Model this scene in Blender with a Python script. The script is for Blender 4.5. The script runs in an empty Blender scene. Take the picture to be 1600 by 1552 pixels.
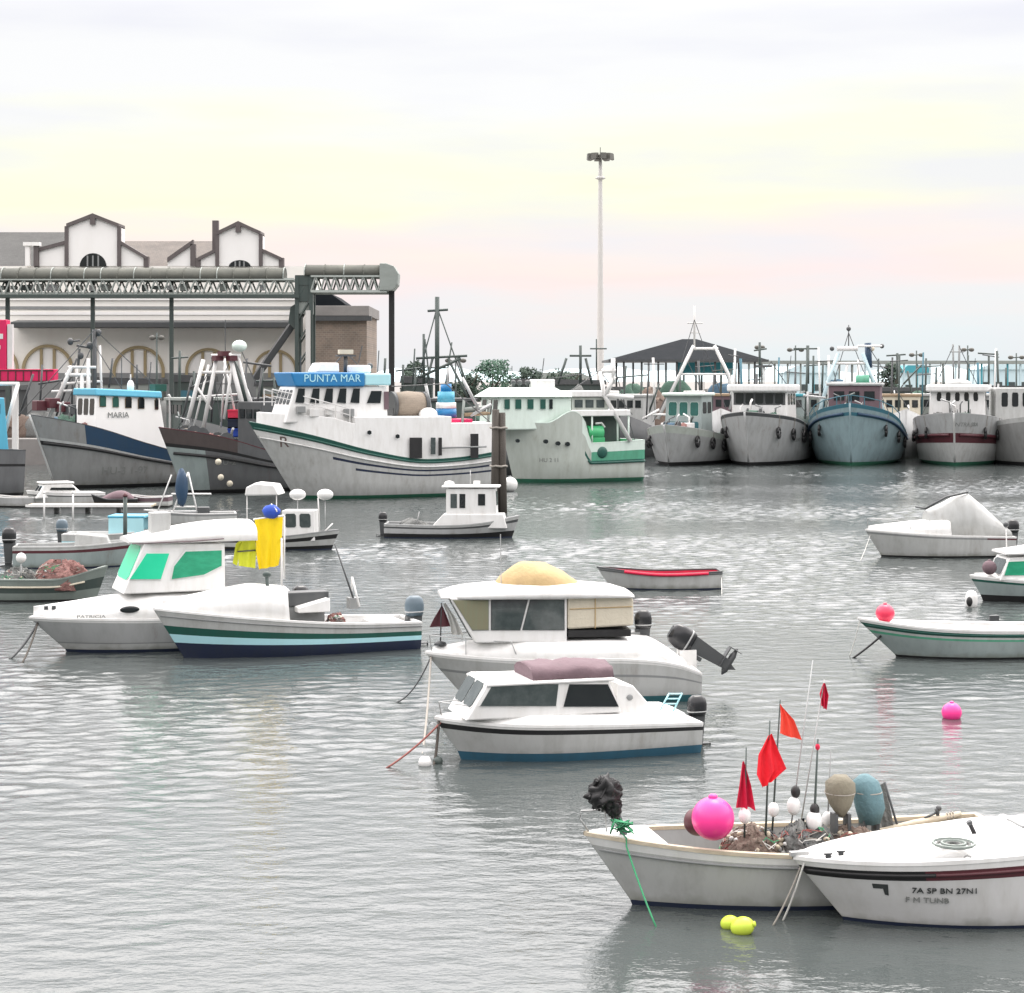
import bpy, bmesh, math, random
from mathutils import Vector, Matrix, noise
rnd = random.Random(7)
PI = math.pi
scene = bpy.context.scene
COL = scene.collection

# ------------------------------------------------------------------ camera
FPX, CAMH, HORY, CX = 3000.0, 7.5, 590.0, 800.0     # focal length in photo pixels, eye height, horizon row, centre column
cam_d = bpy.data.cameras.new('camera')
cam = bpy.data.objects.new('camera', cam_d)
COL.objects.link(cam)
cam.location = (0, 0, CAMH)
cam.rotation_euler = (PI / 2, 0, 0)
cam_d.sensor_fit = 'HORIZONTAL'
cam_d.sensor_width = 36
cam_d.lens = 36 * FPX / 1600
cam_d.shift_y = -(776 - HORY) / 1600
cam_d.clip_start = 0.5
cam_d.clip_end = 12000
scene.camera = cam


def at(px, py):
    """point on the water plane seen at a photo pixel"""
    y = CAMH * FPX / (py - HORY)
    return Vector(((px - CX) / FPX * y, y, 0))


def P(px, py, Y):
    """point at depth Y seen at a photo pixel"""
    return Vector(((px - CX) / FPX * Y, Y, CAMH - (py - HORY) / FPX * Y))


# ------------------------------------------------------------------ materials
def lin(c):
    return tuple((x / 12.92 if x <= .04045 else ((x + .055) / 1.055) ** 2.4) for x in c)


def paint(name, col, rough=.45, dirt=.25, dcol=(.12, .10, .08), scale=(1.5, 1.5, .35), metal=0, rust=0, bump=0, spec=.5, weed=0):
    m = bpy.data.materials.new(name)
    m.use_nodes = True
    nt = m.node_tree
    b = nt.nodes['Principled BSDF']
    b.inputs['Roughness'].default_value = rough
    b.inputs['Metallic'].default_value = metal
    b.inputs['Specular IOR Level'].default_value = spec
    tc = nt.nodes.new('ShaderNodeTexCoord')
    mp = nt.nodes.new('ShaderNodeMapping')
    mp.inputs['Scale'].default_value = scale
    nt.links.new(tc.outputs['Object'], mp.inputs['Vector'])
    n = nt.nodes.new('ShaderNodeTexNoise')
    n.inputs['Scale'].default_value = 2.2
    n.inputs['Detail'].default_value = 6
    n.inputs['Roughness'].default_value = .65
    nt.links.new(mp.outputs[0], n.inputs['Vector'])
    r = nt.nodes.new('ShaderNodeMapRange')
    r.inputs['From Min'].default_value = .42
    r.inputs['From Max'].default_value = .78
    r.inputs['To Max'].default_value = dirt
    nt.links.new(n.outputs['Fac'], r.inputs['Value'])
    mx = nt.nodes.new('ShaderNodeMix')
    mx.data_type = 'RGBA'
    mx.inputs['A'].default_value = (*col, 1)
    mx.inputs['B'].default_value = (*dcol, 1)
    nt.links.new(r.outputs[0], mx.inputs['Factor'])
    out = mx.outputs['Result']
    if rust:
        n2 = nt.nodes.new('ShaderNodeTexNoise')
        n2.inputs['Scale'].default_value = 1.1
        n2.inputs['Detail'].default_value = 8
        n2.inputs['Roughness'].default_value = .75
        nt.links.new(mp.outputs[0], n2.inputs['Vector'])
        r2 = nt.nodes.new('ShaderNodeMapRange')
        r2.inputs['From Min'].default_value = .58
        r2.inputs['From Max'].default_value = .72
        r2.inputs['To Max'].default_value = rust
        nt.links.new(n2.outputs['Fac'], r2.inputs['Value'])
        m2 = nt.nodes.new('ShaderNodeMix')
        m2.data_type = 'RGBA'
        m2.inputs['B'].default_value = (.16, .085, .045, 1)
        nt.links.new(out, m2.inputs['A'])
        nt.links.new(r2.outputs[0], m2.inputs['Factor'])
        out = m2.outputs['Result']
    if weed:                                   # brown-green growth and scum just above the waterline
        sz = nt.nodes.new('ShaderNodeSeparateXYZ')
        nt.links.new(tc.outputs['Object'], sz.inputs[0])
        n4 = nt.nodes.new('ShaderNodeTexNoise')
        n4.inputs['Scale'].default_value = 3.5
        n4.inputs['Detail'].default_value = 6
        nt.links.new(tc.outputs['Object'], n4.inputs['Vector'])
        ad = nt.nodes.new('ShaderNodeMath')
        ad.operation = 'MULTIPLY_ADD'
        ad.inputs[1].default_value = weed * 1.6
        nt.links.new(n4.outputs['Fac'], ad.inputs[0])
        mu = nt.nodes.new('ShaderNodeMath')
        mu.operation = 'MULTIPLY'
        mu.inputs[1].default_value = -1
        nt.links.new(sz.outputs['Z'], mu.inputs[0])
        nt.links.new(mu.outputs[0], ad.inputs[2])
        r4 = nt.nodes.new('ShaderNodeMapRange')
        r4.inputs['From Min'].default_value = -weed * .1
        r4.inputs['From Max'].default_value = weed
        r4.inputs['To Max'].default_value = .75
        nt.links.new(ad.outputs[0], r4.inputs[0])
        m4 = nt.nodes.new('ShaderNodeMix')
        m4.data_type = 'RGBA'
        m4.inputs['B'].default_value = (.11, .115, .07, 1)
        nt.links.new(out, m4.inputs['A'])
        nt.links.new(r4.outputs[0], m4.inputs['Factor'])
        out = m4.outputs['Result']
    nt.links.new(out, b.inputs['Base Color'])
    if bump:
        n3 = nt.nodes.new('ShaderNodeTexNoise')
        n3.inputs['Scale'].default_value = 14
        n3.inputs['Detail'].default_value = 4
        nt.links.new(tc.outputs['Object'], n3.inputs['Vector'])
        bp = nt.nodes.new('ShaderNodeBump')
        bp.inputs['Strength'].default_value = bump
        bp.inputs['Distance'].default_value = .05
        nt.links.new(n3.outputs['Fac'], bp.inputs['Height'])
        nt.links.new(bp.outputs[0], b.inputs['Normal'])
    return m


M = {}
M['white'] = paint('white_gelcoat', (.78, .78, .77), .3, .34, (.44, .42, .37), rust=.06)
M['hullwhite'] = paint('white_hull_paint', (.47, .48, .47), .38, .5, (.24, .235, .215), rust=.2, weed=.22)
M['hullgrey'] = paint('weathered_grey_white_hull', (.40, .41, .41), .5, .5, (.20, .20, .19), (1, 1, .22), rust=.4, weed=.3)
M['hulldark'] = paint('dull_grey_hull', (.27, .275, .27), .55, .5, (.13, .13, .125), (1, 1, .22), rust=.5, weed=.5)
M['hullteal'] = paint('grey_teal_hull', (.30, .355, .35), .5, .5, (.16, .19, .18), (1, 1, .25), rust=.35, weed=.2)
M['hullblue'] = paint('pale_blue_hull', (.245, .34, .365), .5, .6, (.14, .18, .19), (1, 1, .25), rust=.4, weed=.5)
M['hullslate'] = paint('dark_slate_hull', (.13, .135, .14), .55, .5, (.07, .07, .07), (1, 1, .22), rust=.5, weed=.4)
M['rednbrown'] = paint('red_brown_bulwark', (.085, .068, .066), .6, .5, (.05, .04, .04), (1, 1, .3))
M['gelcoat'] = paint('worn_white_gelcoat', (.60, .60, .595), .32, .45, (.36, .35, .31), (1.2, 1.2, .3), rust=.1, weed=.16)
M['greenwhite'] = paint('pale_mint_paint', (.66, .76, .70), .4, .3, (.36, .42, .36), rust=.1)
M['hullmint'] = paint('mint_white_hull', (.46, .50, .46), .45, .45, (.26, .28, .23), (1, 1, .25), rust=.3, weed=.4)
M['green'] = paint('bright_green_paint', (.06, .42, .17), .4, .3, (.03, .18, .09))
M['dkgreen'] = paint('dark_green_paint', (.012, .085, .065), .35, .3, (.03, .04, .03))
M['midgreen'] = paint('harbour_green_paint', (.09, .34, .22), .45, .4, (.05, .12, .08))
M['navy'] = paint('navy_antifouling', (.012, .02, .05), .6, .4, (.03, .035, .03))
M['bluebot'] = paint('blue_antifouling', (.03, .11, .17), .6, .4, (.03, .05, .05))
M['tealbot'] = paint('teal_antifouling', (.025, .12, .14), .6, .4, (.03, .06, .05))
M['greenbot'] = paint('green_antifouling', (.02, .12, .07), .6, .4, (.03, .05, .03))
M['black'] = paint('black_rubber', (.012, .012, .013), .5, .3, (.04, .04, .04))
M['blackgloss'] = paint('black_cowling', (.015, .016, .018), .25, .3, (.05, .05, .05))
M['maroon'] = paint('maroon_paint', (.09, .02, .028), .45, .4, (.05, .03, .03))
M['mauve'] = paint('faded_mauve_canvas', (.15, .10, .115), .85, .5, (.10, .07, .08), bump=.3)
M['blue'] = paint('bright_blue_paint', (.02, .20, .46), .4, .3, (.05, .16, .28))
M['cyan'] = paint('sky_blue_paint', (.09, .40, .56), .4, .3, (.09, .25, .32))
M['ltcyan'] = paint('pale_cyan_paint', (.42, .72, .78), .5, .2, (.3, .5, .52))
M['dkblue'] = paint('dark_blue_paint', (.02, .055, .11), .5, .4, (.04, .06, .07))
M['steelblue'] = paint('blue_grey_rim_paint', (.04, .15, .20), .5, .4, (.05, .08, .09))
M['yellow'] = paint('yellow_oilcloth', (.85, .62, .0), .55, .35, (.62, .38, .0), bump=.3)
M['lime'] = paint('yellow_green_oilcloth', (.62, .66, .03), .6, .35, (.4, .42, .05), bump=.3)
M['floatlime'] = paint('lime_float_plastic', (.58, .72, .06), .4, .3, (.35, .42, .08))
M['royal'] = paint('royal_blue_cloth', (.02, .07, .42), .7, .3, (.02, .05, .2), bump=.3)
M['pink'] = paint('fluorescent_pink_vinyl', (.95, .05, .30), .35, .2, (.7, .03, .2))
M['redfloat'] = paint('coral_red_vinyl', (.80, .04, .10), .35, .25, (.5, .03, .08))
M['magenta'] = paint('magenta_painted_steel', (.62, .012, .10), .45, .3, (.35, .02, .08))
M['crimson'] = paint('crimson_cloth', (.55, .008, .05), .75, .4, (.34, .01, .04), bump=.3)
M['red'] = paint('red_cloth', (.80, .010, .025), .7, .35, (.5, .008, .02), bump=.3)
M['orange'] = paint('orange_red_cloth', (.85, .07, .04), .7, .3, (.62, .05, .03), bump=.3)
M['wood'] = paint('weathered_wood', (.30, .22, .14), .75, .6, (.14, .10, .07), (.4, 6, 6), bump=.3)
M['palewood'] = paint('bleached_wood', (.50, .44, .34), .75, .6, (.28, .22, .15), (.4, 6, 6), bump=.2)
M['pile'] = paint('wet_timber', (.075, .065, .055), .8, .6, (.03, .03, .028), (6, 6, .3), bump=.5)
M['khaki'] = paint('khaki_canvas', (.17, .155, .115), .85, .4, (.15, .13, .10), bump=.4)
M['tealcloth'] = paint('faded_teal_tarpaulin', (.095, .18, .205), .75, .5, (.07, .12, .13), bump=.4)
M['cream'] = paint('cream_canvas', (.62, .57, .46), .8, .35, (.45, .40, .31), bump=.3)
M['tan'] = paint('tan_canvas', (.47, .34, .17), .8, .5, (.33, .22, .12), bump=.3)
M['olive'] = paint('olive_curtain', (.19, .20, .13), .8, .5, (.22, .15, .09), (5, 5, .4))
M['glass'] = paint('dark_window_glass', (.012, .016, .018), .08, .2, (.03, .035, .035))
M['glassteal'] = paint('teal_window_glass', (.03, .11, .095), .12, .4, (.05, .2, .17), (2, 2, 2))
M['glassgrey'] = paint('grey_window_glass', (.05, .065, .065), .08, .5, (.13, .15, .15), (2, 2, 2))
M['glassgreen'] = paint('green_tinted_glass', (.015, .60, .32), .3, .25, (.06, .72, .46), (.8, .8, .8))
M['glassgreen2'] = paint('dark_green_tinted_glass', (.02, .28, .15), .15, .6, (.05, .48, .28), (1, 1, 3))
M['grey'] = paint('grey_paint', (.25, .26, .26), .5, .4, (.15, .15, .15))
M['dkgrey'] = paint('dark_grey_paint', (.06, .065, .068), .5, .4, (.1, .1, .1))
M['bluegrey'] = paint('blue_grey_cowling', (.10, .14, .17), .4, .3, (.08, .1, .12))
M['steel'] = paint('galvanised_steel', (.42, .43, .43), .45, .4, (.25, .24, .22), metal=.3)
M['whitesteel'] = paint('white_painted_steel', (.70, .70, .69), .4, .35, (.38, .33, .28), rust=.12)
M['rope'] = paint('grey_rope', (.30, .28, .25), .9, .4, (.18, .16, .14))
M['whiterope'] = paint('pale_rope', (.60, .60, .57), .9, .3, (.4, .38, .34))
M['greenrope'] = paint('green_rope', (.05, .30, .14), .85, .4, (.08, .2, .12))
M['redrope'] = paint('faded_red_rope', (.26, .09, .08), .9, .4, (.3, .16, .13))
M['net'] = paint('brown_fishing_net', (.15, .11, .09), .95, .7, (.26, .22, .18), (5, 5, 5), bump=1)
M['greennet'] = paint('green_fishing_net', (.05, .10, .075), .95, .7, (.10, .17, .13), (5, 5, 5), bump=1)
M['rednet'] = paint('reddish_fishing_net', (.24, .12, .11), .95, .7, (.14, .10, .08), (5, 5, 5), bump=1)
M['greynet'] = paint('grey_fishing_net', (.16, .165, .16), .95, .7, (.07, .075, .07), (5, 5, 5), bump=1)
M['bluenet'] = paint('blue_fishing_net', (.05, .10, .15), .95, .7, (.09, .14, .17), (5, 5, 5), bump=1)
M['hose'] = paint('brown_net_drum_wrap', (.30, .25, .20), .9, .6, (.18, .15, .12), (.5, 6, 6), bump=.6)
M['fibre'] = paint('grey_green_fibreglass', (.20, .235, .215), .5, .4, (.12, .13, .12))
M['plaster'] = paint('whitewashed_plaster', (.88, .87, .85), .85, .25, (.66, .64, .6), (.25, .25, .08), bump=.1)
M['plasterwarm'] = paint('cream_plaster', (.88, .86, .81), .85, .25, (.70, .66, .6), (.25, .25, .08), bump=.1)
M['coping'] = paint('dark_stone_coping', (.11, .095, .095), .8, .4, (.18, .16, .15))
M['ochre'] = paint('ochre_stone_trim', (.36, .29, .17), .8, .4, (.26, .22, .14))
M['greenmetal'] = paint('grey_green_sheet_metal', (.28, .31, .29), .6, .5, (.16, .18, .16), (.3, .3, .6))
M['olivemetal'] = paint('grey_olive_sheet_roof', (.10, .104, .09), .85, .5, (.18, .18, .15), (.4, .4, .4))
M['dkgreenmetal'] = paint('dark_green_steel', (.045, .065, .06), .5, .5, (.09, .1, .09))
M['slate'] = paint('dark_slate_roof', (.012, .015, .018), .9, .4, (.025, .026, .03), (.5, .5, .5), spec=.1)
M['concrete'] = paint('quay_concrete', (.26, .25, .24), .9, .5, (.14, .135, .13), (.3, .3, .3), bump=.2, spec=.05)
M['paleblue'] = paint('pale_blue_sheet', (.52, .66, .70), .6, .3, (.36, .52, .58), (.6, .6, .2))
M['farshore'] = paint('haze_tinted_shore', (.58, .70, .73), .95, .3, (.48, .60, .63), (.01, .01, .05), spec=.05)  # distance haze is put into this pale blue-green colour
M['tealsheet'] = paint('teal_sheet', (.05, .30, .36), .6, .3, (.05, .2, .25), (.6, .6, .3))
M['lamp'] = paint('grey_lamp_housing', (.10, .10, .09), .5, .3, (.2, .18, .14))
M['palepole'] = paint('pale_galvanised_pole', (.58, .57, .55), .5, .25, (.42, .4, .38))
M['text'] = paint('dark_lettering', (.03, .035, .035), .5, .3, (.10, .11, .11))
M['faint'] = paint('faded_lettering', (.20, .21, .20), .6, .3, (.3, .3, .3))
M['brownmark'] = paint('brown_bow_lettering', (.14, .10, .09), .6, .4, (.25, .22, .2))
M['palewrite'] = paint('pale_blue_lettering', (.45, .78, .86), .5, .1, (.3, .6, .7))


def brick_mat(name, c1, c2, mortar, scale=1.0, sq=False):
    m = bpy.data.materials.new(name)
    m.use_nodes = True
    nt = m.node_tree
    b = nt.nodes['Principled BSDF']
    b.inputs['Roughness'].default_value = .85
    tc = nt.nodes.new('ShaderNodeTexCoord')
    sx = nt.nodes.new('ShaderNodeSeparateXYZ')
    cb = nt.nodes.new('ShaderNodeCombineXYZ')
    nt.links.new(tc.outputs['Object'], sx.inputs[0])
    nt.links.new(sx.outputs['X'], cb.inputs['X'])
    nt.links.new(sx.outputs['Z'], cb.inputs['Y'])
    br = nt.nodes.new('ShaderNodeTexBrick')
    br.inputs['Scale'].default_value = scale
    br.inputs['Color1'].default_value = (*c1, 1)
    br.inputs['Color2'].default_value = (*c2, 1)
    br.inputs['Mortar'].default_value = (*mortar, 1)
    if sq:
        br.offset = 0
    nt.links.new(cb.outputs[0], br.inputs['Vector'])
    n = nt.nodes.new('ShaderNodeTexNoise')
    n.inputs['Scale'].default_value = .5
    n.inputs['Detail'].default_value = 6
    nt.links.new(tc.outputs['Object'], n.inputs['Vector'])
    mx = nt.nodes.new('ShaderNodeMix')
    mx.data_type = 'RGBA'
    mx.blend_type = 'OVERLAY'
    mx.inputs['Factor'].default_value = .5
    nt.links.new(br.outputs['Color'], mx.inputs['A'])
    nt.links.new(n.outputs['Fac'], mx.inputs['B'])
    hs = nt.nodes.new('ShaderNodeHueSaturation')
    hs.inputs['Saturation'].default_value = .8
    nt.links.new(mx.outputs['Result'], hs.inputs['Color'])
    nt.links.new(hs.outputs[0], b.inputs['Base Color'])
    return m


M['brick'] = brick_mat('brown_brickwork', (.24, .175, .125), (.19, .145, .11), (.28, .24, .2), 1.2)
M['tilegrey'] = brick_mat('grey_roof_tiles', (.055, .057, .052), (.042, .042, .04), (.03, .03, .03), 2.2)
M['tiletan'] = brick_mat('tan_roof_tiles', (.125, .10, .08), (.095, .08, .066), (.06, .05, .045), 2.2)


# ------------------------------------------------------------------ mesh builder
SPLIT = {'mast_pole', 'corner_pilaster', 'porthole', 'canopy_side', 'rope_band', 'drum_flange', 'canopy_post', 'masthead_lamp', 'bow_light', 'bow_bollard', 'bow_winch', 'bow_cleat', 'roof_gear',
         'corner_pinnacle', 'engine_bracket', 'window', 'rigging_pole', 'engine_box', 'drum_stand', 'pile_timber', 'gallows_leg', 'stern_gantry', 'deck_house', 'white_cushion', 'stern_post'}


class MB:
    def __init__(s):
        s.v, s.f, s.m, s.sm = [], [], [], []

    def add(s, vs, fs, mat, smooth=False):
        o = len(s.v)
        s.v += [tuple(v) for v in vs]
        for f in fs:
            s.f.append([i + o for i in f])
            s.m.append(mat)
            s.sm.append(smooth)
        return s

    def hexa(s, p, mat):
        """8 points: bottom ring then top ring"""
        return s.add(p, [(3, 2, 1, 0), (4, 5, 6, 7), (0, 1, 5, 4), (1, 2, 6, 5), (2, 3, 7, 6), (3, 0, 4, 7)], mat)

    def box(s, c, d, mat, R=None):
        p = []
        for z in (-.5, .5):
            for x, y in ((-.5, -.5), (.5, -.5), (.5, .5), (-.5, .5)):
                q = Vector((x * d[0], y * d[1], z * d[2]))
                if R is not None:
                    q = R @ q
                p.append(q + Vector(c))
        return s.hexa(p, mat)

    def loft(s, rings, mat, closed=True, caps=True, smooth=True):
        n = len(rings[0])
        vs = [v for r in rings for v in r]
        fs = []
        for i in range(len(rings) - 1):
            for j in range(n if closed else n - 1):
                k = (j + 1) % n
                fs.append((i * n + j, i * n + k, (i + 1) * n + k, (i + 1) * n + j))
        s.add(vs, fs, mat, smooth)
        if caps and closed:
            s.add(rings[0], [tuple(range(n))[::-1]], mat)
            s.add(rings[-1], [tuple(range(n))], mat)
        return s

    def tube(s, pts, r, mat, n=6, flat=1.0):
        pts = [Vector(p) for p in pts]
        rings = []
        for i, p in enumerate(pts):
            a = pts[max(i - 1, 0)]
            b = pts[min(i + 1, len(pts) - 1)]
            d = (b - a).normalized()
            u = d.cross(Vector((0, 0, 1)))
            if u.length < 1e-3:
                u = Vector((1, 0, 0))
            u.normalize()
            w = d.cross(u)
            rr = r[i] if isinstance(r, (list, tuple)) else r
            rings.append([p + u * math.cos(k * 2 * PI / n + .4) * rr + w * math.sin(k * 2 * PI / n + .4) * rr * flat for k in range(n)])
        return s.loft(rings, mat, smooth=n > 5)

    def lathe(s, prof, mat, c=(0, 0, 0), n=16, R=None):
        rings = []
        for r, z in prof:
            ring = []
            for k in range(n):
                q = Vector((r * math.cos(2 * PI * k / n), r * math.sin(2 * PI * k / n), z))
                if R is not None:
                    q = R @ q
                ring.append(q + Vector(c))
            rings.append(ring)
        return s.loft(rings, mat)

    def ball(s, c, r, mat, n=16, m=10, bump=0, R=None):
        if not isinstance(r, (tuple, list)):
            r = (r, r, r)
        rings = []
        for i in range(m + 1):
            a = -PI / 2 + PI * i / m
            ring = []
            for k in range(n):
                j = 1 + bump * rnd.uniform(-1, 1)
                ca = max(math.cos(a), .02)
                q = Vector((r[0] * ca * math.cos(2 * PI * k / n) * j, r[1] * ca * math.sin(2 * PI * k / n) * j, r[2] * math.sin(a) * j))
                if R is not None:
                    q = R @ q
                ring.append(q + Vector(c))
            rings.append(ring)
        return s.loft(rings, mat)

    def lump(s, c, r, mat, amp=.2, freq=3.0, n=40, m=26, R=None, seed=0):
        """crumpled closed body"""
        rings = []
        for i in range(m + 1):
            a = -PI / 2 + PI * i / m
            ring = []
            for k in range(n):
                ca = max(math.cos(a), .01)
                d = Vector((ca * math.cos(2 * PI * k / n), ca * math.sin(2 * PI * k / n), math.sin(a)))
                j = 1 + amp * (noise.noise(d * freq + Vector((seed, 2.1, .7))) + .5 * noise.noise(d * freq * 2.7 + Vector((seed, 7, 1))))
                q = Vector((d.x * r[0] * j, d.y * r[1] * j, d.z * r[2] * j))
                if R is not None:
                    q = R @ q
                ring.append(q + Vector(c))
            rings.append(ring)
        return s.loft(rings, mat)

    def crumple(s, amp, freq, seed=0):
        """push every vertex by noise so that cloth does not look turned on a lathe"""
        s.v = [tuple(Vector(v) + noise.noise_vector(Vector(v) * freq + Vector((seed, 0, 0))) * amp) for v in s.v]
        return s

    def prism(s, poly, vec, mat, smooth=False):
        n = len(poly)
        vec = Vector(vec)
        a = [Vector(p) for p in poly]
        b = [p + vec for p in a]
        fs = [tuple(range(n))[::-1], tuple(range(n, 2 * n))]
        s.add(a + b, fs, mat)
        s.add(a + b, [(i, (i + 1) % n, n + (i + 1) % n, n + i) for i in range(n)], mat, smooth)
        return s

    def islands(s):
        par = {}

        def find(a):
            while par[a] != a:
                par[a] = par[par[a]]
                a = par[a]
            return a
        keys = [tuple(round(c, 4) for c in v) for v in s.v]
        for k in keys:
            par.setdefault(k, k)
        for f in s.f:
            for i in f[1:]:
                a, b = find(keys[f[0]]), find(keys[i])
                if a != b:
                    par[a] = b
        out = {}
        for f, m, sm in zip(s.f, s.m, s.sm):
            r = find(keys[f[0]])
            o = out.setdefault(r, (MB(), {}))
            g = []
            for i in f:
                if i not in o[1]:
                    o[1][i] = len(o[0].v)
                    o[0].v.append(s.v[i])
                g.append(o[1][i])
            o[0].f.append(g)
            o[0].m.append(m)
            o[0].sm.append(sm)
        return [o[0] for o in out.values()]

    def build(s, name, parent=None, bevel=0, label=None, loc=None):
        if name in SPLIT and parent is not None:       # every separate piece becomes a part of its own
            r = None
            for i in s.islands():
                o = i.build1(name, parent, bevel, label, loc)
                r = r or o
            return r
        return s.build1(name, parent, bevel, label, loc)

    def build1(s, name, parent=None, bevel=0, label=None, loc=None):
        me = bpy.data.meshes.new(name)
        me.from_pydata(s.v, [], s.f)
        slots = []
        for m in s.m:
            if m not in slots:
                slots.append(m)
        for m in slots:
            me.materials.append(M[m])
        for i, p in enumerate(me.polygons):
            p.material_index = slots.index(s.m[i])
            p.use_smooth = s.sm[i]
        bm = bmesh.new()
        bm.from_mesh(me)
        bmesh.ops.remove_doubles(bm, verts=bm.verts, dist=1e-5)
        bmesh.ops.recalc_face_normals(bm, faces=bm.faces)
        bm.to_mesh(me)
        bm.free()
        o = bpy.data.objects.new(name, me)
        COL.objects.link(o)
        if parent is not None:
            o.parent = parent
        if loc is not None:
            o.location = loc
        if bevel:
            b = o.modifiers.new('bevel', 'BEVEL')
            b.width = bevel
            b.segments = 2
            b.limit_method = 'ANGLE'
            b.angle_limit = math.radians(40)
        if label:
            o['label'] = label
        return o


def tag(o, label=None, cat=None, group=None, kind=None):
    if label:
        o['label'] = label
    if cat:
        o['category'] = cat
    if group:
        o['group'] = group
    if kind:
        o['kind'] = kind
    return o


def empty(name, loc, label, cat, group=None, rz=0):
    o = bpy.data.objects.new(name, None)
    COL.objects.link(o)
    o.location = loc
    o.rotation_euler = (0, 0, rz)
    o.empty_display_size = .3
    return tag(o, label, cat, group)


def text_mesh(name, body, size, mat, parent, origin, xdir, zdir, depth=.006, sx=1):
    """lettering as thin raised mesh; xdir = reading direction, zdir = up"""
    cu = bpy.data.curves.new(name, 'FONT')
    cu.body = body
    cu.size = size
    cu.extrude = depth
    cu.resolution_u = 3
    t = bpy.data.objects.new(name, cu)
    COL.objects.link(t)
    dg = bpy.context.evaluated_depsgraph_get()
    me = bpy.data.meshes.new_from_object(t.evaluated_get(dg))
    bpy.data.objects.remove(t)
    x = Vector(xdir).normalized()
    z = Vector(zdir).normalized()
    n = x.cross(z).normalized()
    z = n.cross(x)
    R = Matrix((x * sx, z, n)).transposed()
    for v in me.vertices:
        v.co = R @ v.co + Vector(origin)
    me.materials.clear()
    me.materials.append(M[mat])
    o = bpy.data.objects.new(name, me)
    COL.objects.link(o)
    o.parent = parent
    return o


def hermite(pts):
    ts = [p[0] for p in pts]
    zs = [p[1] for p in pts]
    n = len(pts)
    sl = [(zs[i + 1] - zs[i]) / (ts[i + 1] - ts[i]) for i in range(n - 1)]
    mm = [sl[0]] + [0 if sl[i - 1] * sl[i] <= 0 else (sl[i - 1] + sl[i]) / 2 for i in range(1, n - 1)] + [sl[-1]]

    def f(t):
        t = min(max(t, ts[0]), ts[-1])
        i = 0
        while i < n - 2 and t > ts[i + 1]:
            i += 1
        h = ts[i + 1] - ts[i]
        u = (t - ts[i]) / h
        return ((2 * u ** 3 - 3 * u * u + 1) * zs[i] + (u ** 3 - 2 * u * u + u) * h * mm[i]
                + (-2 * u ** 3 + 3 * u * u) * zs[i + 1] + (u ** 3 - u * u) * h * mm[i + 1])
    return f


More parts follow.
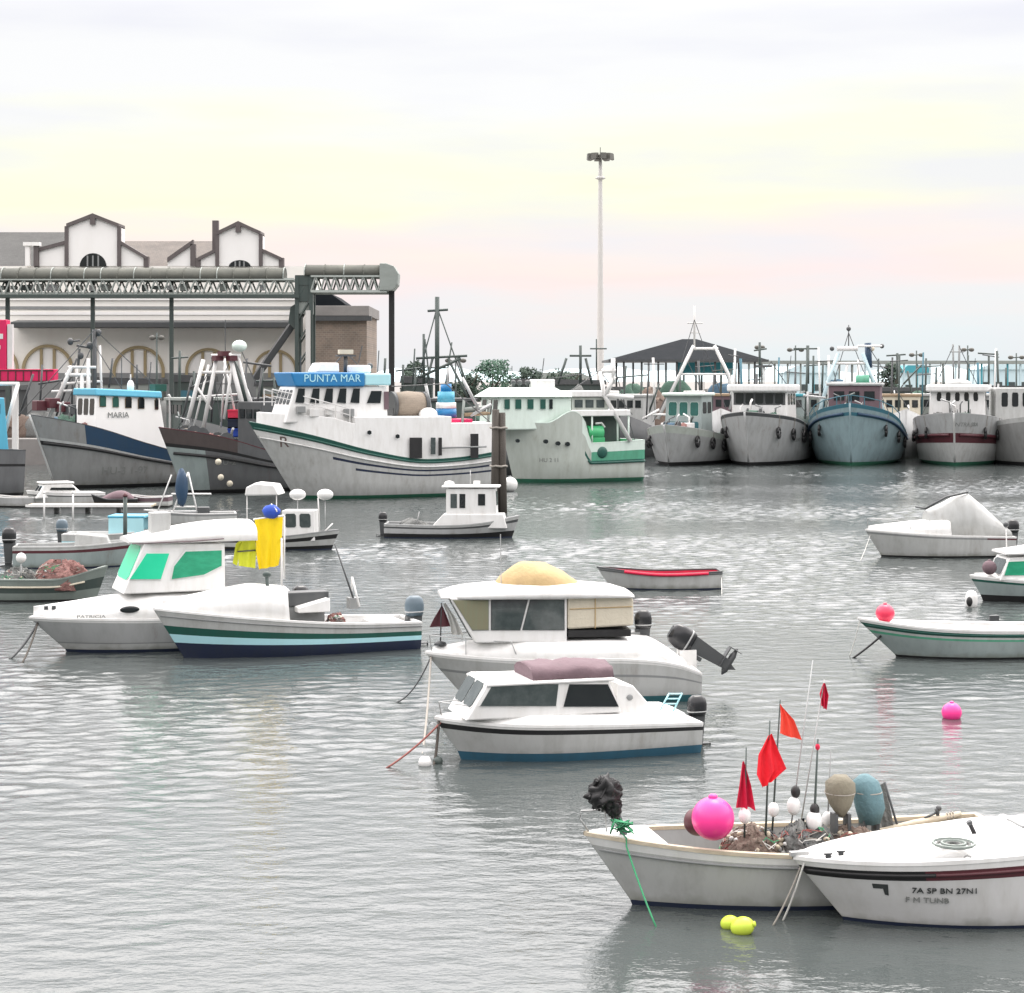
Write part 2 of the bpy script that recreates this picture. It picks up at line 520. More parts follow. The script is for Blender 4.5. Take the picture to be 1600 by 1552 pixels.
# ------------------------------------------------------------------ boats
class Boat:
    def __init__(s, name, label, cat, px, py, a, bow='L', group=None):
        s.root = empty(name, (0, 0, 0), label, cat, group)
        s.th = math.radians(180 + a if bow == 'L' else -a)
        s.n = 1 if bow == 'L' else -1
        s.px, s.py = px, py

    def hull(s, L, B, sheer, rake=.6, trake=0, boot=.08, draft=.3, tw=.8, mid=.42, bowp=2.4, flare=.25, bands=((0, 1, 'white'),),
             bot='navy', bul=.25, cap=.07, capmat='white', inner='white', deck='white', floor=None, N=30, cut=None, bulge=0):
        """lofted hull; sheer = [(t, z)] from transom (0) to stem (1); deck at bul below the sheer, or a level floor"""
        s.L, s.B, s.rake, s.trake, s.boot = L, B, rake, trake, boot
        s.S = hermite(sheer)
        s.tw, s.mid, s.bowp, s.flare = tw, mid, bowp, flare
        s.bulge = bulge
        base = at(s.px, s.py)
        c, sn = math.cos(s.th), math.sin(s.th)
        xs = L / 2 - rake
        s.loc = Vector((base.x - c * xs, base.y - sn * xs, 0))
        s.root.location = s.loc
        s.root.rotation_euler = (0, 0, s.th)
        s.xs = xs
        vl = sorted(set([0, .3, .55, .8, 1] + [b[0] for b in bands] + [b[1] for b in bands]))
        ts = [i / (N - 1) for i in range(N)]
        ts = sorted(set(ts + [.97, .985, .995]))
        nl = len(vl) + 1
        rows = []
        for t in ts:
            col = [s.side(t, None)] + [s.side(t, v) for v in vl]
            rows.append(col)

        def bandmat(v):
            for b in bands:
                if b[0] - 1e-6 <= v < b[1] - 1e-6:
                    return b[2]
            return bands[-1][2]
        mb = MB()
        for sg in (1, -1):
            for k in range(nl - 1):
                mat = bot if k == 0 else bandmat(vl[k - 1])
                vs, fs = [], []
                for i in range(len(ts)):
                    for kk in (k, k + 1):
                        q = rows[i][kk]
                        vs.append((q[0], q[1] * sg, q[2]))
                for i in range(len(ts) - 1):
                    fs.append((2 * i, 2 * i + 2, 2 * i + 3, 2 * i + 1))
                if isinstance(mat, tuple):           # (aft colour, fore colour, station where it changes)
                    mb.add(vs, [f_ for i, f_ in enumerate(fs) if ts[i] < mat[2]], mat[0], True)
                    mb.add(vs, [f_ for i, f_ in enumerate(fs) if ts[i] >= mat[2]], mat[1], True)
                else:
                    mb.add(vs, fs, mat, True)
        for i in (0, len(ts) - 1):
            for k in range(nl - 1):
                mat = bot if k == 0 else bandmat(vl[k - 1])
                mat = mat[0 if i == 0 else 1] if isinstance(mat, tuple) else mat
                q, r = rows[i][k], rows[i][k + 1]
                mb.add([(q[0], q[1], q[2]), (q[0], -q[1], q[2]), (r[0], -r[1], r[2]), (r[0], r[1], r[2])], [(0, 1, 2, 3)], mat)
        # inner side of the bulwark
        s.dz = (lambda t: floor) if floor is not None else (lambda t: s.S(t) - bul)
        inn, dk = [], []
        for t in ts:
            x, b, z = s.side(t, 1)
            bi = max(b - cap, .006)
            inn.append((x - (cap * .9 if t > .9 else 0) * (t - .9) / .1 + (cap if t == 0 else 0), bi, z))
            zd = s.dz(t)
            v = max(min((zd - boot) / (z - boot), 1), 0)
            x2, b2, _ = s.side(t, v)
            bd = max(min(bi, b2 - cap), .004)
            dk.append((min(inn[-1][0], x2 - cap * .5 * t) + (cap if t == 0 else 0) * 0, bd, zd))
        for sg in (1, -1):
            vs, fs = [], []
            for i in range(len(ts)):
                vs += [(inn[i][0], inn[i][1] * sg, inn[i][2]), (dk[i][0], dk[i][1] * sg, dk[i][2])]
            for i in range(len(ts) - 1):
                fs.append((2 * i, 2 * i + 1, 2 * i + 3, 2 * i + 2))
            mb.add(vs, fs, inner, True)
        q, r = inn[0], dk[0]
        mb.add([(q[0], q[1], q[2]), (q[0], -q[1], q[2]), (r[0], -r[1], r[2]), (r[0], r[1], r[2])], [(0, 1, 2, 3)], inner)
        hull = mb.build('hull', s.root)
        s.hullo = hull
        # gunwale cap, its own part
        g = MB()
        for sg in (1, -1):
            vs, fs = [], []
            for i, t in enumerate(ts):
                x, b, z = s.side(t, 1)
                h = min(.05, .02 * L)
                xo = x + (.012 if t == 1 else 0)
                vs += [(xo, (b + .012) * sg, z - .004), (xo, (b + .012) * sg, z + h), (inn[i][0], inn[i][1] * sg * .99, z + h), (inn[i][0], inn[i][1] * sg * .99, z - .004)]
            for i in range(len(ts) - 1):
                for k in range(4):
                    k2 = (k + 1) % 4
                    fs.append((4 * i + k, 4 * i + k2, 4 * i + 4 + k2, 4 * i + 4 + k))
            g.add(vs, fs, capmat)
        x, b, z = s.side(0, 1)
        g.box((x + cap / 2, 0, z + .02), (cap, 2 * b - .02, .05), capmat)
        g.build('gunwale', s.root)
        d = MB()
        vs, fs = [], []
        for q in dk:
            vs += [(q[0], q[1], q[2] + .004), (q[0], -q[1], q[2] + .004)]
        for i in range(len(dk) - 1):
            fs.append((2 * i, 2 * i + 1, 2 * i + 3, 2 * i + 2))
        d.add(vs, fs, deck)
        d.build('deck', s.root)
        # camera ray in local space
        s.Ri = Matrix.Rotation(-s.th, 3, 'Z')
        s.o = s.Ri @ (Vector((0, 0, CAMH)) - s.loc)
        return s

    def f(s, t, w=False):
        if t < s.mid:
            r = s.tw + (1 - s.tw) * math.sin(PI / 2 * t / s.mid)
        else:
            g = (t - s.mid) / (1 - s.mid)
            r = max(1 - g ** (s.bowp * (.62 if w else 1)), 0) ** (1.0 if w else .85)
        return r

    def side(s, t, v):
        """(x, half breadth, z) of the shell at station t; v = 0 at the boot top, 1 at the sheer, None = keel row"""
        zs = s.S(t)
        if v is None:
            z, h = -.25, -.12
        else:
            z = s.boot + v * (zs - s.boot)
            h = z / zs
        hh = max(h, 0) ** .8
        b = s.B / 2 * ((1 - hh) * s.f(t, True) * (1 - s.flare * .35) + hh * s.f(t))
        b *= 1 + s.bulge * hh * (1 - hh) * 4
        if v is None:
            b *= .8
        g = max(0, (t - .5) / .5)
        zr = s.S(1)
        hr = min(max(z / zr, -.1), 1) if v is not None else -.1
        x = -s.L / 2 + t * s.L - s.rake * (1 - hr) * g ** 1.6 + s.trake * (1 - h) * max(0, 1 - t / .3)
        return (x, max(b, .008), z)

    # pixel picks in the boat's own frame
    def ray(s, px, py):
        return s.Ri @ Vector(((px - CX) / FPX, 1, -(py - HORY) / FPX))

    def p(s, px, py, y):
        d = s.ray(px, py)
        k = (y * s.n - s.o.y) / d.y
        return s.o + d * k

    def q(s, px, py, x):
        d = s.ray(px, py)
        k = (x - s.o.x) / d.x
        return s.o + d * k

    def zl(s, px, py, z):
        d = s.ray(px, py)
        k = (z - s.o.z) / d.z
        return s.o + d * k

    def w(s, px, py, off=0):
        return s.Ri @ (P(px, py, s.loc.y + off) - s.loc)

    def sp(s, t, v, sg, out=0):
        x, b, z = s.side(t, v)
        return Vector((x, (b + out) * sg, z))

    def strake(s, name, v, r, mat, t0=0, t1=1, out=.01, n=30, flat=1, label=None, sides=(1, -1), vf=None):
        mb = MB()
        for sg in sides:
            pts = []
            for i in range(n + 1):
                t = t0 + (t1 - t0) * i / n
                pts.append(s.sp(t, vf(t) if vf else v, sg, out))
            mb.tube(pts, r, mat, 6, flat)
        return mb.build(name, s.root, label=label)

    def house(s, name, x0, x1, w, z0, z1, mat, fs=0, bs=0, ts=.06, bevel=.03, parent=None, zf=None, w1=None):
        """deck house: x0 aft, x1 fore at the base; fs / bs lean of the front / back at the top"""
        wf = w if w1 is None else w1
        zf = z1 if zf is None else zf
        p = [(x0, -w / 2, z0), (x1, -wf / 2, z0), (x1, wf / 2, z0), (x0, w / 2, z0),
             (x0 + bs, -w / 2 + ts, z1), (x1 - fs, -wf / 2 + ts, zf), (x1 - fs, wf / 2 - ts, zf), (x0 + bs, w / 2 - ts, z1)]
        p = [Vector(q) for q in p]
        mb = MB().hexa(p, mat)
        o = mb.build(name, parent or s.root, bevel)
        Q = {'front': (p[1], p[2], p[6], p[5]), 'back': (p[3], p[0], p[4], p[7]), 'port': (p[2], p[3], p[7], p[6]), 'star': (p[0], p[1], p[5], p[4])}
        Q['near'] = Q['port'] if s.n > 0 else Q['star']
        Q['off'] = Q['star'] if s.n > 0 else Q['port']
        return o, Q

    def pane(s, quad, u0, u1, v0, v1, mat='glass', parent=None, frame=None, name='window', ch=.12, th=.02, uv=None, fm=.04):
        """one window plate standing proud of a wall quad; chamfered corners; optional frame as sub-part"""
        a, b, c, d = [Vector(q) for q in quad]

        def pt(u, v):
            return (a * (1 - u) + b * u) * (1 - v) + (d * (1 - u) + c * u) * v
        nrm = (b - a).cross(d - a).normalized()
        if uv is None:
            du, dv = (u1 - u0) * ch, (v1 - v0) * ch
            uv = [(u0 + du, v0), (u1 - du, v0), (u1, v0 + dv), (u1, v1 - dv), (u1 - du, v1), (u0 + du, v1), (u0, v1 - dv), (u0, v0 + dv)]
        base = .012 if frame else 0
        poly = [pt(u, v) + nrm * (base - .01) for u, v in uv]
        o = MB().prism(poly, nrm * (th + .01), mat).build(name, parent or s.root)
        if frame:
            cen = sum(poly, Vector()) / len(poly)
            big = []
            for q in poly:
                e = q - cen
                big.append(cen + e * (1 + fm / max(e.length, .05)) - nrm * base)
            MB().prism(big, nrm * (.01 + base + .004), frame).build('window_frame', o)
        return o

    def panes(s, quad, n, u0, u1, v0, v1, gap=.25, **k):
        w = (u1 - u0) / n
        for i in range(n):
            s.pane(quad, u0 + w * (i + gap / 2), u0 + w * (i + 1 - gap / 2), v0, v1, **k)

    def W(s, v):
        return Matrix.Rotation(s.th, 3, 'Z') @ Vector(v) + s.loc

    def phouse(s, name, aft, fore, tfore, taft, y, mat, dz=.1, bevel=.03, ts=0, parent=None, w1=None):
        """house whose near side passes through four pixels on the plane y"""
        a, f_, tf, ta = (s.p(*q, y) for q in (aft, fore, tfore, taft))
        z0 = min(a.z, f_.z) - dz
        return s.house(name, a.x, f_.x, 2 * y, z0, ta.z, mat, f_.x - tf.x, ta.x - a.x, ts, bevel, parent, tf.z, w1)

    def ppane(s, pix, y, mat='glass', parent=None, frame=None, name='window', th=.02, fm=.04, mirror=True):
        """window plate from pixels on the near wall plane y, with its twin on the off side"""
        for sg in ((1, -1) if mirror else (1,)):
            nrm = Vector((0, s.n * sg, 0))
            poly = [s.p(*q, y) for q in pix]
            poly = [Vector((q.x, q.y * sg, q.z)) for q in poly]
            off = .012 if frame else 0
            o = MB().prism([q + nrm * (off - .015) for q in poly], nrm * (th + .015), mat).build(name, parent or s.root)
            if frame:
                cen = sum(poly, Vector()) / len(poly)
                big = [q + (q - cen) * (fm / max((q - cen).length, .05)) - nrm * .015 for q in poly]
                MB().prism(big, nrm * (.015 + off + .004), frame).build('window_frame', o)

    def follow(s, name, t0, t1, in0, in1, h, mat, n=24, base=0.0, crown=.06, parent=None, sharp=False):
        """raised deck that follows the hull plan: h = height above the sheer, number or function of t"""
        mb = MB()
        rings = []
        for i in range(n + 1):
            t = t0 + (t1 - t0) * i / n
            x, b, z = s.side(t, 1)
            hh = h(t) if callable(h) else h
            b0, b1 = max(b - in0, .01), max(b - in1, .006)
            bm_ = max(b1 * .6, .004)
            r = [(b0, z + base), (b0 * .35 + b1 * .65, z + base + (hh - base) * .62), (b1, z + hh - .01), (bm_, z + hh + crown * .7), (0, z + hh + crown)]
            if sharp:
                r = [(b0, z + base), (b1, z + hh), (0, z + hh + crown)]
            rings.append([Vector((x, q, w)) for q, w in r] + [Vector((x, -q, w)) for q, w in r[-2::-1]])
        mb.loft(rings, mat, closed=True, caps=True, smooth=not sharp)
        return mb.build(name, parent or s.root, .03 if sharp else 0)

    def poles(s, name, lines, off=0, r=.08, mat='whitesteel', label=None, n=6):
        mb = MB()
        for ln in lines:
            rr = r
            if isinstance(ln[0], (int, float)):
                rr, ln = ln[0], ln[1:]
            mb.tube([s.w(q[0], q[1], q[2] if len(q) > 2 else off) for q in ln], rr, mat, n)
        return mb.build(name, s.root, label=label)

    def part(s, name, label=None, bevel=0, parent=None):
        class Ctx:
            def __enter__(c):
                c.mb = MB()
                return c.mb

            def __exit__(c, *a):
                if a[0] is None:
                    c.o = c.mb.build(name, parent or s.root, bevel, label)
        return Ctx()

    def outboard(s, base, tilt=0, sc=1.0, cowl='blackgloss', yaw=0, leg='dkgrey', name='outboard_motor'):
        """outboard hung on the transom: cowling, leg and propeller; tilt swings the leg up behind the boat"""
        o = bpy.data.objects.new(name, None)
        COL.objects.link(o)
        o.parent = s.root
        o.location = base
        o.rotation_euler = (0, math.radians(tilt), math.radians(yaw))
        o.scale = (sc, sc, sc)
        r = []
        for z, lx, ly in ((.05, .40, .26), (.14, .46, .31), (.32, .47, .32), (.46, .40, .27), (.53, .24, .16)):
            r.append([Vector((-.08 + lx * .5 * math.copysign(abs(math.cos(k * PI / 8)) ** .7, math.cos(k * PI / 8)),
                              ly * .5 * math.copysign(abs(math.sin(k * PI / 8)) ** .7, math.sin(k * PI / 8)), z)) for k in range(16)])
        cw = MB().loft(r, cowl).build('cowling', o)
        MB().loft([[Vector((v.x * 1.03 + .003, v.y * 1.04, .135)) for v in r[1]], [Vector((v.x * 1.03 + .003, v.y * 1.04, .165)) for v in r[1]]], 'steel').build('cowl_band', cw)
        mb = MB()
        mb.hexa([Vector(q) for q in ((-.2, -.06, -.75), (.0, -.06, -.75), (.0, .06, -.75), (-.2, .06, -.75), (-.26, -.09, .05), (.06, -.09, .05), (.06, .09, .05), (-.26, .09, .05))], leg)
        mb.box((-.2, 0, -.62), (.42, .2, .025), leg)
        mb.tube([(-.38, 0, -.76), (-.3, 0, -.76), (.02, 0, -.76), (.12, 0, -.76)], [.04, .065, .065, .01], leg, 10)
        mb.prism([(-.16, -.015, -.78), (.0, -.015, -.78), (-.1, -.015, -.95)], (0, .03, 0), leg)
        mb.box((.09, 0, -.1), (.08, .22, .3), leg)
        mb.build('lower_leg', o, .012)
        mb = MB()
        for k in range(3):
            R = Matrix.Rotation(k * 2 * PI / 3, 3, 'X') @ Matrix.Rotation(.6, 3, 'Z')
            mb.ball(Matrix.Rotation(k * 2 * PI / 3, 3, 'X') @ Vector((-.42, 0, .09)), (.012, .05, .085), leg, 8, 6, R=Matrix.Rotation(k * 2 * PI / 3, 3, 'X'))
        mb.tube([(-.46, 0, -.0), (-.38, 0, 0)], [.02, .04], leg, 8)
        pr = mb.build('propeller', o)
        pr.location = (0, 0, -.76)
        return o


def catenary(a, b, sag, n=10):
    a, b = Vector(a), Vector(b)
    return [a.lerp(b, i / n) - Vector((0, 0, sag * 4 * (i / n) * (1 - i / n))) for i in range(n + 1)]


def cloth(mb, ea, eb, mat, n=8, amp=.04, waves=2.5, nrm=(0, 1, 0), th=.008):
    """hanging cloth between two edges, with folds; a thin closed sheet"""
    ea, eb, nrm = [Vector(p) for p in ea], [Vector(p) for p in eb], Vector(nrm)
    k = len(ea)
    for s_ in (0, 1):
        vs, fs = [], []
        for i in range(n + 1):
            u = i / n
            for j in range(k):
                d = amp * math.sin(u * waves * 2 * PI + j * .7) * (.35 + .65 * j / max(k - 1, 1))
                vs.append(ea[j].lerp(eb[j], u) + nrm * (d + th * s_))
        for i in range(n):
            for j in range(k - 1):
                fs.append((i * k + j, i * k + j + 1, (i + 1) * k + j + 1, (i + 1) * k + j))
        mb.add(vs, fs, mat, True)
    return mb


def heap(name, loc, r, h, mat, label, cat='net pile', group=None, seed=0, fine=False):
    """irregular heap of netting lying on loc"""
    q = random.Random(seed)
    mb = MB()
    n, m = (72, 26) if fine else (26, 9)
    rings = []
    ph = [q.uniform(0, 6.3) for _ in range(6)]
    for i in range(m + 1):
        u = i / m
        ring = []
        for k in range(n):
            a = 2 * PI * k / n
            lump = 1 + .14 * math.sin(3 * a + ph[0]) + .1 * math.sin(5 * a + ph[1] + u * 3) + q.uniform(-.05, .05)
            rad = math.cos(u * PI / 2) ** .6 * lump
            ring.append(Vector((r[0] * max(rad, .02) * math.cos(a), r[1] * max(rad, .02) * math.sin(a),
                                h * math.sin(u * PI / 2) * (1 + .16 * math.sin(2 * a + ph[2]) + q.uniform(-.05, .05)))))
        rings.append(ring)
    if fine:
        for i, ring in enumerate(rings[:-1]):
            for v in ring:
                w_ = Vector((v.x, v.y, v.z))
                v += noise.noise_vector(w_ * 9 + Vector((seed, 0, 0))) * .05 + noise.noise_vector(w_ * 28 + Vector((seed, 3, 0))) * .022
    mb.loft(rings, mat)
    if fine:                                  # cork floats and hanks of line on the netting
        for k in range(22):
            a, u = q.uniform(0, 6.3), q.uniform(.15, .9)
            rr = math.cos(u * PI / 2) ** .6
            mb.ball((r[0] * rr * math.cos(a), r[1] * rr * math.sin(a), h * math.sin(u * PI / 2) + .02), (.035, .035, .05), q.choice(['palewood', 'hullwhite', 'cream', 'dkgrey']), 8, 6,
                    R=Matrix.Rotation(q.uniform(0, 3), 3, 'X') @ Matrix.Rotation(q.uniform(0, 3), 3, 'Y'))
        for k in range(26):
            a0, u0 = q.uniform(0, 6.3), q.uniform(.1, .8)
            pts = []
            for i in range(7):
                a = a0 + i * q.uniform(.05, .28)
                u = min(.95, max(.05, u0 + q.uniform(-.12, .12)))
                rr = math.cos(u * PI / 2) ** .6 * 1.04
                pts.append((r[0] * rr * math.cos(a), r[1] * rr * math.sin(a), h * math.sin(u * PI / 2) * 1.05 + .02))
            mb.tube(pts, .008, q.choice(['rope', 'whiterope', 'greenrope', 'redrope', 'dkgrey']), 4)
    for k in range(7):                        # loose folds and a coil of line over the heap
        a0 = q.uniform(0, 6.3)
        pts = []
        for i in range(9):
            u = i / 8
            rr = 1.02 - .9 * abs(u - .5)
            a = a0 + u * q.uniform(1.5, 2.6)
            pts.append((r[0] * rr * math.cos(a), r[1] * rr * math.sin(a), max(.03, h * (1.04 * math.sqrt(max(0, 1 - rr * rr * .95))))))
        mb.tube(pts, min(r[0], r[1], h) * (.03 if fine else .07), mat, 5)
    o = mb.build(name, None, loc=loc)
    return tag(o, label, cat, group)


def ball_buoy(loc, r, mat, label, group=None, name='float_ball', cat='buoy'):
    e = empty(name, loc, label, cat, group)
    MB().ball((0, 0, 0), r, mat, 22, 14).build('float_body', e)
    MB().lathe([(r * .2, -.1 * r), (r * .22, r * .12), (r * .14, r * .2), (r * .05, r * .2)], mat if mat != 'white' else 'grey', c=(0, 0, r * .93), n=10).build('lashing_eye', e)
    return e


def rope(name, pts, r, mat, label, group=None):
    """a rope as a thing of its own, origin at its first point"""
    o0 = Vector(pts[0])
    o = MB().tube([Vector(p) - o0 for p in pts], r, mat, 6).build(name, None, loc=o0)
    return tag(o, label, 'rope', group)

# ------------------------------------------------------------------ sky and sun
SUN_EL, SUN_AZ = math.radians(64), math.radians(20)      # sun behind thin cloud, beyond the quay, a little to the right
world = bpy.data.worlds.new('World')
scene.world = world
world.use_nodes = True
nt = world.node_tree
nt.nodes.clear()
L_ = nt.links.new
out = nt.nodes.new('ShaderNodeOutputWorld')
sky = nt.nodes.new('ShaderNodeTexSky')
sky.sky_type = 'NISHITA'
sky.sun_disc = False
sky.sun_elevation = SUN_EL
sky.sun_rotation = SUN_AZ
bg1 = nt.nodes.new('ShaderNodeBackground')
bg1.inputs['Strength'].default_value = .1
L_(sky.outputs[0], bg1.inputs[0])
tc = nt.nodes.new('ShaderNodeTexCoord')
sep = nt.nodes.new('ShaderNodeSeparateXYZ')
L_(tc.outputs['Generated'], sep.inputs[0])
mp = nt.nodes.new('ShaderNodeMapping')
mp.inputs['Scale'].default_value = (3, 3, 22)
L_(tc.outputs['Generated'], mp.inputs[0])
ns = nt.nodes.new('ShaderNodeTexNoise')
ns.inputs['Scale'].default_value = 1.6
ns.inputs['Detail'].default_value = 5
ns.inputs['Roughness'].default_value = .55
L_(mp.outputs[0], ns.inputs['Vector'])


def math_node(op, a, b):
    n = nt.nodes.new('ShaderNodeMath')
    n.operation = op
    for i, x in enumerate((a, b)):
        if isinstance(x, (int, float)):
            n.inputs[i].default_value = x
        else:
            L_(x, n.inputs[i])
    return n.outputs[0]


wob = math_node('MULTIPLY', math_node('SUBTRACT', ns.outputs['Fac'], .5), .075)
# the cloud bands lie lower towards the right
zz = math_node('ADD', math_node('ADD', sep.outputs['Z'], wob), math_node('MULTIPLY', sep.outputs['X'], -.04))
ramp = nt.nodes.new('ShaderNodeValToRGB')
el = ramp.color_ramp.elements
stops = [(-.02, (222, 236, 242)), (.012, (230, 238, 243)), (.034, (240, 236, 238)), (.052, (253, 231, 229)), (.072, (254, 238, 229)), (.095, (255, 253, 220)),
         (.125, (254, 252, 228)), (.15, (250, 248, 246)), (.185, (250, 248, 246)), (.25, (251, 247, 246)), (.45, (252, 246, 243))]
while len(el) < len(stops):
    el.new(.5)
for e, (p, c) in zip(el, stops):
    e.position = (p + .05) / .55
    e.color = (*lin([k / 255 for k in c]), 1)
L_(math_node('DIVIDE', math_node('ADD', zz, .05), .55), ramp.inputs[0])
# lilac-grey streaks in the upper cloud
mp2 = nt.nodes.new('ShaderNodeMapping')
mp2.inputs['Scale'].default_value = (2, 2, 13)
mp2.inputs['Location'].default_value = (3.1, 1.7, .4)
L_(tc.outputs['Generated'], mp2.inputs[0])
n2 = nt.nodes.new('ShaderNodeTexNoise')
n2.inputs['Scale'].default_value = 2.1
n2.inputs['Detail'].default_value = 6
L_(mp2.outputs[0], n2.inputs['Vector'])
mr = nt.nodes.new('ShaderNodeMapRange')
mr.inputs['From Min'].default_value = .47
mr.inputs['From Max'].default_value = .68
mr.inputs['To Max'].default_value = .8
L_(n2.outputs['Fac'], mr.inputs[0])
mx = nt.nodes.new('ShaderNodeMix')
mx.data_type = 'RGBA'
mx.inputs['B'].default_value = (*lin((.925, .918, .945)), 1)
L_(mr.outputs[0], mx.inputs['Factor'])
L_(ramp.outputs[0], mx.inputs['A'])
# the cloud away from the sun is dimmer
dim = nt.nodes.new('ShaderNodeMapRange')
dim.inputs['From Min'].default_value = -.75
dim.inputs['From Max'].default_value = .45
dim.inputs['To Min'].default_value = .52
dim.inputs['To Max'].default_value = 1
dim.interpolation_type = 'SMOOTHSTEP'
L_(sep.outputs['Y'], dim.inputs[0])
# an overcast sky is brighter overhead than near the horizon
zen = nt.nodes.new('ShaderNodeMapRange')
zen.inputs['From Min'].default_value = .175
zen.inputs['From Max'].default_value = .42
zen.inputs['To Min'].default_value = .635
zen.inputs['To Max'].default_value = 3.0
zen.interpolation_type = 'SMOOTHSTEP'
L_(sep.outputs['Z'], zen.inputs[0])
bg2 = nt.nodes.new('ShaderNodeBackground')
L_(mx.outputs['Result'], bg2.inputs[0])
L_(math_node('MULTIPLY', dim.outputs[0], zen.outputs[0]), bg2.inputs[1])
ms = nt.nodes.new('ShaderNodeMixShader')
ms.inputs[0].default_value = .9
L_(bg1.outputs[0], ms.inputs[1])
L_(bg2.outputs[0], ms.inputs[2])
L_(ms.outputs[0], out.inputs[0])

sd = bpy.data.lights.new('sun', 'SUN')
sd.energy = 1.2
sd.angle = math.radians(25)
sd.color = (1, .95, .88)
sun = bpy.data.objects.new('sun', sd)
COL.objects.link(sun)
sun.rotation_euler = Vector((-math.sin(SUN_AZ) * math.cos(SUN_EL), -math.cos(SUN_AZ) * math.cos(SUN_EL), -math.sin(SUN_EL))).to_track_quat('-Z', 'Y').to_euler()

scene.view_settings.view_transform = 'Standard'
scene.view_settings.look = 'None'
scene.view_settings.exposure = .74
scene.view_settings.gamma = 1
scene.render.film_transparent = False

# ------------------------------------------------------------------ water
m = bpy.data.materials.new('harbour_water')
m.use_nodes = True
nt = m.node_tree
L_ = nt.links.new
b = nt.nodes['Principled BSDF']
b.inputs['Base Color'].default_value = (.06, .07, .069, 1)
b.inputs['Roughness'].default_value = .07
b.inputs['IOR'].default_value = 1.4
b.inputs['Specular IOR Level'].default_value = .5
tc = nt.nodes.new('ShaderNodeTexCoord')


def wave(scale, stretch, dist, detail, prev=None, strength=1.0, loc=(0, 0, 0), patch=None):
    mp = nt.nodes.new('ShaderNodeMapping')
    mp.inputs['Scale'].default_value = (stretch, 1, 1)
    mp.inputs['Rotation'].default_value = (0, 0, loc[2])
    mp.inputs['Location'].default_value = loc
    L_(tc.outputs['Object'], mp.inputs[0])
    n = nt.nodes.new('ShaderNodeTexNoise')
    n.inputs['Scale'].default_value = scale
    n.inputs['Detail'].default_value = detail
    n.inputs['Roughness'].default_value = .55
    L_(mp.outputs[0], n.inputs['Vector'])
    bp = nt.nodes.new('ShaderNodeBump')
    bp.inputs['Distance'].default_value = dist
    bp.inputs['Strength'].default_value = strength
    if patch:
        L_(patch, bp.inputs['Strength'])
    L_(n.outputs['Fac'], bp.inputs['Height'])
    if prev:
        L_(prev, bp.inputs['Normal'])
    return bp.outputs[0]


# wind patches: calmer and rougher water
mpp = nt.nodes.new('ShaderNodeMapping')
mpp.inputs['Scale'].default_value = (.5, 1, 1)
L_(tc.outputs['Object'], mpp.inputs[0])
np_ = nt.nodes.new('ShaderNodeTexNoise')
np_.inputs['Scale'].default_value = .09
np_.inputs['Detail'].default_value = 3
L_(mpp.outputs[0], np_.inputs['Vector'])
pr = nt.nodes.new('ShaderNodeMapRange')
pr.inputs['From Min'].default_value = .35
pr.inputs['From Max'].default_value = .65
pr.inputs['To Min'].default_value = .45
pr.inputs['To Max'].default_value = 1
L_(np_.outputs['Fac'], pr.inputs[0])


w2 = wave(3.2, .6, .034, 4, None, .85, (5, 3, -.1), pr.outputs[0])
w3 = wave(9, .7, .010, 2, w2, .8, (1, 8, .06), pr.outputs[0])
L_(w3, b.inputs['Normal'])
M['water'] = m
SLOPE = .112                                            # root mean square wave slope
import numpy as np
rs = np.random.RandomState(4)
GX, GYy = 58.0, (16.0, 193.0)
gx = np.linspace(-GX, GX, 800)
gy = [GYy[0]]
while gy[-1] < GYy[1]:
    gy.append(gy[-1] + .075 + .0011 * (gy[-1] - 16))
gy = np.array(gy)
XX, YY = np.meshgrid(gx, gy)
ZZ = np.zeros_like(XX)
for k in range(60):                                   # wind chop: many small waves, crests mostly across the basin
    lam = .26 * (.95 / .26) ** rs.rand()
    an = PI / 2 + rs.normal(0, .85)
    kk = 2 * PI / lam
    ZZ += SLOPE / math.sqrt(30) / kk * np.sin(kk * (XX * math.cos(an) + YY * math.sin(an)) + rs.rand() * 6.3)
pat = np.zeros_like(XX)
for k in range(9):                                    # gusts
    lam, an = 9 + 30 * rs.rand(), rs.rand() * 6.3
    pat += np.sin(2 * PI / lam * (XX * math.cos(an) * .5 + YY * math.sin(an)) + rs.rand() * 6.3)
ZZ *= np.clip(.80 + .22 * pat, .3, 1.35) * np.clip(.46 + .54 * (YY - 25) / 60, .46, 1)   # sheltered near the viewer, ruffled further out
edge = np.minimum.reduce([(GX - np.abs(XX)) / 3, (YY - GYy[0]) / 2, (GYy[1] - YY) / 2])
ZZ *= np.clip(edge, 0, 1)
nx, ny = len(gx), len(gy)
co = np.stack([XX, YY, ZZ], -1).reshape(-1, 3)
ox0, ox1, oy0, oy1 = gx[0], gx[-1], gy[0], gy[-1]
outer = np.array([(-2500, -60, 0), (2500, -60, 0), (2500, 200, 0), (-2500, 200, 0), (ox0, oy0, 0), (ox1, oy0, 0), (ox1, oy1, 0), (ox0, oy1, 0)], float)
nb = len(co)
co = np.concatenate([co, outer])
idx = (np.arange(ny - 1)[:, None] * nx + np.arange(nx - 1)[None, :]).reshape(-1)
quads = np.stack([idx, idx + 1, idx + nx + 1, idx + nx], -1)
quads = np.concatenate([quads, nb + np.array([(0, 1, 5, 4), (1, 2, 6, 5), (2, 3, 7, 6), (3, 0, 4, 7)])])
me = bpy.data.meshes.new('water')
me.vertices.add(len(co))
me.vertices.foreach_set('co', co.ravel())
me.loops.add(quads.size)
me.loops.foreach_set('vertex_index', quads.ravel().astype(np.int32))
me.polygons.add(len(quads))
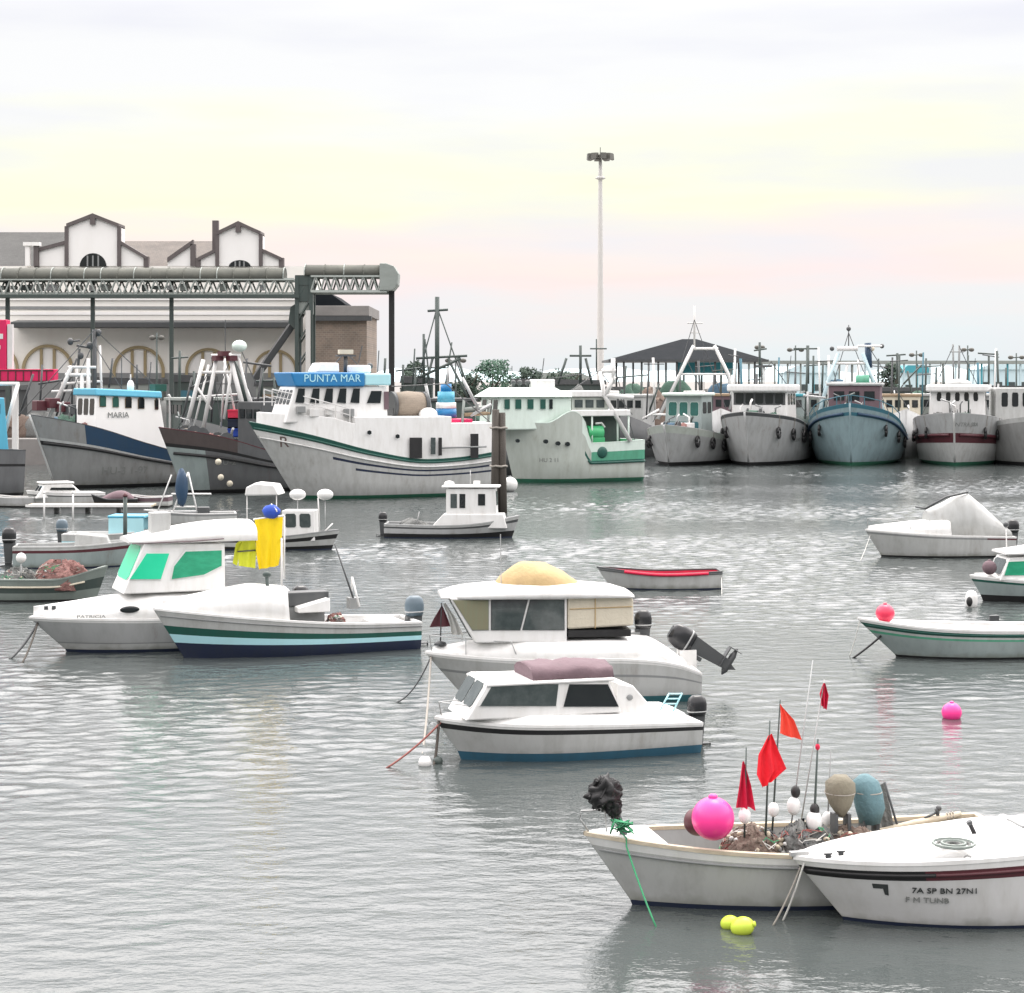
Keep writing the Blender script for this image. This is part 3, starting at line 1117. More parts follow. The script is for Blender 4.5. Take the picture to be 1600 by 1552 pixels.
me.polygons.foreach_set('loop_start', np.arange(0, quads.size, 4, dtype=np.int32))
me.polygons.foreach_set('loop_total', np.full(len(quads), 4, np.int32))
me.polygons.foreach_set('use_smooth', np.ones(len(quads), bool))
me.update(calc_edges=True)
me.validate()
me.materials.append(m)
wo = bpy.data.objects.new('water', me)
COL.objects.link(wo)
tag(wo, 'grey rippled harbour water reflecting the boats and pale sky', kind='structure')
# harbour bed under the water sheet, and quays
QL, QR, QZ = 165.0, 189.0, 2.2
gm = MB()
gm.add([(-2500, QL, QZ), (-3, QL, QZ), (-3, QR, QZ), (2500, QR, QZ), (2500, 6000, QZ), (-2500, 6000, QZ)], [(0, 1, 2, 3, 4, 5)], 'concrete')
gm.add([(-2500, QL, -.6), (-3, QL, -.6), (-3, QR, -.6), (2500, QR, -.6), (-2500, QL, QZ), (-3, QL, QZ), (-3, QR, QZ), (2500, QR, QZ)],
       [(0, 1, 5, 4), (1, 2, 6, 5), (2, 3, 7, 6)], 'concrete')
tag(gm.build('quay_ground'), 'grey concrete quay and yard behind the trawlers', kind='structure')

# ------------------------------------------------------------------ market hall with stepped gables
HY = 190.0
hall = empty('market_hall', (P(240, 590, HY).x, HY, QZ), 'long whitewashed fish market hall with two raised gables and arched windows', 'building')


def H(px, py, dy=0):
    """pixel on the plane dy behind the facade, in the hall's own frame"""
    v = P(px, py, HY + dy)
    return Vector((v.x - hall.location.x, dy, v.z - QZ))


mb = MB()
a, b_ = H(-70, 600), H(478, 600)
top = H(0, 416).z
mb.hexa([(a.x, 0, 0), (b_.x, 0, 0), (b_.x, 16, 0), (a.x, 16, 0), (a.x, 0, top), (b_.x, 0, top), (b_.x, 16, top), (a.x, 16, top)], 'plasterwarm')
mb.build('facade_wall', hall)
for py, d in ((481, .12), (467, .2), (490, .1)):
    q0, q1 = H(-60, py), H(470, py)
    MB().box(((q0.x + q1.x) / 2, -d / 2, q0.z), (q1.x - q0.x, d, .28), 'grey' if py == 481 else 'plaster').build('string_course', hall)
# dark continuous canopy over the arches
q0, q1 = H(27, 506), H(468, 506)
mb = MB()
mb.hexa([(q0.x, -2.6, q0.z - .45), (q1.x, -2.6, q0.z - .45), (q1.x, -.01, q0.z - .45), (q0.x, -.01, q0.z - .45),
         (q0.x, -2.6, q0.z + .1), (q1.x, -2.6, q0.z + .1), (q1.x, -.01, q0.z + .35), (q0.x, -.01, q0.z + .35)], 'dkgrey')
mb.build('canopy', hall, .05)
# dark plinth behind the boats
q = H(0, 583)
MB().box(((a.x + b_.x) / 2, -.06, q.z / 2), (b_.x - a.x, .1, q.z), 'grey').build('plinth', hall)


def arch(cx, ytop, ybot, rx, mats=('ochre', 'glassgrey')):
    c = H(cx, ytop + rx * 1.0)
    r = rx / FPX * HY
    z0 = H(cx, ybot).z
    pane, ring = [], []
    for k in range(17):
        an = PI * k / 16
        pane.append((c.x + r * .93 * math.cos(an), -.03, c.z + r * .93 * math.sin(an)))
    pane = [(c.x + r * .93, -.03, z0)] + pane + [(c.x - r * .93, -.03, z0)]
    w = MB().prism(pane, (0, .12, 0), 'plaster').build('arched_window', hall)
    mb = MB()
    pts = [(r, z0 - c.z)] + [(r * math.cos(PI * k / 20), r * math.sin(PI * k / 20)) for k in range(21)] + [(-r, z0 - c.z)]
    outp = [(x * (1.13 if z < 0 else 1.13), z * 1.13 if z > 0 else z) for x, z in pts]
    for i in range(len(pts) - 1):
        A, B, C_, D = pts[i], pts[i + 1], outp[i + 1], outp[i]
        mb.hexa([(c.x + e[0], yy, c.z + e[1]) for yy in (-.22, .02) for e in (A, B, C_, D)], mats[0])
    for u in (-.28, .28):
        mb.box((c.x + u * r, -.1, (z0 + c.z + r * .93) / 2), (.28, .16, c.z + r * .93 - z0), mats[0])
    mb.build('arch_frame', w)


for cx, yt, rx in ((-8, 543, 33), (75, 543, 36), (217, 545, 36), (326, 548, 32), (430, 550, 31)):
    arch(cx, yt, 590, rx)


def gable(cx, apex, x0, x1, yt, xs0, ys0, xs1, ys1, lr, depth=2.6):
    """raised gable front with sloping shoulders"""
    P0 = [(x0, 416), (x1, 416), (x1, yt), (cx + (x1 - cx) * .55, apex + 9), (cx, apex), (cx - (cx - x0) * .55, apex + 9), (x0, yt)]
    poly = [H(*p) for p in P0]
    mb = MB()
    mb.prism([(v.x, -.15, v.z) for v in poly], (0, depth, 0), 'plaster')
    g = mb.build('gable', hall)
    mb = MB()
    top_ = [poly[2], poly[3], poly[4], poly[5], poly[6]]
    for i in range(4):
        A, B = top_[i], top_[i + 1]
        mb.hexa([(A.x, -.45, A.z - .1), (B.x, -.45, B.z - .1), (B.x, depth, B.z - .1), (A.x, depth, A.z - .1),
                 (A.x, -.45, A.z + .26), (B.x, -.45, B.z + .26), (B.x, depth, B.z + .26), (A.x, depth, A.z + .26)], 'coping')
    mb.build('gable_coping', g)
    mb = MB()
    for x in (x0, x1):
        v0, v1 = H(x, 416), H(x, yt)
        mb.box((v0.x, -.2, (v0.z + v1.z) / 2), (.36, .4, v1.z - v0.z), 'coping')
    v = H(cx, apex)
    mb.box((v.x, -.3, v.z - .35), (.5, .35, 1.0), 'coping')
    mb.build('corner_pilaster', g)
    for (xa, xb, ya, yb) in ((x0, xs0, yt + 28, ys0), (x1, xs1, yt + 28, ys1)):
        s = 1 if xb > xa else -1
        A, B, C_, D = H(xa + s * 1.8, ya), H(xb, yb), H(xb, 416), H(xa + s * 1.8, 416)
        MB().prism([(v.x, -.1, v.z) for v in (D, C_, B, A)], (0, .8, 0), 'plaster').build('shoulder_wall', hall)
        mb = MB()
        mb.hexa([(A.x, -.35, A.z), (B.x, -.35, B.z), (B.x, .9, B.z), (A.x, .9, A.z), (A.x, -.35, A.z + .35), (B.x, -.35, B.z + .35), (B.x, .9, B.z + .35), (A.x, .9, A.z + .35)], 'coping')
        mb.box((B.x, .1, (B.z + C_.z) / 2 + .1), (.5, .7, B.z - C_.z + .4), 'coping')
        mb.build('shoulder_coping', hall)
    # half-round window
    c = H(cx + (0 if lr > 20 else 2), 417)
    r = lr / FPX * HY
    hh = r if lr > 20 else r * .6
    pl = [(c.x + r * math.cos(PI * k / 14), -.2, c.z + hh * math.sin(PI * k / 14)) for k in range(15)]
    w = MB().prism(pl, (0, .15, 0), 'glass').build('lunette_window', g)
    mb = MB()
    for u in (-.4, 0, .4):
        mb.box((c.x + u * r, -.24, c.z + hh * .42), (.14, .1, hh * .8), 'grey')
    mb.build('glazing_bars', w)


gable(146, 338, 105, 187, 354, 58, 394, 229, 406, 21)
gable(373, 350, 340, 408, 366, 310, 408, 440, 408, 17)
# roofs behind the gables
for (x0, x1, yr, mt, yb) in ((-70, 104, 363, 'tilegrey', 416), (190, 336, 377, 'tiletan', 416)):
    A, B = H(x0, yb, 1.2), H(x1, yb, 1.2)
    C_, D = H(x1 - (0 if x0 < 0 else 4), yr, 14), H(x0 - (0 if x0 < 0 else 2), yr, 14)
    mb = MB()
    mb.prism([A, B, C_, D], (0, .05, -.4), mt)
    E, F_ = Vector((C_.x, 27, A.z)), Vector((D.x, 27, A.z))
    mb.prism([D, C_, E, F_], (0, -.05, -.4), mt)
    mb.build('roof', hall)
# small gable end and rake between the two
mb = MB()
A, B, C_ = H(262, 410), H(302, 382), H(302, 416)
mb.prism([(v.x, -.05, v.z) for v in (H(262, 416), C_, B, A)], (0, .5, 0), 'plaster')
mb.build('side_gable', hall)
mb = MB()
mb.hexa([(A.x, -.3, A.z), (B.x, -.3, B.z), (B.x, .6, B.z), (A.x, .6, A.z), (A.x, -.3, A.z + .45), (B.x, -.3, B.z + .45), (B.x, .6, B.z + .45), (A.x, .6, A.z + .45)], 'coping')
mb.box((B.x, 0, (B.z + C_.z) / 2), (.5, .6, B.z - C_.z), 'coping')
mb.build('side_gable_coping', hall)
mb = MB()
for x in (45, 58):
    v0, v1 = H(x, 416), H(x, 382)
    mb.box((v0.x, -.3, (v0.z + v1.z) / 2), (.45, .5, v1.z - v0.z), 'plaster' if x == 45 else 'coping')
    mb.box((v0.x, -.3, v1.z), (.8, .8, .35), 'plaster')
mb.build('corner_pinnacle', hall)
v0, v1 = H(337, 416, 1), H(337, 345, 1)
MB().box((v0.x, 1, (v0.z + v1.z) / 2), (.6, .6, v1.z - v0.z), 'coping').build('chimney', hall)

# brown annex at the hall's right end
AY = 187.0
ax = empty('brick_annex', (P(527, 590, AY).x, AY, QZ), 'brown brick annex with a pale parapet at the right end of the market hall', 'building')


def A_(px, py, dy=0):
    v = P(px, py, AY + dy)
    return Vector((v.x - ax.location.x, dy, v.z - QZ))


x0, x1 = A_(482, 590).x, A_(573, 590).x
z1 = A_(500, 494).z
MB().hexa([(x0, 0, 0), (x1, 0, 0), (x1, 14, 0), (x0, 14, 0), (x0, 0, z1), (x1, 0, z1), (x1, 14, z1), (x0, 14, z1)], 'brick').build('brick_wall', ax)
z2 = A_(500, 478).z
MB().box(((x0 + x1) / 2, 6.9, (z1 + z2) / 2), (x1 - x0 + .5, 14.6, z2 - z1), 'concrete').build('parapet', ax, .05)
MB().box(((x0 + x1) / 2 + .2, -.25, z1 - .25), (x1 - x0 + .6, .5, .45), 'dkgrey').build('eaves_gutter', ax)
p = [A_(486, 477), A_(572, 489), A_(568, 482), A_(540, 476), A_(515, 458), A_(486, 455)]
MB().prism([(v.x, .2, v.z) for v in p], (0, 13, 0), 'slate').build('roof', ax)
for u in (0.2, 0.5, 0.8):
    MB().box((x0 + (x1 - x0) * u, -.03, z1 * .3), (1.2, .1, 1.7), 'glass').build('window', ax)

# ------------------------------------------------------------------ elevated conveyor gantry in front of the hall
GY = 176.0
gt = empty('conveyor_gantry', (P(475, 590, GY).x, GY, QZ), 'grey-green elevated conveyor gantry on steel legs running in front of the market hall', 'gantry')


def G(px, py, dy=0):
    v = P(px, py, GY + dy)
    return Vector((v.x - gt.location.x, dy, v.z - QZ))


def barrel(xa, xb, yt, yb, ya_t=None):
    mb = MB()
    rings = []
    for px, t in ((xa, yt), (xb, ya_t or yt)):
        c, d = G(px, yb), G(px, t)
        h = d.z - c.z
        rings.append([Vector((c.x, 1.4 * math.cos(PI * k / 10), c.z + h * math.sin(PI * k / 10) ** .7)) for k in range(11)])
    mb.loft(rings, 'olivemetal')
    nr = int(abs(rings[1][0].x - rings[0][0].x) / 1.5)
    for i in range(nr + 1):                  # sheet joints
        u = i / nr
        mb.tube([a.lerp(b, u) + Vector((0, 0, .02)) for a, b in zip(*rings)], .06, rnd.choice(['olivemetal', 'greenmetal', 'greenmetal']), 4)
    return mb.build('conveyor_roof', gt)


barrel(-70, 445, 419, 437)
barrel(478, 600, 414, 431)


def truss(xa, xb, ya, yb, n, name='lattice_truss', mat='greenmetal', floor=True):
    mb = MB()
    for y in (-1.3, 1.3):
        A, B, C_, D = G(xa, yb), G(xb, yb), G(xa, ya), G(xb, ya)
        for q in (A, B, C_, D):
            q.y = y
        mb.tube([A, B], .17, mat, 4)
        mb.tube([C_, D], .15, mat, 4)
        for i in range(n):
            u0, u1 = i / n, (i + 1) / n
            um = (u0 + u1) / 2
            mb.tube([A.lerp(B, u0), C_.lerp(D, um)], .09, mat, 4)
            mb.tube([C_.lerp(D, um), A.lerp(B, u1)], .09, mat, 4)
    if floor:
        A, B = G(xa, yb - 4), G(xb, yb - 4)
        mb.box(((A.x + B.x) / 2, 0, A.z), (B.x - A.x, 2.3, .16), 'greenmetal')
        A, B = G(xa, yb - 14), G(xb, yb - 14)
        for i in range(n):                       # rollers and troughs inside
            x = A.x + (B.x - A.x) * (i + .5) / n
            if rnd.random() < .6:
                mb.box((x, 0, A.z - .1 * rnd.random()), ((B.x - A.x) / n * rnd.uniform(.3, .8), 1.2, rnd.uniform(.3, .7)), rnd.choice(['greenmetal', 'greenmetal', 'steel', 'dkgreenmetal']))
    return mb.build(name, gt)


truss(-70, 462, 438, 463, 26)
truss(488, 606, 433, 457, 8, floor=False)
A, B = G(-70, 462), G(470, 462)
MB().box(((A.x + B.x) / 2, -1.5, A.z - .1), (B.x - A.x, .12, .3), 'dkgreenmetal').build('walkway_edge', gt)
# rounded drive housing at the end
c = G(610, 434)
mb = MB()
pl = [(c.x - .9, -1.5, c.z - 1.25), (c.x + .3, -1.5, c.z - 1.25), (c.x + .75, -1.5, c.z - .7), (c.x + .82, -1.5, c.z + .3), (c.x + .4, -1.5, c.z + 1.0), (c.x - .3, -1.5, c.z + 1.25), (c.x - .9, -1.5, c.z + 1.25)]
mb.prism(pl, (0, 3, 0), 'greenmetal')
mb.build('drive_housing', gt, .08)


def leg(px, ya, w, mat, name='support_leg', pyb=None, dy=0):
    A = G(px, ya)
    B = G(px, pyb) if pyb else Vector((A.x, 0, 0))
    return MB().box((A.x, dy, (A.z + B.z) / 2), (w, w, A.z - B.z), mat).build(name, gt)


for px in (12, 145, 268):
    leg(px, 437, .34, 'dkgreenmetal')
leg(612, 455, .5, 'black')
tw = MB()
A, B = G(466, 432), G(488, 432)
Z2 = G(470, 486).z
for x in (A.x, B.x):
    for y in (-1.1, 1.1):
        tw.box((x, y, A.z / 2), (.34, .34, A.z), 'dkgreenmetal')
tw.box(((A.x + B.x) / 2, 0, A.z - .4), (B.x - A.x + .3, 2.4, .9), 'dkgreenmetal')
tw.box(((A.x + B.x) / 2, 0, G(470, 458).z), (B.x - A.x + .2, 2.3, 1.6), 'dkgreenmetal')
tw.box(((A.x + B.x) / 2, 0, G(470, 480).z), (B.x - A.x + .1, 2.0, 1.3), 'greenmetal')
for i in range(7):
    za, zb = A.z * i / 7, A.z * (i + 1) / 7
    for y in (-1.1, 1.1):
        tw.tube([(A.x, y, za), (B.x, y, zb)], .08, 'dkgreenmetal', 4)
tw.build('lattice_tower', gt)
leg(484, 486, .42, 'palepole', 'drain_pipe', dy=-1.4)
A, B = G(476, 480), G(398, 592)
tw = MB().tube([(A.x, -.3, A.z), (B.x, -.3, B.z)], .34, 'dkgrey', 4)
tw.tube([(A.x, .5, A.z), (B.x, .5, B.z)], .34, 'dkgrey', 4)
tw.build('diagonal_chute', gt)
A, B = G(452, 505), G(472, 470)
MB().hexa([(A.x, -.8, A.z), (B.x, -.8, A.z - 1.2), (B.x, .8, A.z - 1.2), (A.x, .8, A.z), (A.x + .2, -.8, B.z - .6), (B.x, -.8, B.z), (B.x, .8, B.z), (A.x + .2, .8, B.z - .6)], 'dkgreenmetal').build('hopper', gt)
# ------------------------------------------------------------------ magenta crane arm at the left edge
cy_ = 150.0
v = P(2, 590, cy_)
cr = empty('boat_hoist', (v.x, cy_, 0), 'magenta painted hoist post with a short horizontal arm at the far left', 'hoist')


def K(px, py):
    q = P(px, py, cy_)
    return Vector((q.x - v.x, 0, q.z))


A, B = K(-30, 700), K(13, 500)
MB().box(((A.x + B.x) / 2, 0, (K(0, 585).z + B.z) / 2), (B.x - A.x, 1.2, B.z - K(0, 585).z), 'magenta').build('upright_column', cr, .05)
A, B = K(-30, 597), K(88, 577)
MB().box(((A.x + B.x) / 2, 0, (A.z + B.z) / 2), (B.x - A.x, 1.3, B.z - A.z), 'magenta').build('horizontal_arm', cr, .04)
A, B = K(14, 580), K(22, 507)
MB().box(((A.x + B.x) / 2, -.3, (A.z + B.z) / 2), (B.x - A.x, .4, B.z - A.z), 'whitesteel').build('ladder_rail', cr)
mb = MB()
for (xa, ya, xb, yb) in ((-6, 522, 8, 530), (-12, 540, 4, 546)):
    A, B = K(xa, yb), K(xb, ya)
    mb.box(((A.x + B.x) / 2, -.62, (A.z + B.z) / 2), (B.x - A.x, .03, B.z - A.z), 'whitesteel')
mb.build('white_marking', cr)
mb = MB()
for k in range(9):
    A = K(-20 + k * 12, 587)
    mb.box((A.x, -.67, A.z), (.08, .05, .9), 'maroon')
A, B = K(-30, 579), K(86, 579)
mb.box(((A.x + B.x) / 2, -.67, A.z), (B.x - A.x, .06, .1), 'maroon')
A, B = K(-30, 596), K(86, 596)
mb.box(((A.x + B.x) / 2, -.67, A.z), (B.x - A.x, .06, .1), 'maroon')
mb.build('arm_stiffeners', cr)
A, B = K(-30, 700), K(-8, 590)
MB().box(((A.x + B.x) / 2, 0, K(0, 597).z / 2), (B.x - A.x, 1, K(0, 597).z), 'maroon').build('base_column', cr)
A = K(24, 597)
MB().box((A.x, 0, A.z / 2), (.4, .5, A.z), 'whitesteel').build('support_strut', cr)

# ------------------------------------------------------------------ tall floodlight mast
LY = 250.0
lm = empty('floodlight_mast', (P(938, 590, LY).x, LY, QZ), 'very tall pale floodlight mast with a ring of lamps at its top', 'light mast')
zt = P(938, 246, LY).z - QZ
MB().lathe([(.55, 0), (.5, 3), (.36, zt * .6), (.26, zt - 2.4), (.2, zt - .3)], 'palepole', n=12).build('pole', lm)
MB().lathe([(.4, zt - 2.9), (.75, zt - 2.75), (.4, zt - 2.5)], 'palepole', n=12).build('collar', lm)
MB().lathe([(.25, zt - .1), (1.2, zt + .05), (1.2, zt + .2), (.25, zt + .25)], 'lamp', n=16).build('head_ring', lm)
for k in range(8):
    an = 2 * PI * k / 8 + .2
    mb = MB()
    R = Matrix.Rotation(an, 3, 'Z')
    mb.hexa([R @ Vector(q) + Vector((0, 0, zt + .15)) for q in ((1.0, -.4, -.3), (1.75, -.4, -.5), (1.75, .4, -.5), (1.0, .4, -.3), (1.05, -.35, .35), (1.7, -.35, .3), (1.7, .35, .3), (1.05, .35, .35))], 'lamp')
    mb.build('floodlight', lm)
MB().tube([(0, 0, zt + .2), (.0, 0, zt + 1.3)], .05, 'lamp', 5).build('lightning_rod', lm)

# ------------------------------------------------------------------ pavilion and long shed on the right
PY = 215.0
pv = empty('open_pavilion', (P(1075, 590, PY).x, PY, QZ), 'open-sided harbour pavilion with a dark slate hipped roof on thin posts', 'pavilion')


def V(px, py, dy=0):
    q = P(px, py, PY + dy)
    return Vector((q.x - pv.location.x, dy, q.z - QZ))


e0, e1 = V(953, 562), V(1199, 562)
ap0, ap1 = V(1066, 530, 8), V(1088, 530, 8)
mb = MB()
c4 = [(e0.x, 0, e0.z), (e1.x, 0, e0.z), (e1.x, 16, e0.z), (e0.x, 16, e0.z)]
mb.add(c4 + [(ap0.x, 8, ap0.z), (ap1.x, 8, ap1.z)], [(0, 1, 5, 4), (1, 2, 5), (2, 3, 4, 5), (3, 0, 4), (3, 2, 1, 0)], 'slate')
mb.build('hipped_roof', pv)
MB().box(((e0.x + e1.x) / 2, 8, e0.z - .12), (e1.x - e0.x + .3, 16.3, .25), 'dkgrey').build('roof_edge', pv)
for px in (975, 1003, 1029, 1058, 1088, 1118, 1150, 1180):
    for dy in (.4, 15.6):
        q = V(px, 560)
        MB().box((q.x, dy, e0.z / 2 - .12), (.22, .22, e0.z - .24), 'dkgrey').build('post', pv)
q0, q1 = V(1062, 566), V(1150, 586)
MB().box(((q0.x + q1.x) / 2, 3, (q0.z + q1.z) / 2), (q1.x - q0.x, .08, q0.z - q1.z), 'tealsheet').build('teal_sheet', pv)
q0, q1 = V(1085, 545), V(1125, 548)

SY = 232.0
sh = empty('long_shed', (P(1400, 590, SY).x, SY, QZ), 'long low flat-roofed quay shed of pale blue panels and thin posts, right of the pavilion', 'shed')


def S_(px, py, dy=0):
    q = P(px, py, SY + dy)
    return Vector((q.x - sh.location.x, dy, q.z - QZ))


q0, q1 = S_(1165, 566), S_(1640, 570)
MB().box(((q0.x + q1.x) / 2, 4, q0.z), (q1.x - q0.x, 9, .35), 'greenmetal').build('flat_roof', sh)
for i in range(24):
    x = q0.x + .4 + (q1.x - q0.x - .8) * i / 23
    MB().box((x, 0, q0.z / 2 - .1), (.2, .2, q0.z - .2), rnd.choice(['tealsheet', 'paleblue', 'greenmetal'])).build('post', sh)
x0_, x1_ = S_(1165, 600).x, S_(1640, 600).x
mb = MB()
mb.box(((x0_ + x1_) / 2, .8, 1.0), (x1_ - x0_, .1, 2.0), 'greenmetal')
mb.build('low_wall', sh)
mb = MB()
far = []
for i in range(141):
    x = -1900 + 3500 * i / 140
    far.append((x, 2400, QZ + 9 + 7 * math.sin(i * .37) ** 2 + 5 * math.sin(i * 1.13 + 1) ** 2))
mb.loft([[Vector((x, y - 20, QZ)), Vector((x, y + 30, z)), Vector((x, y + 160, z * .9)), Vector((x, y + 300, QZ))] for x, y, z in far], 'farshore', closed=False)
tag(mb.build('hills'), 'low far shore along the horizon, pale blue-green haze put into its colour', kind='structure')
# far pale buildings on the skyline
for (xa, xb, ya, Y, mt, nm, lb) in ((1408, 1456, 571, 300, 'tealsheet', 'harbour_building', 'small teal-roofed harbour building above the shed, between two white trawlers'),
                                    (1530, 1640, 566, 330, 'paleblue', 'harbour_building', 'pale blue warehouse on the skyline at the far right'),
                                    (1225, 1312, 572, 320, 'paleblue', 'harbour_building', 'pale blue warehouse on the skyline beside the pavilion'),
                                    (830, 925, 582, 300, 'plaster', 'harbour_building', 'low whitish building behind the dark trees near the light mast')):
    A, B = P(xa, 600, Y), P(xb, 600, Y)
    z = P(xa, ya, Y).z - QZ
    e = empty(nm, ((A.x + B.x) / 2, Y, QZ), lb, 'building')
    w = B.x - A.x
    MB().box((0, 4, z * .42), (w, 8, z * .84), 'paleblue' if mt == 'tealsheet' else mt).build('wall', e)
    MB().prism([(-w / 2 - .3, -.4, z * .84 + .003), (w / 2 + .3, -.4, z * .84 + .003), (w / 2 - w * .2, -.4, z), (-w / 2 + w * .2, -.4, z)], (0, 8.8, 0), mt if mt != 'plaster' else 'greenmetal').build('roof', e)
    for k in range(int(w / 2.2)):
        MB().box((-w / 2 + 1.2 + k * 2.2, -.03, z * .5), (1.1, .08, 1.1), 'glassgrey').build('window', e)

# ------------------------------------------------------------------ trees
def foliage_mat(name, a, b):
    m = bpy.data.materials.new(name)
    m.use_nodes = True
    nt = m.node_tree
    p = nt.nodes['Principled BSDF']
    p.inputs['Roughness'].default_value = .7
    tc = nt.nodes.new('ShaderNodeTexCoord')
    n = nt.nodes.new('ShaderNodeTexNoise')
    n.inputs['Scale'].default_value = 1.6
    n.inputs['Detail'].default_value = 4
    nt.links.new(tc.outputs['Object'], n.inputs['Vector'])
    r = nt.nodes.new('ShaderNodeValToRGB')
    r.color_ramp.elements[0].position = .35
    r.color_ramp.elements[0].color = (*a, 1)
    r.color_ramp.elements[1].position = .65
    r.color_ramp.elements[1].color = (*b, 1)
    nt.links.new(n.outputs['Fac'], r.inputs[0])
    nt.links.new(r.outputs[0], p.inputs['Base Color'])
    return m


M['leaf'] = foliage_mat('dark_blue_green_leaves', (.02, .06, .04), (.07, .16, .10))
M['leafdark'] = foliage_mat('very_dark_leaves', (.018, .035, .025), (.05, .09, .06))
M['bark'] = paint('grey_brown_bark', (.09, .07, .055), .9, .6, (.05, .04, .03), (4, 4, .6), bump=.5)


def tree(px, pyt, rw, Y, mat, label, ang=0):
    base = P(px, 590, Y)
    zt = P(px, pyt, Y).z - QZ
    e = empty('harbour_tree', (base.x, Y, QZ), label, 'tree', 'trees behind the trawlers')
    R = rw / FPX * Y
    th = zt * .35
    t = MB()
    t.tube([(0, 0, 0), (.1, 0, th * .5), (.0, .1, th), (.1, 0, zt * .75)], [.3, .24, .2, .06], 'bark', 8)
    for k in range(6):
        an = k * 2.4
        t.tube([(0, 0, th + k * .2), (math.cos(an) * R * .4, math.sin(an) * R * .4, th + zt * .2 + k * .25), (math.cos(an) * R * .7, math.sin(an) * R * .7, th + zt * .33 + k * .3)], [.12, .08, .03], 'bark', 6)
    t.build('trunk', e)
    mb = MB()
    cl = []
    for k in range(26):
        an, rr = rnd.uniform(0, 2 * PI), R * math.sqrt(rnd.random()) * .85
        zc = th + (zt - th) * rnd.uniform(.08, .9)
        lim = 1 - .55 * max(0, (zc - th) / (zt - th) - .45) / .55
        cl.append((Vector((rr * lim * math.cos(an), rr * lim * math.sin(an), zc)), R * rnd.uniform(.18, .36)))
    for c, r in cl:
        for j in range(75):
            d = Vector((rnd.gauss(0, 1), rnd.gauss(0, 1), rnd.gauss(0, .8))).normalized() * r * rnd.uniform(.5, 1.1)
            p = c + d
            if p.z > zt:
                continue
            s = rnd.uniform(.12, .26)
            u = Vector((rnd.gauss(0, 1), rnd.gauss(0, 1), rnd.gauss(0, 1))).normalized()
            w = u.orthogonal().normalized()
            mb.add([p - u * s, p + w * s * .5, p + u * s, p - w * s * .5], [(0, 1, 2, 3)], mat)
    mb.build('crown', e)


tree(768, 562, 44, 225, 'leaf', 'blue-green rounded tree standing behind the mint and white trawler')
tree(728, 582, 30, 222, 'leafdark', 'small dark tree just left of the blue-green rounded tree')
tree(828, 574, 32, 228, 'leafdark', 'dark tree above the wheelhouse roof of the mint trawler')
tree(884, 574, 40, 230, 'leafdark', 'dark tree between the mint trawler and the light mast')
tree(648, 560, 26, 224, 'leafdark', 'dark tree beside the black leg at the end of the gantry')
tree(1395, 566, 28, 226, 'leafdark', 'dark tree behind the blue-rimmed trawler')

# ================================================================== near boats
# ---- front fishing boat with flags
b = Boat('fishing_boat', 'open white fishing boat loaded with red flag buoys, a pink float and nets', 'boat', 990, 1413, 12)
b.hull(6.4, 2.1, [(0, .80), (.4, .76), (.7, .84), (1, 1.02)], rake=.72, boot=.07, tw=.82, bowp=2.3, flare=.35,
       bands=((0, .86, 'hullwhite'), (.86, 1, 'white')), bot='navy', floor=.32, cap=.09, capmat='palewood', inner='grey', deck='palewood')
fb = b
b.strake('rub_rail', .8, .022, 'grey', 0, .99)
z1 = b.S(.97)
with b.part('foredeck', bevel=.01) as mb:
    pts = [b.sp(t, 1, 1, -.03) for t in (.84, .88, .92, .96, .992)]
    poly = [Vector((q.x, q.y, q.z + .015)) for q in pts] + [Vector((q.x, -q.y, q.z + .015)) for q in pts[::-1]]
    for i in range(4):
        A, B_ = poly[i], poly[i + 1]
        A2, B2 = Vector((A.x, -A.y, A.z)), Vector((B_.x, -B_.y, B_.z))
        up = Vector((0, 0, .05))
        mb.hexa([A, B_, B2, A2, A + up, B_ + up, B2 + up, A2 + up], 'white')
# bow rail
q0, q1, q2, q3 = b.p(908, 1298, -.1), b.p(906, 1266, -.1), b.p(940, 1266, .0), b.p(941, 1298, .0)
with b.part('bow_rail') as mb:
    mb.tube([b.p(921, 1300, 0), b.p(906, 1280, 0), b.p(908, 1267, 0), b.p(945, 1266, 0), b.p(948, 1300, 0)], .014, 'steel', 6)
# seats
for t in (.22, .5):
    x, hb, z = b.side(t, .7)
    with b.part('thwart', bevel=.01) as mb:
        mb.box((x, 0, z - .03), (.26, 2 * hb - .2, .05), 'palewood')
zf = fb.S(.6)


def in_fb(px, py, y):
    return fb.W(fb.p(px, py, y))


# black bundle lashed upright on the bow
c = fb.p(958, 1296, .12)
e = empty('lashed_bundle', fb.W(Vector((c.x, c.y, fb.S(.9) + .065))), 'black bundle lashed to a short post, standing upright on the bow of the flag boat', 'bundle', rz=fb.th)
mb = MB()
k = 1 / 109
mb.tube([(-.16, 0, 0), (-.10, 0, .16), (-.02, 0, .36), (.06, 0, .56)], [.05, .055, .06, .05], 'dkgrey', 8)
mb.build('post', e)
mb = MB()
mb.lump((.12, 0, .60), (.23, .17, .22), 'black', .55, 2.6, seed=5)
mb.lump((.0, .03, .42), (.10, .10, .18), 'black', .5, 3, seed=8)
for j in range(8):
    an = j * .8
    mb.tube([(.1 + .1 * math.cos(an), .08 * math.sin(an), .36), (.13 + .25 * math.cos(an + .4), .17 * math.sin(an + .4), .58), (.13 + .14 * math.cos(an + 1.2), .08, .80)], .016, 'black', 5)
mb.build('dark_cloth', e)
with_eye = MB()
with_eye.tube([(.0, .02, .10), (.03, .08, .2), (.0, .05, .3)], .012, 'steel', 5)
with_eye.build('shackle', e)
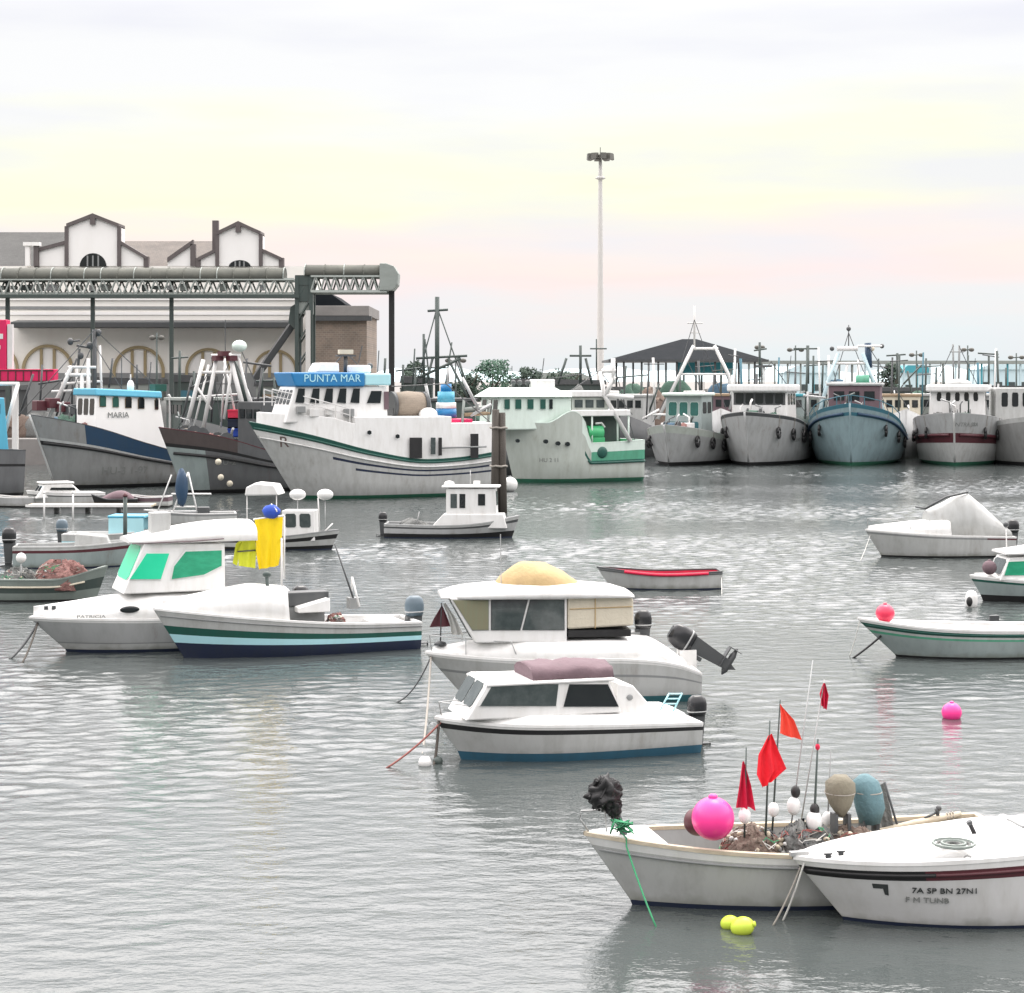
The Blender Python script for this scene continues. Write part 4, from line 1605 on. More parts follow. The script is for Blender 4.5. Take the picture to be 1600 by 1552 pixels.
# green rope tangle and mooring line
pts = [fb.W(fb.p(968 + rnd.uniform(-15, 22), rnd.uniform(1278, 1304), .35 + rnd.uniform(-.15, .15))) for _ in range(26)]
pts = [Vector((p_.x, p_.y, max(p_.z, fb.S(.88) + .085))) for p_ in pts]
a_ = fb.sp(.925, 1, 1, .035)
pts += [fb.W(a_ + Vector((0, 0, .07))), fb.W(a_ + Vector((0, .02, -.05)))]
o = in_fb(1026, 1425, 1.15)
o.z = -.02
pts += [p_ for p_ in catenary(pts[-1], o, .04, 6)[1:]]
rope('mooring_rope', pts, .013, 'greenrope', 'tangled green rope on the flag boat gunwale with one end in the water')

# pink floats
c = in_fb(1114, 1279, .72)
ball_buoy(c, .30, 'pink', 'large fluorescent pink ball float on the gunwale of the flag boat')
c = in_fb(1090, 1284, .10)
ball_buoy(c, .20, 'maroon', 'smaller dark maroon ball float half hidden behind the large pink float')
# nets in the boat
for (px, py, y, rx, ry, h, mt, lb, sd_) in ((1175, 1322, .1, .5, .45, .62, 'net', 'brown net heap around the flag poles in the open fishing boat', 1),
                                            (1258, 1322, .2, .45, .45, .66, 'greynet', 'pale grey net heap below the tall leaning pole in the flag boat', 2),
                                            (1330, 1318, .2, .40, .45, .55, 'net', 'dark brown net heap under the khaki cover in the flag boat', 3)):
    c = fb.p(px, py, y)
    w_ = fb.W(Vector((c.x, c.y, .33)))
    heap('net_pile', w_, (rx, ry), h + .03, mt, lb, seed=sd_, group='nets in the flag boat', fine=True)


def dan(base, top, y, label, flag=None, fpos=None, floats=(), r=.016, mat='dkgreenmetal', flagmat='red', amp=.055, waves=2.1):
    """flag buoy standing in the boat: pole, float(s), flag; all picked on the boat's own plane y"""
    A = fb.p(*base, y)
    A.z = max(A.z, .36)
    o = empty('flag_buoy', fb.W(A), label, 'flag buoy', 'flag buoys in the fishing boat', rz=fb.th)

    def q(px, py):
        return fb.p(px, py, y) - A
    T = q(*top)
    MB().tube([(0, 0, 0), T * .5, T], [r, r * .9, r * .6], mat, 7).build('pole', o)
    for (u, rr, fm_) in floats:
        MB().ball(T * u, (rr, rr, rr * 1.35), fm_, 12, 8).build('float', o)
    if flag:
        mb = MB()
        cloth(mb, [q(*p_) for p_ in flag[0]], [q(*p_) for p_ in flag[1]], flagmat, 16, amp, waves)
        mb.crumple(.03, 6, base[0])
        mb.build('flag', o)
    return o


dan((1163, 1308), (1166, 1168), .35, 'short flag buoy with a furled crimson pennant, nearest the pink float',
    flag=(((1161, 1192), (1154, 1225), (1148, 1262)), ((1163, 1190), (1172, 1228), (1179, 1266))), flagmat='crimson', floats=((.24, .09, 'white'),))
dan((1196, 1310), (1203, 1126), .30, 'flag buoy with a full bright red flag, second from the pink float',
    flag=(((1201, 1148), (1186, 1178), (1182, 1208), (1190, 1230)), ((1205, 1146), (1215, 1172), (1226, 1200), (1206, 1222))), flagmat='red')
dan((1206, 1308), (1219, 1094), .0, 'flag buoy with a drooping orange-red triangular flag',
    flag=(((1219, 1100), (1219, 1122), (1219, 1146)), ((1222, 1104), (1238, 1124), (1252, 1156))), flagmat='orange', amp=.03, floats=((.2, .08, 'white'),))
dan((1234, 1306), (1270, 1032), .1, 'tallest leaning pale pole with white floats near its foot', mat='steel', r=.013, floats=((.17, .10, 'whitesteel'), (.25, .07, 'black')))
dan((1248, 1306), (1288, 1062), -.35, 'leaning pole with a small furled dark red and white flag at its tip',
    flag=(((1287, 1066), (1282, 1084), (1282, 1102)), ((1290, 1066), (1293, 1086), (1290, 1110))), flagmat='crimson', mat='steel', r=.012)
dan((1271, 1308), (1278, 1155), .25, 'upright dark pole with a dark red tip and black float', mat='dkgreenmetal', r=.02, floats=((.92, .035, 'crimson'), (.28, .07, 'black'), (.16, .12, 'whitesteel')))
dan((1292, 1308), (1298, 1172), -.2, 'thin grey pole without a flag beside the khaki cover', mat='grey', r=.013, floats=((.2, .09, 'whitesteel'),))


def covered(label, pts_l, pts_r, y, depth, mat, standpx, name='covered_drum'):
    """canvas-covered drum on a stand: outline from the picture given a round body"""
    A = fb.p(*standpx, y)
    A.z = .34
    o = empty(name, fb.W(A), label, 'covered drum', rz=fb.th)
    rings = []
    for (l, r_) in zip(pts_l, pts_r):
        a1, a2 = fb.p(*l, y) - A, fb.p(*r_, y) - A
        c, h = (a1 + a2) / 2, (a1 - a2).length / 2
        rings.append([Vector((c.x + h * math.cos(2 * PI * k / 18), c.y + min(depth, h * 1.1) * math.sin(2 * PI * k / 18), c.z)) for k in range(18)])
    MB().loft(rings, mat).crumple(.025, 7).build('canvas_cover', o)
    z = rings[0][0].z
    cx_ = sum((v.x for v in rings[0])) / 18
    mb = MB()
    for dx in (-.1, .1):
        mb.box((cx_ + dx, 0, z / 2 + .03), (.05, .2, z + .06), 'dkgrey')
    mb.box((cx_, 0, .04), (.36, .3, .06), 'dkgrey')
    mb.build('stand', o)
    mb = MB()
    m_ = rings[len(rings) // 2]
    mb.tube([v * 1 for v in m_] + [m_[0]], .008, 'rope', 5)
    mb.build('lashing', o)
    return o


covered('round khaki canvas-covered drum on a narrow stand in the flag boat', [(1309, 1277), (1298, 1258), (1290, 1238), (1292, 1222), (1303, 1212)], [(1318, 1277), (1328, 1258), (1334, 1238), (1333, 1222), (1323, 1212)], .1, .3, 'khaki', (1314, 1310))
covered('faded teal tarpaulin-covered drum next to the khaki one in the flag boat', [(1344, 1288), (1338, 1262), (1333, 1235), (1334, 1220), (1343, 1211)], [(1372, 1284), (1381, 1262), (1376, 1238), (1370, 1222), (1357, 1211)], -.15, .32, 'tealcloth', (1360, 1312))
A = fb.p(1382, 1222, -.5)
B_ = fb.p(1402, 1290, -.5)
c = fb.p(1395, 1305, -.5)
c.z = .34
o = empty('net_curtain', fb.W(c), 'dark sloping net screen behind the teal covered drum', 'net', rz=fb.th)
mb = MB()
mb.tube([A - c, B_ - c, Vector((B_.x - c.x, 0, 0))], .02, 'dkgrey', 6)
mb.tube([A - c + Vector((.18, .0, -.12)), Vector((B_.x - c.x + .3, 0, 0))], .016, 'dkgrey', 6)
mb.build('frame', o)
mb = MB()
cloth(mb, [A - c, (A - c) * .5 + Vector((B_.x - c.x, 0, .2)) * .5, Vector((B_.x - c.x, 0, .1))], [A - c + Vector((.18, 0, -.12)), Vector((B_.x - c.x + .22, 0, .35)), Vector((B_.x - c.x + .3, 0, .1))], 'greynet', 8, .02, 2, (0, 1, 0))
mb.build('netting', o)
# weathered spar resting across the stern gunwale
A, B_ = fb.W(fb.p(1352, 1306, -.35)), fb.W(fb.p(1500, 1272, -.75))
e = empty('wooden_spar', A, 'weathered wooden spar lying over the stern of the flag boat, above the front speedboat', 'spar')
mb = MB().tube([(0, 0, 0), (B_ - A) * .5 + Vector((0, 0, .015)), B_ - A], [.05, .055, .045], 'palewood', 8)
mb.tube([Vector((.1, .12, -.02)), (B_ - A) * .96 + Vector((0, .1, -.03))], .035, 'wood', 8)
mb.build('spar', e)
d = B_ - A
mb = MB()
mb.tube([d * .76, d * .76 + Vector((0, 0, .11)), d * .76 + Vector((-.03, 0, .16))], .028, 'dkgrey', 6)
mb.tube([d * .62 + Vector((0, 0, .06)), d * .74 + Vector((0, 0, .1))], .02, 'dkgrey', 6)
mb.ball(d * .77 + Vector((0, 0, .16)), .045, 'dkgrey', 10, 8)
mb.build('cleat_fitting', e)
mb = MB()
for k in range(3):
    mb.tube([d * (.86 + k * .03) + Vector((0, .05 * math.cos(j), .06 * math.sin(j))) for j in (0, 1.05, 2.1, 3.14, 4.2, 5.25, 6.28)], .013, 'rope', 5)
mb.build('rope_lashing', e)

# ---- front speedboat
b = Boat('speedboat', 'white motorboat with a black and maroon stripe and dark hull lettering', 'boat', 1320, 1437, 12)
b.hull(5.6, 2.1, [(0, 1.06), (.4, 1.0), (.75, .92), (1, .88)], rake=.75, boot=.05, tw=.85, bowp=2.6, flare=.3,
       bands=((0, .74, 'gelcoat'), (.74, .90, ('maroon', 'black', .72)), (.90, 1, 'white')), bot='navy', bul=.1, cap=.12, capmat='white', deck='white')
sb = b
b.follow('foredeck', .42, .985, .10, .34, lambda t: .05 + .12 * min(1, (1 - t) / .5) ** .8, 'white')
b.strake('rub_rail', .83, .028, ('black'), .70, .995, out=.005)
b.strake('rub_rail', .83, .028, ('maroon'), 0, .70, out=.005)
with b.part('bow_cleat') as mb:
    for px, py in ((1294, 1338), (1314, 1334)):
        c = b.zl(px, py, b.S(.9) + .14)
        mb.box(c, (.07, .03, .05), 'dkgrey')
        mb.tube([c + Vector((-.06, 0, .03)), c + Vector((.06, 0, .03))], .014, 'dkgrey', 6)
# low cuddy top with a hatch, and rubbed seams
wq = b.p(1548, 1318, .5).x
o, Q = b.house('cuddy_top', wq - 1.5, wq, 1.25, b.S(.5) + .05, b.S(.5) + .22, 'white', .45, .1, .14, .04)
with b.part('cuddy_hatch', bevel=.01) as mb:
    mb.box((wq - .85, 0, b.S(.5) + .235), (.5, .5, .03), 'grey')
with b.part('fairlead') as mb:
    for t in (.93, .62):
        mb.tube([b.sp(t, 1, 1, -.05) + Vector((-.05, 0, .07)), b.sp(t, 1, 1, -.05) + Vector((0, 0, .1)), b.sp(t, 1, 1, -.05) + Vector((.05, 0, .07))], .013, 'steel', 6)
with b.part('bow_roller', bevel=.005) as mb:
    q = b.sp(.995, 1, 1)
    mb.box((q.x - .05, 0, q.z + .07), (.26, .09, .06), 'steel')
# cockpit well with a seat and helm, and the outboard
with b.part('cockpit_liner', bevel=.03) as mb:
    mb.box((-1.55, 0, b.S(.2) - .06), (1.7, 1.35, .04), 'dkgrey')
    for y in (-.72, .72):
        mb.box((-1.55, y, b.S(.2) + .02), (1.9, .1, .16), 'white')
    mb.box((-.66, 0, b.S(.35) + .05), (.1, 1.5, .22), 'white')
with b.part('bench_seat', bevel=.03) as mb:
    mb.box((-2.15, 0, b.S(.15) + .06), (.45, 1.2, .16), 'cream')
b.outboard(Vector((-b.L / 2 - .14, 0, b.S(0) - .1)), 0, 1.15)
# hatch and grey-green patch of rope
c = b.zl(1490, 1322, b.S(.62) + .20)
mb = MB()
for k in range(4):
    mb.tube([(.06 * k * math.cos(j * .5) + .1 * math.cos(j * .5), (.06 * k + .1) * math.sin(j * .5), .02 + .015 * (k % 2)) for j in range(14)], .022, 'fibre' if k % 2 else 'greynet', 5)
o = mb.build('coiled_rope', None, loc=b.W(c))
tag(o, 'grey-green coil of rope lying on the foredeck of the front motorboat', 'rope')
A, B_ = b.W(b.p(1514, 1284, .3)), b.W(b.p(1533, 1326, .3))
e = empty('boat_pole', B_, 'short thick black pole leaning over the foredeck of the front motorboat', 'pole')
MB().tube([(0, 0, 0), A - B_], .032, 'black', 8).build('shaft', e)
MB().tube([(A - B_) * .9, (A - B_) * 1.02], .042, 'dkgrey', 8).build('grip', e)
# lettering on the port side
x, yb, z = b.side(.6, .45)
A, B_ = b.p(1424, 1392, .9), b.p(1548, 1384, .9)


def hull_text(b, name, body, pix0, size, mat, label=None, dx=(1, 0), wpx=None, sx=1):
    """lettering laid on the near side of a hull, starting at a pixel"""
    guess = .9 * b.B / 2
    for _ in range(4):
        q = b.p(*pix0, guess)
        t = (q.x + b.L / 2) / b.L
        v = (q.z - b.boot) / (b.S(t) - b.boot)
        # find station whose x matches
        lo, hi = 0, 1
        for _ in range(24):
            mid = (lo + hi) / 2
            if b.side(mid, v)[0] < q.x:
                lo = mid
            else:
                hi = mid
        guess = b.side(lo, v)[1]
    t0 = lo
    x0, y0, z0 = b.side(t0, v)
    t1 = max(t0 - .12, 0)
    x1, y1, z1 = b.side(t1, v)
    x2, y2, z2 = b.side(t0, min(v + .15, 1))
    sg = b.n
    org = Vector((x0, y0 * sg, z0))
    xd = Vector((x1 - x0, (y1 - y0) * sg, 0)).normalized()
    zd = Vector((x2 - x0, (y2 - y0) * sg, z2 - z0))
    if zd.z < .01:
        zd = Vector((0, 0, 1))
    nn = xd.cross(zd).normalized()
    if nn.y * sg < 0:
        nn = -nn
    o = text_mesh(name, body, size, mat, b.root, org + nn * .016, xd, zd, sx=sx)
    # hug the curved plating
    for vv in o.data.vertices:
        lo, hi = 0, 1
        h = (vv.co.z)
        for _ in range(18):
            mid = (lo + hi) / 2
            vv_ = max(0, (h - b.boot) / (b.S(mid) - b.boot))
            if b.side(mid, vv_)[0] < vv.co.x:
                lo = mid
            else:
                hi = mid
        vv_ = max(0, (h - b.boot) / (b.S(lo) - b.boot))
        bb = b.side(lo, vv_)[1]
        d = (vv.co - org).dot(nn) - .016
        vv.co.y = (bb + .016 + d) * sg
    return o


hull_text(b, 'registration_lettering', '7A SP BN 27N1', (1424, 1394), .115, 'text', sx=1.2)
hull_text(b, 'name_lettering', 'F M TUNB', (1414, 1408), .115, 'faint', sx=1.15)
A, B_, C_, D, E, F_ = (b.p(px, py, .95) for px, py in ((1381, 1393), (1402, 1392), (1406, 1411), (1401, 1410), (1397, 1400), (1384, 1401)))
mb = MB()
for q0_, q1_, q2_, q3_ in ((A, B_, E, F_), (B_, C_, D, E)):
    ps = []
    for q in (q0_, q1_, q2_, q3_):
        v = (q.z - b.boot) / (b.S(.68) - b.boot)
        lo, hi = 0, 1
        for _ in range(20):
            mid = (lo + hi) / 2
            if b.side(mid, v)[0] < q.x:
                lo = mid
            else:
                hi = mid
        ps.append(Vector((q.x, b.side(lo, v)[1] + .004, q.z)))
    mb.prism(ps, (0, .012, 0), 'text')
mb.build('black_emblem', b.root)
# its two mooring lines
A = b.W(b.sp(.985, .95, 1, 0))
for (px, py, lb, mt, dy) in ((1222, 1438, 'steeper pale mooring line from the bow of the motorboat with the maroon stripe', 'whiterope', 0), (1206, 1446, 'flatter grey mooring line from the bow of the motorboat with the maroon stripe', 'rope', .12)):
    w_ = at(px, py)
    w_.z = -.03
    rope('mooring_line', catenary(A + Vector((0, dy, -.1 * dy)), w_, .05), .014, mt, lb, 'mooring lines of the front motorboat')
# lime floats in the water
for (px, py, r, lb) in ((1140, 1444, .105, 'smaller lime float of the touching pair in the water before the flag boat'), (1160, 1452, .135, 'larger lime float of the touching pair in the water before the flag boat')):
    c = at(px, py + 6)
    e = empty('lime_float', Vector((c.x, c.y, r * .62)), lb, 'float', 'pair of lime floats')
    R = Matrix.Rotation(1.2, 3, 'Y') @ Matrix.Rotation(.4, 3, 'X')
    MB().ball((0, 0, 0), (r, r, r * 1.25), 'floatlime', 18, 12, R=R).build('float_body', e)
    MB().lathe([(r * .3, 0), (r * .28, r * .25), (r * .1, r * .3)], 'floatlime', R @ Vector((0, 0, r * 1.15)), 10, R).build('lashing_eye', e)
c = at(1487, 1122)
ball_buoy(Vector((c.x, c.y, .12)), .22, 'pink', 'pink mooring buoy floating alone in open water at the right')

# ---- front cabin boat
b = Boat('cabin_boat', 'white cabin boat with a black stripe, blue bottom and mauve folded canopy', 'boat', 724, 1186, 17)
b.hull(5.3, 2.0, [(0, .58), (.5, .68), (.8, .74), (1, .82)], rake=.58, boot=.17, tw=.88, bowp=2.7, flare=.3,
       bands=((0, .72, 'hullwhite'), (.72, .90, 'black'), (.90, 1, 'white')), bot='bluebot', bul=.12, cap=.1, capmat='white', deck='white')
b.follow('coaming', .06, .975, .06, .20, lambda t: .20 if t < .75 else .08 + .12 * (1 - t) / .25, 'white', crown=.02, sharp=True)
o, Q = b.phouse('cabin', (972, 1104), (728, 1104), (764, 1066), (952, 1064), .70, 'white', .12)
fr = 'white'
b.ppane([(750, 1103), (770, 1069), (872, 1069), (868, 1103)], .70, 'glassgrey', o, fr, fm=.03)
b.ppane([(880, 1104), (889, 1069), (949, 1069), (966, 1104)], .70, 'glass', o, fr, fm=.03)
b.pane(Q['front'], .08, .48, .3, .92, 'glassgrey', o, fr)
b.pane(Q['front'], .52, .92, .3, .92, 'glassgrey', o, fr)
x0 = b.p(958, 1062, .7).x
x1 = b.p(762, 1062, .7).x
zt = Q['near'][2].z
with b.part('cabin_roof', bevel=.025) as mb:
    mb.box(((x0 + x1) / 2, 0, zt + .03), (x1 - x0 + .06, 1.5, .06), 'white')
# mauve folded canopy behind the roof
A, B_ = b.p(826, 1060, .3), b.p(952, 1032, .3)
mb = MB()
n = 12
rings = []
for i in range(n + 1):
    u = i / n
    x = A.x + (B_.x - A.x) * u
    hh = (B_.z - zt - .06) * (1 - .06 * math.sin(u * 9)) * (.86 if i in (0, n) else 1)
    rings.append([Vector((x, .62 * math.cos(PI * k / 10), zt + .062 + hh * max(0, math.sin(PI * k / 10)) ** .5)) for k in range(11)])
mb.loft(rings, 'mauve')
mb.crumple(.05, 4)
mb.build('folded_canopy', b.root)
# white sloped seat backs aft of the cabin
o2, Q2 = b.phouse('seat_moulding', (1028, 1112), (962, 1112), (966, 1068), (990, 1072), .55, 'white', .05, .03)
with b.part('seat_hole') as mb:
    c = b.p(984, 1090, .56)
    mb.ball(c, (.07, .02, .06), 'grey', 12, 6)
with b.part('boarding_ladder') as mb:
    for dx in (0, 22):
        mb.tube([b.p(1030 + dx, 1112, .5), b.p(1046 + dx * .9, 1083, .5)], .018, 'ltcyan', 6)
    for k in range(4):
        u = .15 + k * .27
        mb.tube([b.p(1030, 1112, .5).lerp(b.p(1046, 1083, .5), u), b.p(1052, 1112, .5).lerp(b.p(1066, 1083, .5), u)], .014, 'ltcyan', 6)
xt = -b.L / 2
b.outboard(Vector((xt - .16, 0, b.S(0) - .02)), 0, .85)
with b.part('bow_rail') as mb:
    for sg in (1, -1):
        pts = [b.sp(t, 1, sg, -.12) + Vector((0, 0, .33)) for t in (.985, .93, .86, .78)]
        mb.tube([pts[0] - Vector((.05, 0, .26))] + pts + [pts[-1] - Vector((.12, 0, .2))], .012, 'steel', 6)
cb = b
# ---- tan-covered cruiser behind it
b = Boat('cabin_cruiser', 'white cruiser with cream canvas, tan cover on its roof and a tilted black outboard', 'boat', 728, 1092, 6)
b.hull(6.35, 2.35, [(0, .62), (.08, .82), (.25, .98), (.6, 1.0), (1, 1.08)], rake=.95, boot=.16, tw=.85, bowp=2.6, flare=.35,
       bands=((0, .55, 'hullwhite'), (.55, .62, 'grey'), (.62, .93, 'hullwhite'), (.93, 1, 'white')), bot='tealbot', bul=.12, cap=.12, capmat='white', deck='white')
b.follow('coaming', .05, .975, .05, .30, lambda t: min(.42, .42 * t / .16) if t < .16 else (.42 if t < .7 else .10 + .32 * (1 - t) / .3), 'white', crown=.02)
o, Q = b.phouse('cabin', (886, 986), (742, 986), (702, 934), (886, 934), .80, 'white', .25)
b.ppane([(738, 984), (708, 938), (763, 938), (763, 984)], .80, 'olive', o, 'grey', 'curtained_window', fm=.02)
b.ppane([(768, 984), (768, 938), (824, 938), (812, 984)], .80, 'glassgrey', o, 'dkgrey', fm=.02)
b.ppane([(817, 984), (829, 938), (881, 938), (881, 984)], .80, 'glassgrey', o, 'dkgrey', fm=.02)
for u in (.05, .53):
    b.pane(Q['front'], u, u + .42, .12, .9, 'glassgrey', o, 'grey')
p0, p1 = b.p(990, 934, .8), b.p(690, 934, .8)
zt = p0.z
mb = MB()
rings = []
for i in range(13):
    u = i / 12
    x = p0.x + (p1.x - p0.x) * u
    hh = (b.p(850, 908, .0).z - zt) * (math.sin(PI * min(max(u, .0), 1)) ** .5 * .75 + .25)
    w_ = .95 - .25 * max(0, u - .8) / .2
    rings.append([Vector((x, w_ * math.cos(PI * k / 12), zt + .012 + hh * math.sin(PI * k / 12) ** .6)) for k in range(13)])
mb.loft(rings, 'white')
mb.build('hard_top', b.root)
# cream canvas enclosure aft
mb = MB()
A = [b.p(*q, .78) for q in ((887, 984), (990, 978), (990, 936), (962, 924), (887, 924))]
mb.prism([Vector((q.x, -.78, q.z)) for q in A], (0, 1.56, 0), 'cream')
mb.build('canvas_enclosure', b.root, .05)
with b.part('canvas_seam') as mb:
    mb.tube([b.p(890, 952, .795), b.p(988, 948, .795)], .012, 'tan', 5)
    mb.tube([b.p(930, 982, .795), b.p(930, 926, .795)], .012, 'tan', 5)
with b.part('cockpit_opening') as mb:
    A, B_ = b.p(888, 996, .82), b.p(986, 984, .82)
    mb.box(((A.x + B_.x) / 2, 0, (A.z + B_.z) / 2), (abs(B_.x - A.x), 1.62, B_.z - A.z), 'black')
# tan cover of a dinghy on the roof
A, B_ = b.p(772, 915, .1), b.p(912, 912, .1)
mb = MB()
rings = []
for i in range(15):
    u = i / 14
    x = A.x + (B_.x - A.x) * u
    hh = (b.p(835, 878, .1).z - A.z + .12) * max(.05, math.sin(PI * u ** .75)) ** .75
    ww = .62 * max(.1, math.sin(PI * (u * .96 + .02))) ** .4
    rings.append([Vector((x, ww * math.cos(PI * k / 12), A.z - .12 + hh * math.sin(PI * k / 12) ** .8)) for k in range(13)])
mb.loft(rings, 'tan')
mb.crumple(.07, 2.6)
o = mb.build('dinghy_cover', None, loc=(0, 0, 0))
o.location = b.loc
o.rotation_euler = (0, 0, b.th)
tag(o, 'domed tan canvas cover on the roof of the white cruiser', 'cover')
with b.part('roof_antenna') as mb:
    mb.tube([b.p(783, 912, .3), b.p(782, 835, .3)], .012, 'steel', 5)
# outboards
xt = -b.L / 2
b.outboard(Vector((xt - .02, -.35, b.S(0) + .42)), 58, 1.25)
b.outboard(b.p(1000, 985, -.5) , 0, .9, name='spare_outboard')
with b.part('engine_bracket') as mb:
    mb.box((xt + .1, -.35, b.S(0) + .1), (.4, .4, .62), 'white')
    q = b.p(1000, 985, -.5)
    mb.box((q.x + .25, q.y, q.z - .28), (.45, .3, .5), 'grey')
with b.part('bow_rail') as mb:
    for sg in (1, -1):
        pts = [b.sp(t, 1, sg, -.12) + Vector((0, 0, .42)) for t in (.985, .93, .86, .78, .70)]
        mb.tube([pts[0] - Vector((.05, 0, .36))] + pts + [pts[-1] - Vector((.12, 0, .3))], .013, 'steel', 6)
        mb.tube([pts[2], pts[2] - Vector((0, 0, .36))], .011, 'steel', 5)
cc = b
# red pennant on the bow of the cruiser
A = b.W(b.p(688, 1008, .0))
e = empty('bow_pennant', A, 'dark red and white pennant on a short staff at the bow of the tan-covered cruiser', 'flag', rz=b.th)


def q_(px, py):
    return b.p(px, py, .0) - b.p(688, 1008, .0)


MB().tube([(0, 0, 0), q_(690, 942)], .016, 'dkgrey', 6).build('staff', e)
mb = MB()
cloth(mb, [q_(689, 948), q_(678, 966), q_(671, 980)], [q_(691, 946), q_(698, 962), q_(704, 979)], 'maroon', 8, .03, 1.5)
mb.build('red_cloth', e)
mb = MB()
cloth(mb, [q_(692, 944), q_(700, 962), q_(706, 992)], [q_(696, 942), q_(712, 966), q_(724, 992)], 'whiterope', 8, .03, 2)
mb.build('white_cloth', e)
mb = MB()
mb.lathe([(.15, 0), (.13, .06), (.04, .1)], 'dkgrey', (0, 0, -.0), 10)
mb.build('staff_foot', e)

# bow ropes and floats between the two
wt = at(602, 1200)
rope('mooring_rope', catenary(cb.W(cb.sp(.99, .9, 1)), Vector((wt.x, wt.y, -.02)), .06), .022, 'redrope', 'faded red mooring rope from the bow of the front cabin boat to the water')
wt = at(657, 1192)
rope('mooring_rope', catenary(cc.W(cc.sp(.99, .92, 1)), Vector((wt.x, wt.y, -.02)), .35), .026, 'rope', 'slack grey mooring rope hanging from the bow of the tan-covered cruiser')
wt = at(676, 1196)
rope('mooring_rope', catenary(cb.W(cb.sp(.992, .95, 1)), Vector((wt.x, wt.y, -.02)), .22), .03, 'pile', 'thick dark mooring rope dropping from the bow of the mauve-canopied cabin boat')
A = cc.W(cc.sp(.993, .9, 1))
wt = at(612, 1098)
rope('anchor_chain', catenary(A, Vector((wt.x, wt.y, -.02)), .25), .02, 'dkgrey', 'dark anchor chain slanting from the bow of the tan-covered cruiser')
for (px, py, r, mt, lb) in ((664, 1192, .13, 'white', 'pale small mooring float beside the thick dark rope'), (684, 1189, .10, 'dkgreenmetal', 'dark green small mooring float at the foot of the thick dark rope')):
    c = at(px, py + 4)
    ball_buoy(Vector((c.x, c.y, r * .4)), r, mt, lb, name='mooring_float', cat='float')

# ---- green striped open boat
b = Boat('open_boat', 'white open motorboat with a dark green stripe and navy bottom, beside the green-windowed cruiser', 'boat', 288, 1028, 22)
b.hull(7.25, 2.05, [(0, .72), (.3, .80), (.6, 1.0), (1, 1.32)], rake=.82, boot=.08, tw=.85, bowp=2.4, flare=.35,
       bands=((0, .28, 'navy'), (.28, .47, 'ltcyan'), (.47, .66, 'dkgreen'), (.66, 1, 'hullwhite')), bot='navy', floor=.4, cap=.1, capmat='white', deck='grey')
ob = b
b.strake('rub_rail', .88, .02, 'grey', 0, .99)
b.follow('cuddy', .52, .97, .08, .34, lambda t: .10 + .72 * min(1, (1 - t) / .36) ** .8, 'white')
xc = b.side(.52, 1)[0]
with b.part('helm_console', bevel=.03) as mb:
    A, B_ = b.p(420, 945, .1), b.p(398, 908, .1)
    mb.box((A.x + .15, 0, 1.05), (.4, .9, 1.3), 'white')
with b.part('helm_post') as mb:
    A, B_ = b.p(419, 945, .2), b.p(417, 898, .2)
    mb.tube([A, B_], .05, 'dkgreenmetal', 8)
    mb.ball(B_, (.12, .08, .09), 'dkgreenmetal', 10, 8)
with b.part('grey_seat', bevel=.03) as mb:
    A, B_ = b.p(510, 944, .1), b.p(424, 926, .1)
    mb.box(((A.x + B_.x) / 2, .1, (A.z + B_.z) / 2), (B_.x - A.x, .5, B_.z - A.z), 'dkgrey')
    mb.box(((A.x + B_.x) / 2, .1, A.z / 2 + .2), (B_.x - A.x - .2, .4, A.z - .4), 'grey')
with b.part('white_cushion', bevel=.03) as mb:
    A, B_ = b.p(512, 946, .5), b.p(462, 936, .5)
    mb.hexa([Vector(q) for q in ((A.x, .35, A.z - .15), (B_.x, .35, A.z - .15), (B_.x, .75, A.z - .15), (A.x, .75, A.z - .15), (A.x, .35, B_.z), (B_.x, .35, A.z), (B_.x, .75, A.z), (A.x, .75, B_.z))], 'white')
with b.part('stern_post') as mb:
    for dx in (0, 9):
        mb.tube([b.p(548 + dx * 1.5, 948, -.2 + dx * .05), b.p(550, 902, 0)], .03, 'whitesteel', 6)
    mb.box(b.p(552, 942, -.1), (.3, .3, .3), 'grey')
with b.part('mast') as mb:
    mb.tube([b.p(556, 946, .0), b.p(523, 850, .0)], [.03, .016], 'dkgrey', 6)
with b.part('stern_bench', bevel=.03) as mb:
    x, hb, z = b.side(.1, 1)
    mb.box((x, 0, z - .12), (.9, 2 * hb - .26, .2), 'white')
b.outboard(Vector((-b.L / 2 + .02, .0, b.S(0) + .05)), 0, 1.15, cowl='bluegrey')
q = b.W(b.p(525, 938, .4))
o = heap('net_pile', b.W(Vector((b.p(525, 938, .4).x, .4, .41))), (.3, .25), .55, 'rednet', 'small pink-brown net bundle near the stern of the green-striped boat', seed=9, fine=True)

# ---- white cruiser with green windows
b = Boat('cabin_cruiser', 'white cruiser with bright green windscreen and side window, yellow cloth at its stern', 'boat', 107, 1019, 22)
b.hull(7.4, 2.4, [(0, .84), (.5, .88), (1, .98)], rake=1.05, boot=.09, tw=.88, bowp=2.5, flare=.35,
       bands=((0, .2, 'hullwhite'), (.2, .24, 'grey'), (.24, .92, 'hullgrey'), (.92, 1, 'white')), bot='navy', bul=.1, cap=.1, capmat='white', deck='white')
wc = b
b.follow('coachroof', .04, .985, .03, .34, lambda t: .62 if t < .5 else .22 + .40 * min(1, max(0, (.97 - t)) / .42) ** .9, 'white', crown=.1)
o, Q = b.phouse('cabin', (352, 908), (192, 908), (226, 850), (352, 850), .86, 'white', .25, .03, .05)
b.ppane([(268, 905), (272, 885), (290, 862), (346, 860), (346, 884), (318, 898)], .86, 'glassgreen2', o, 'white', fm=.04)
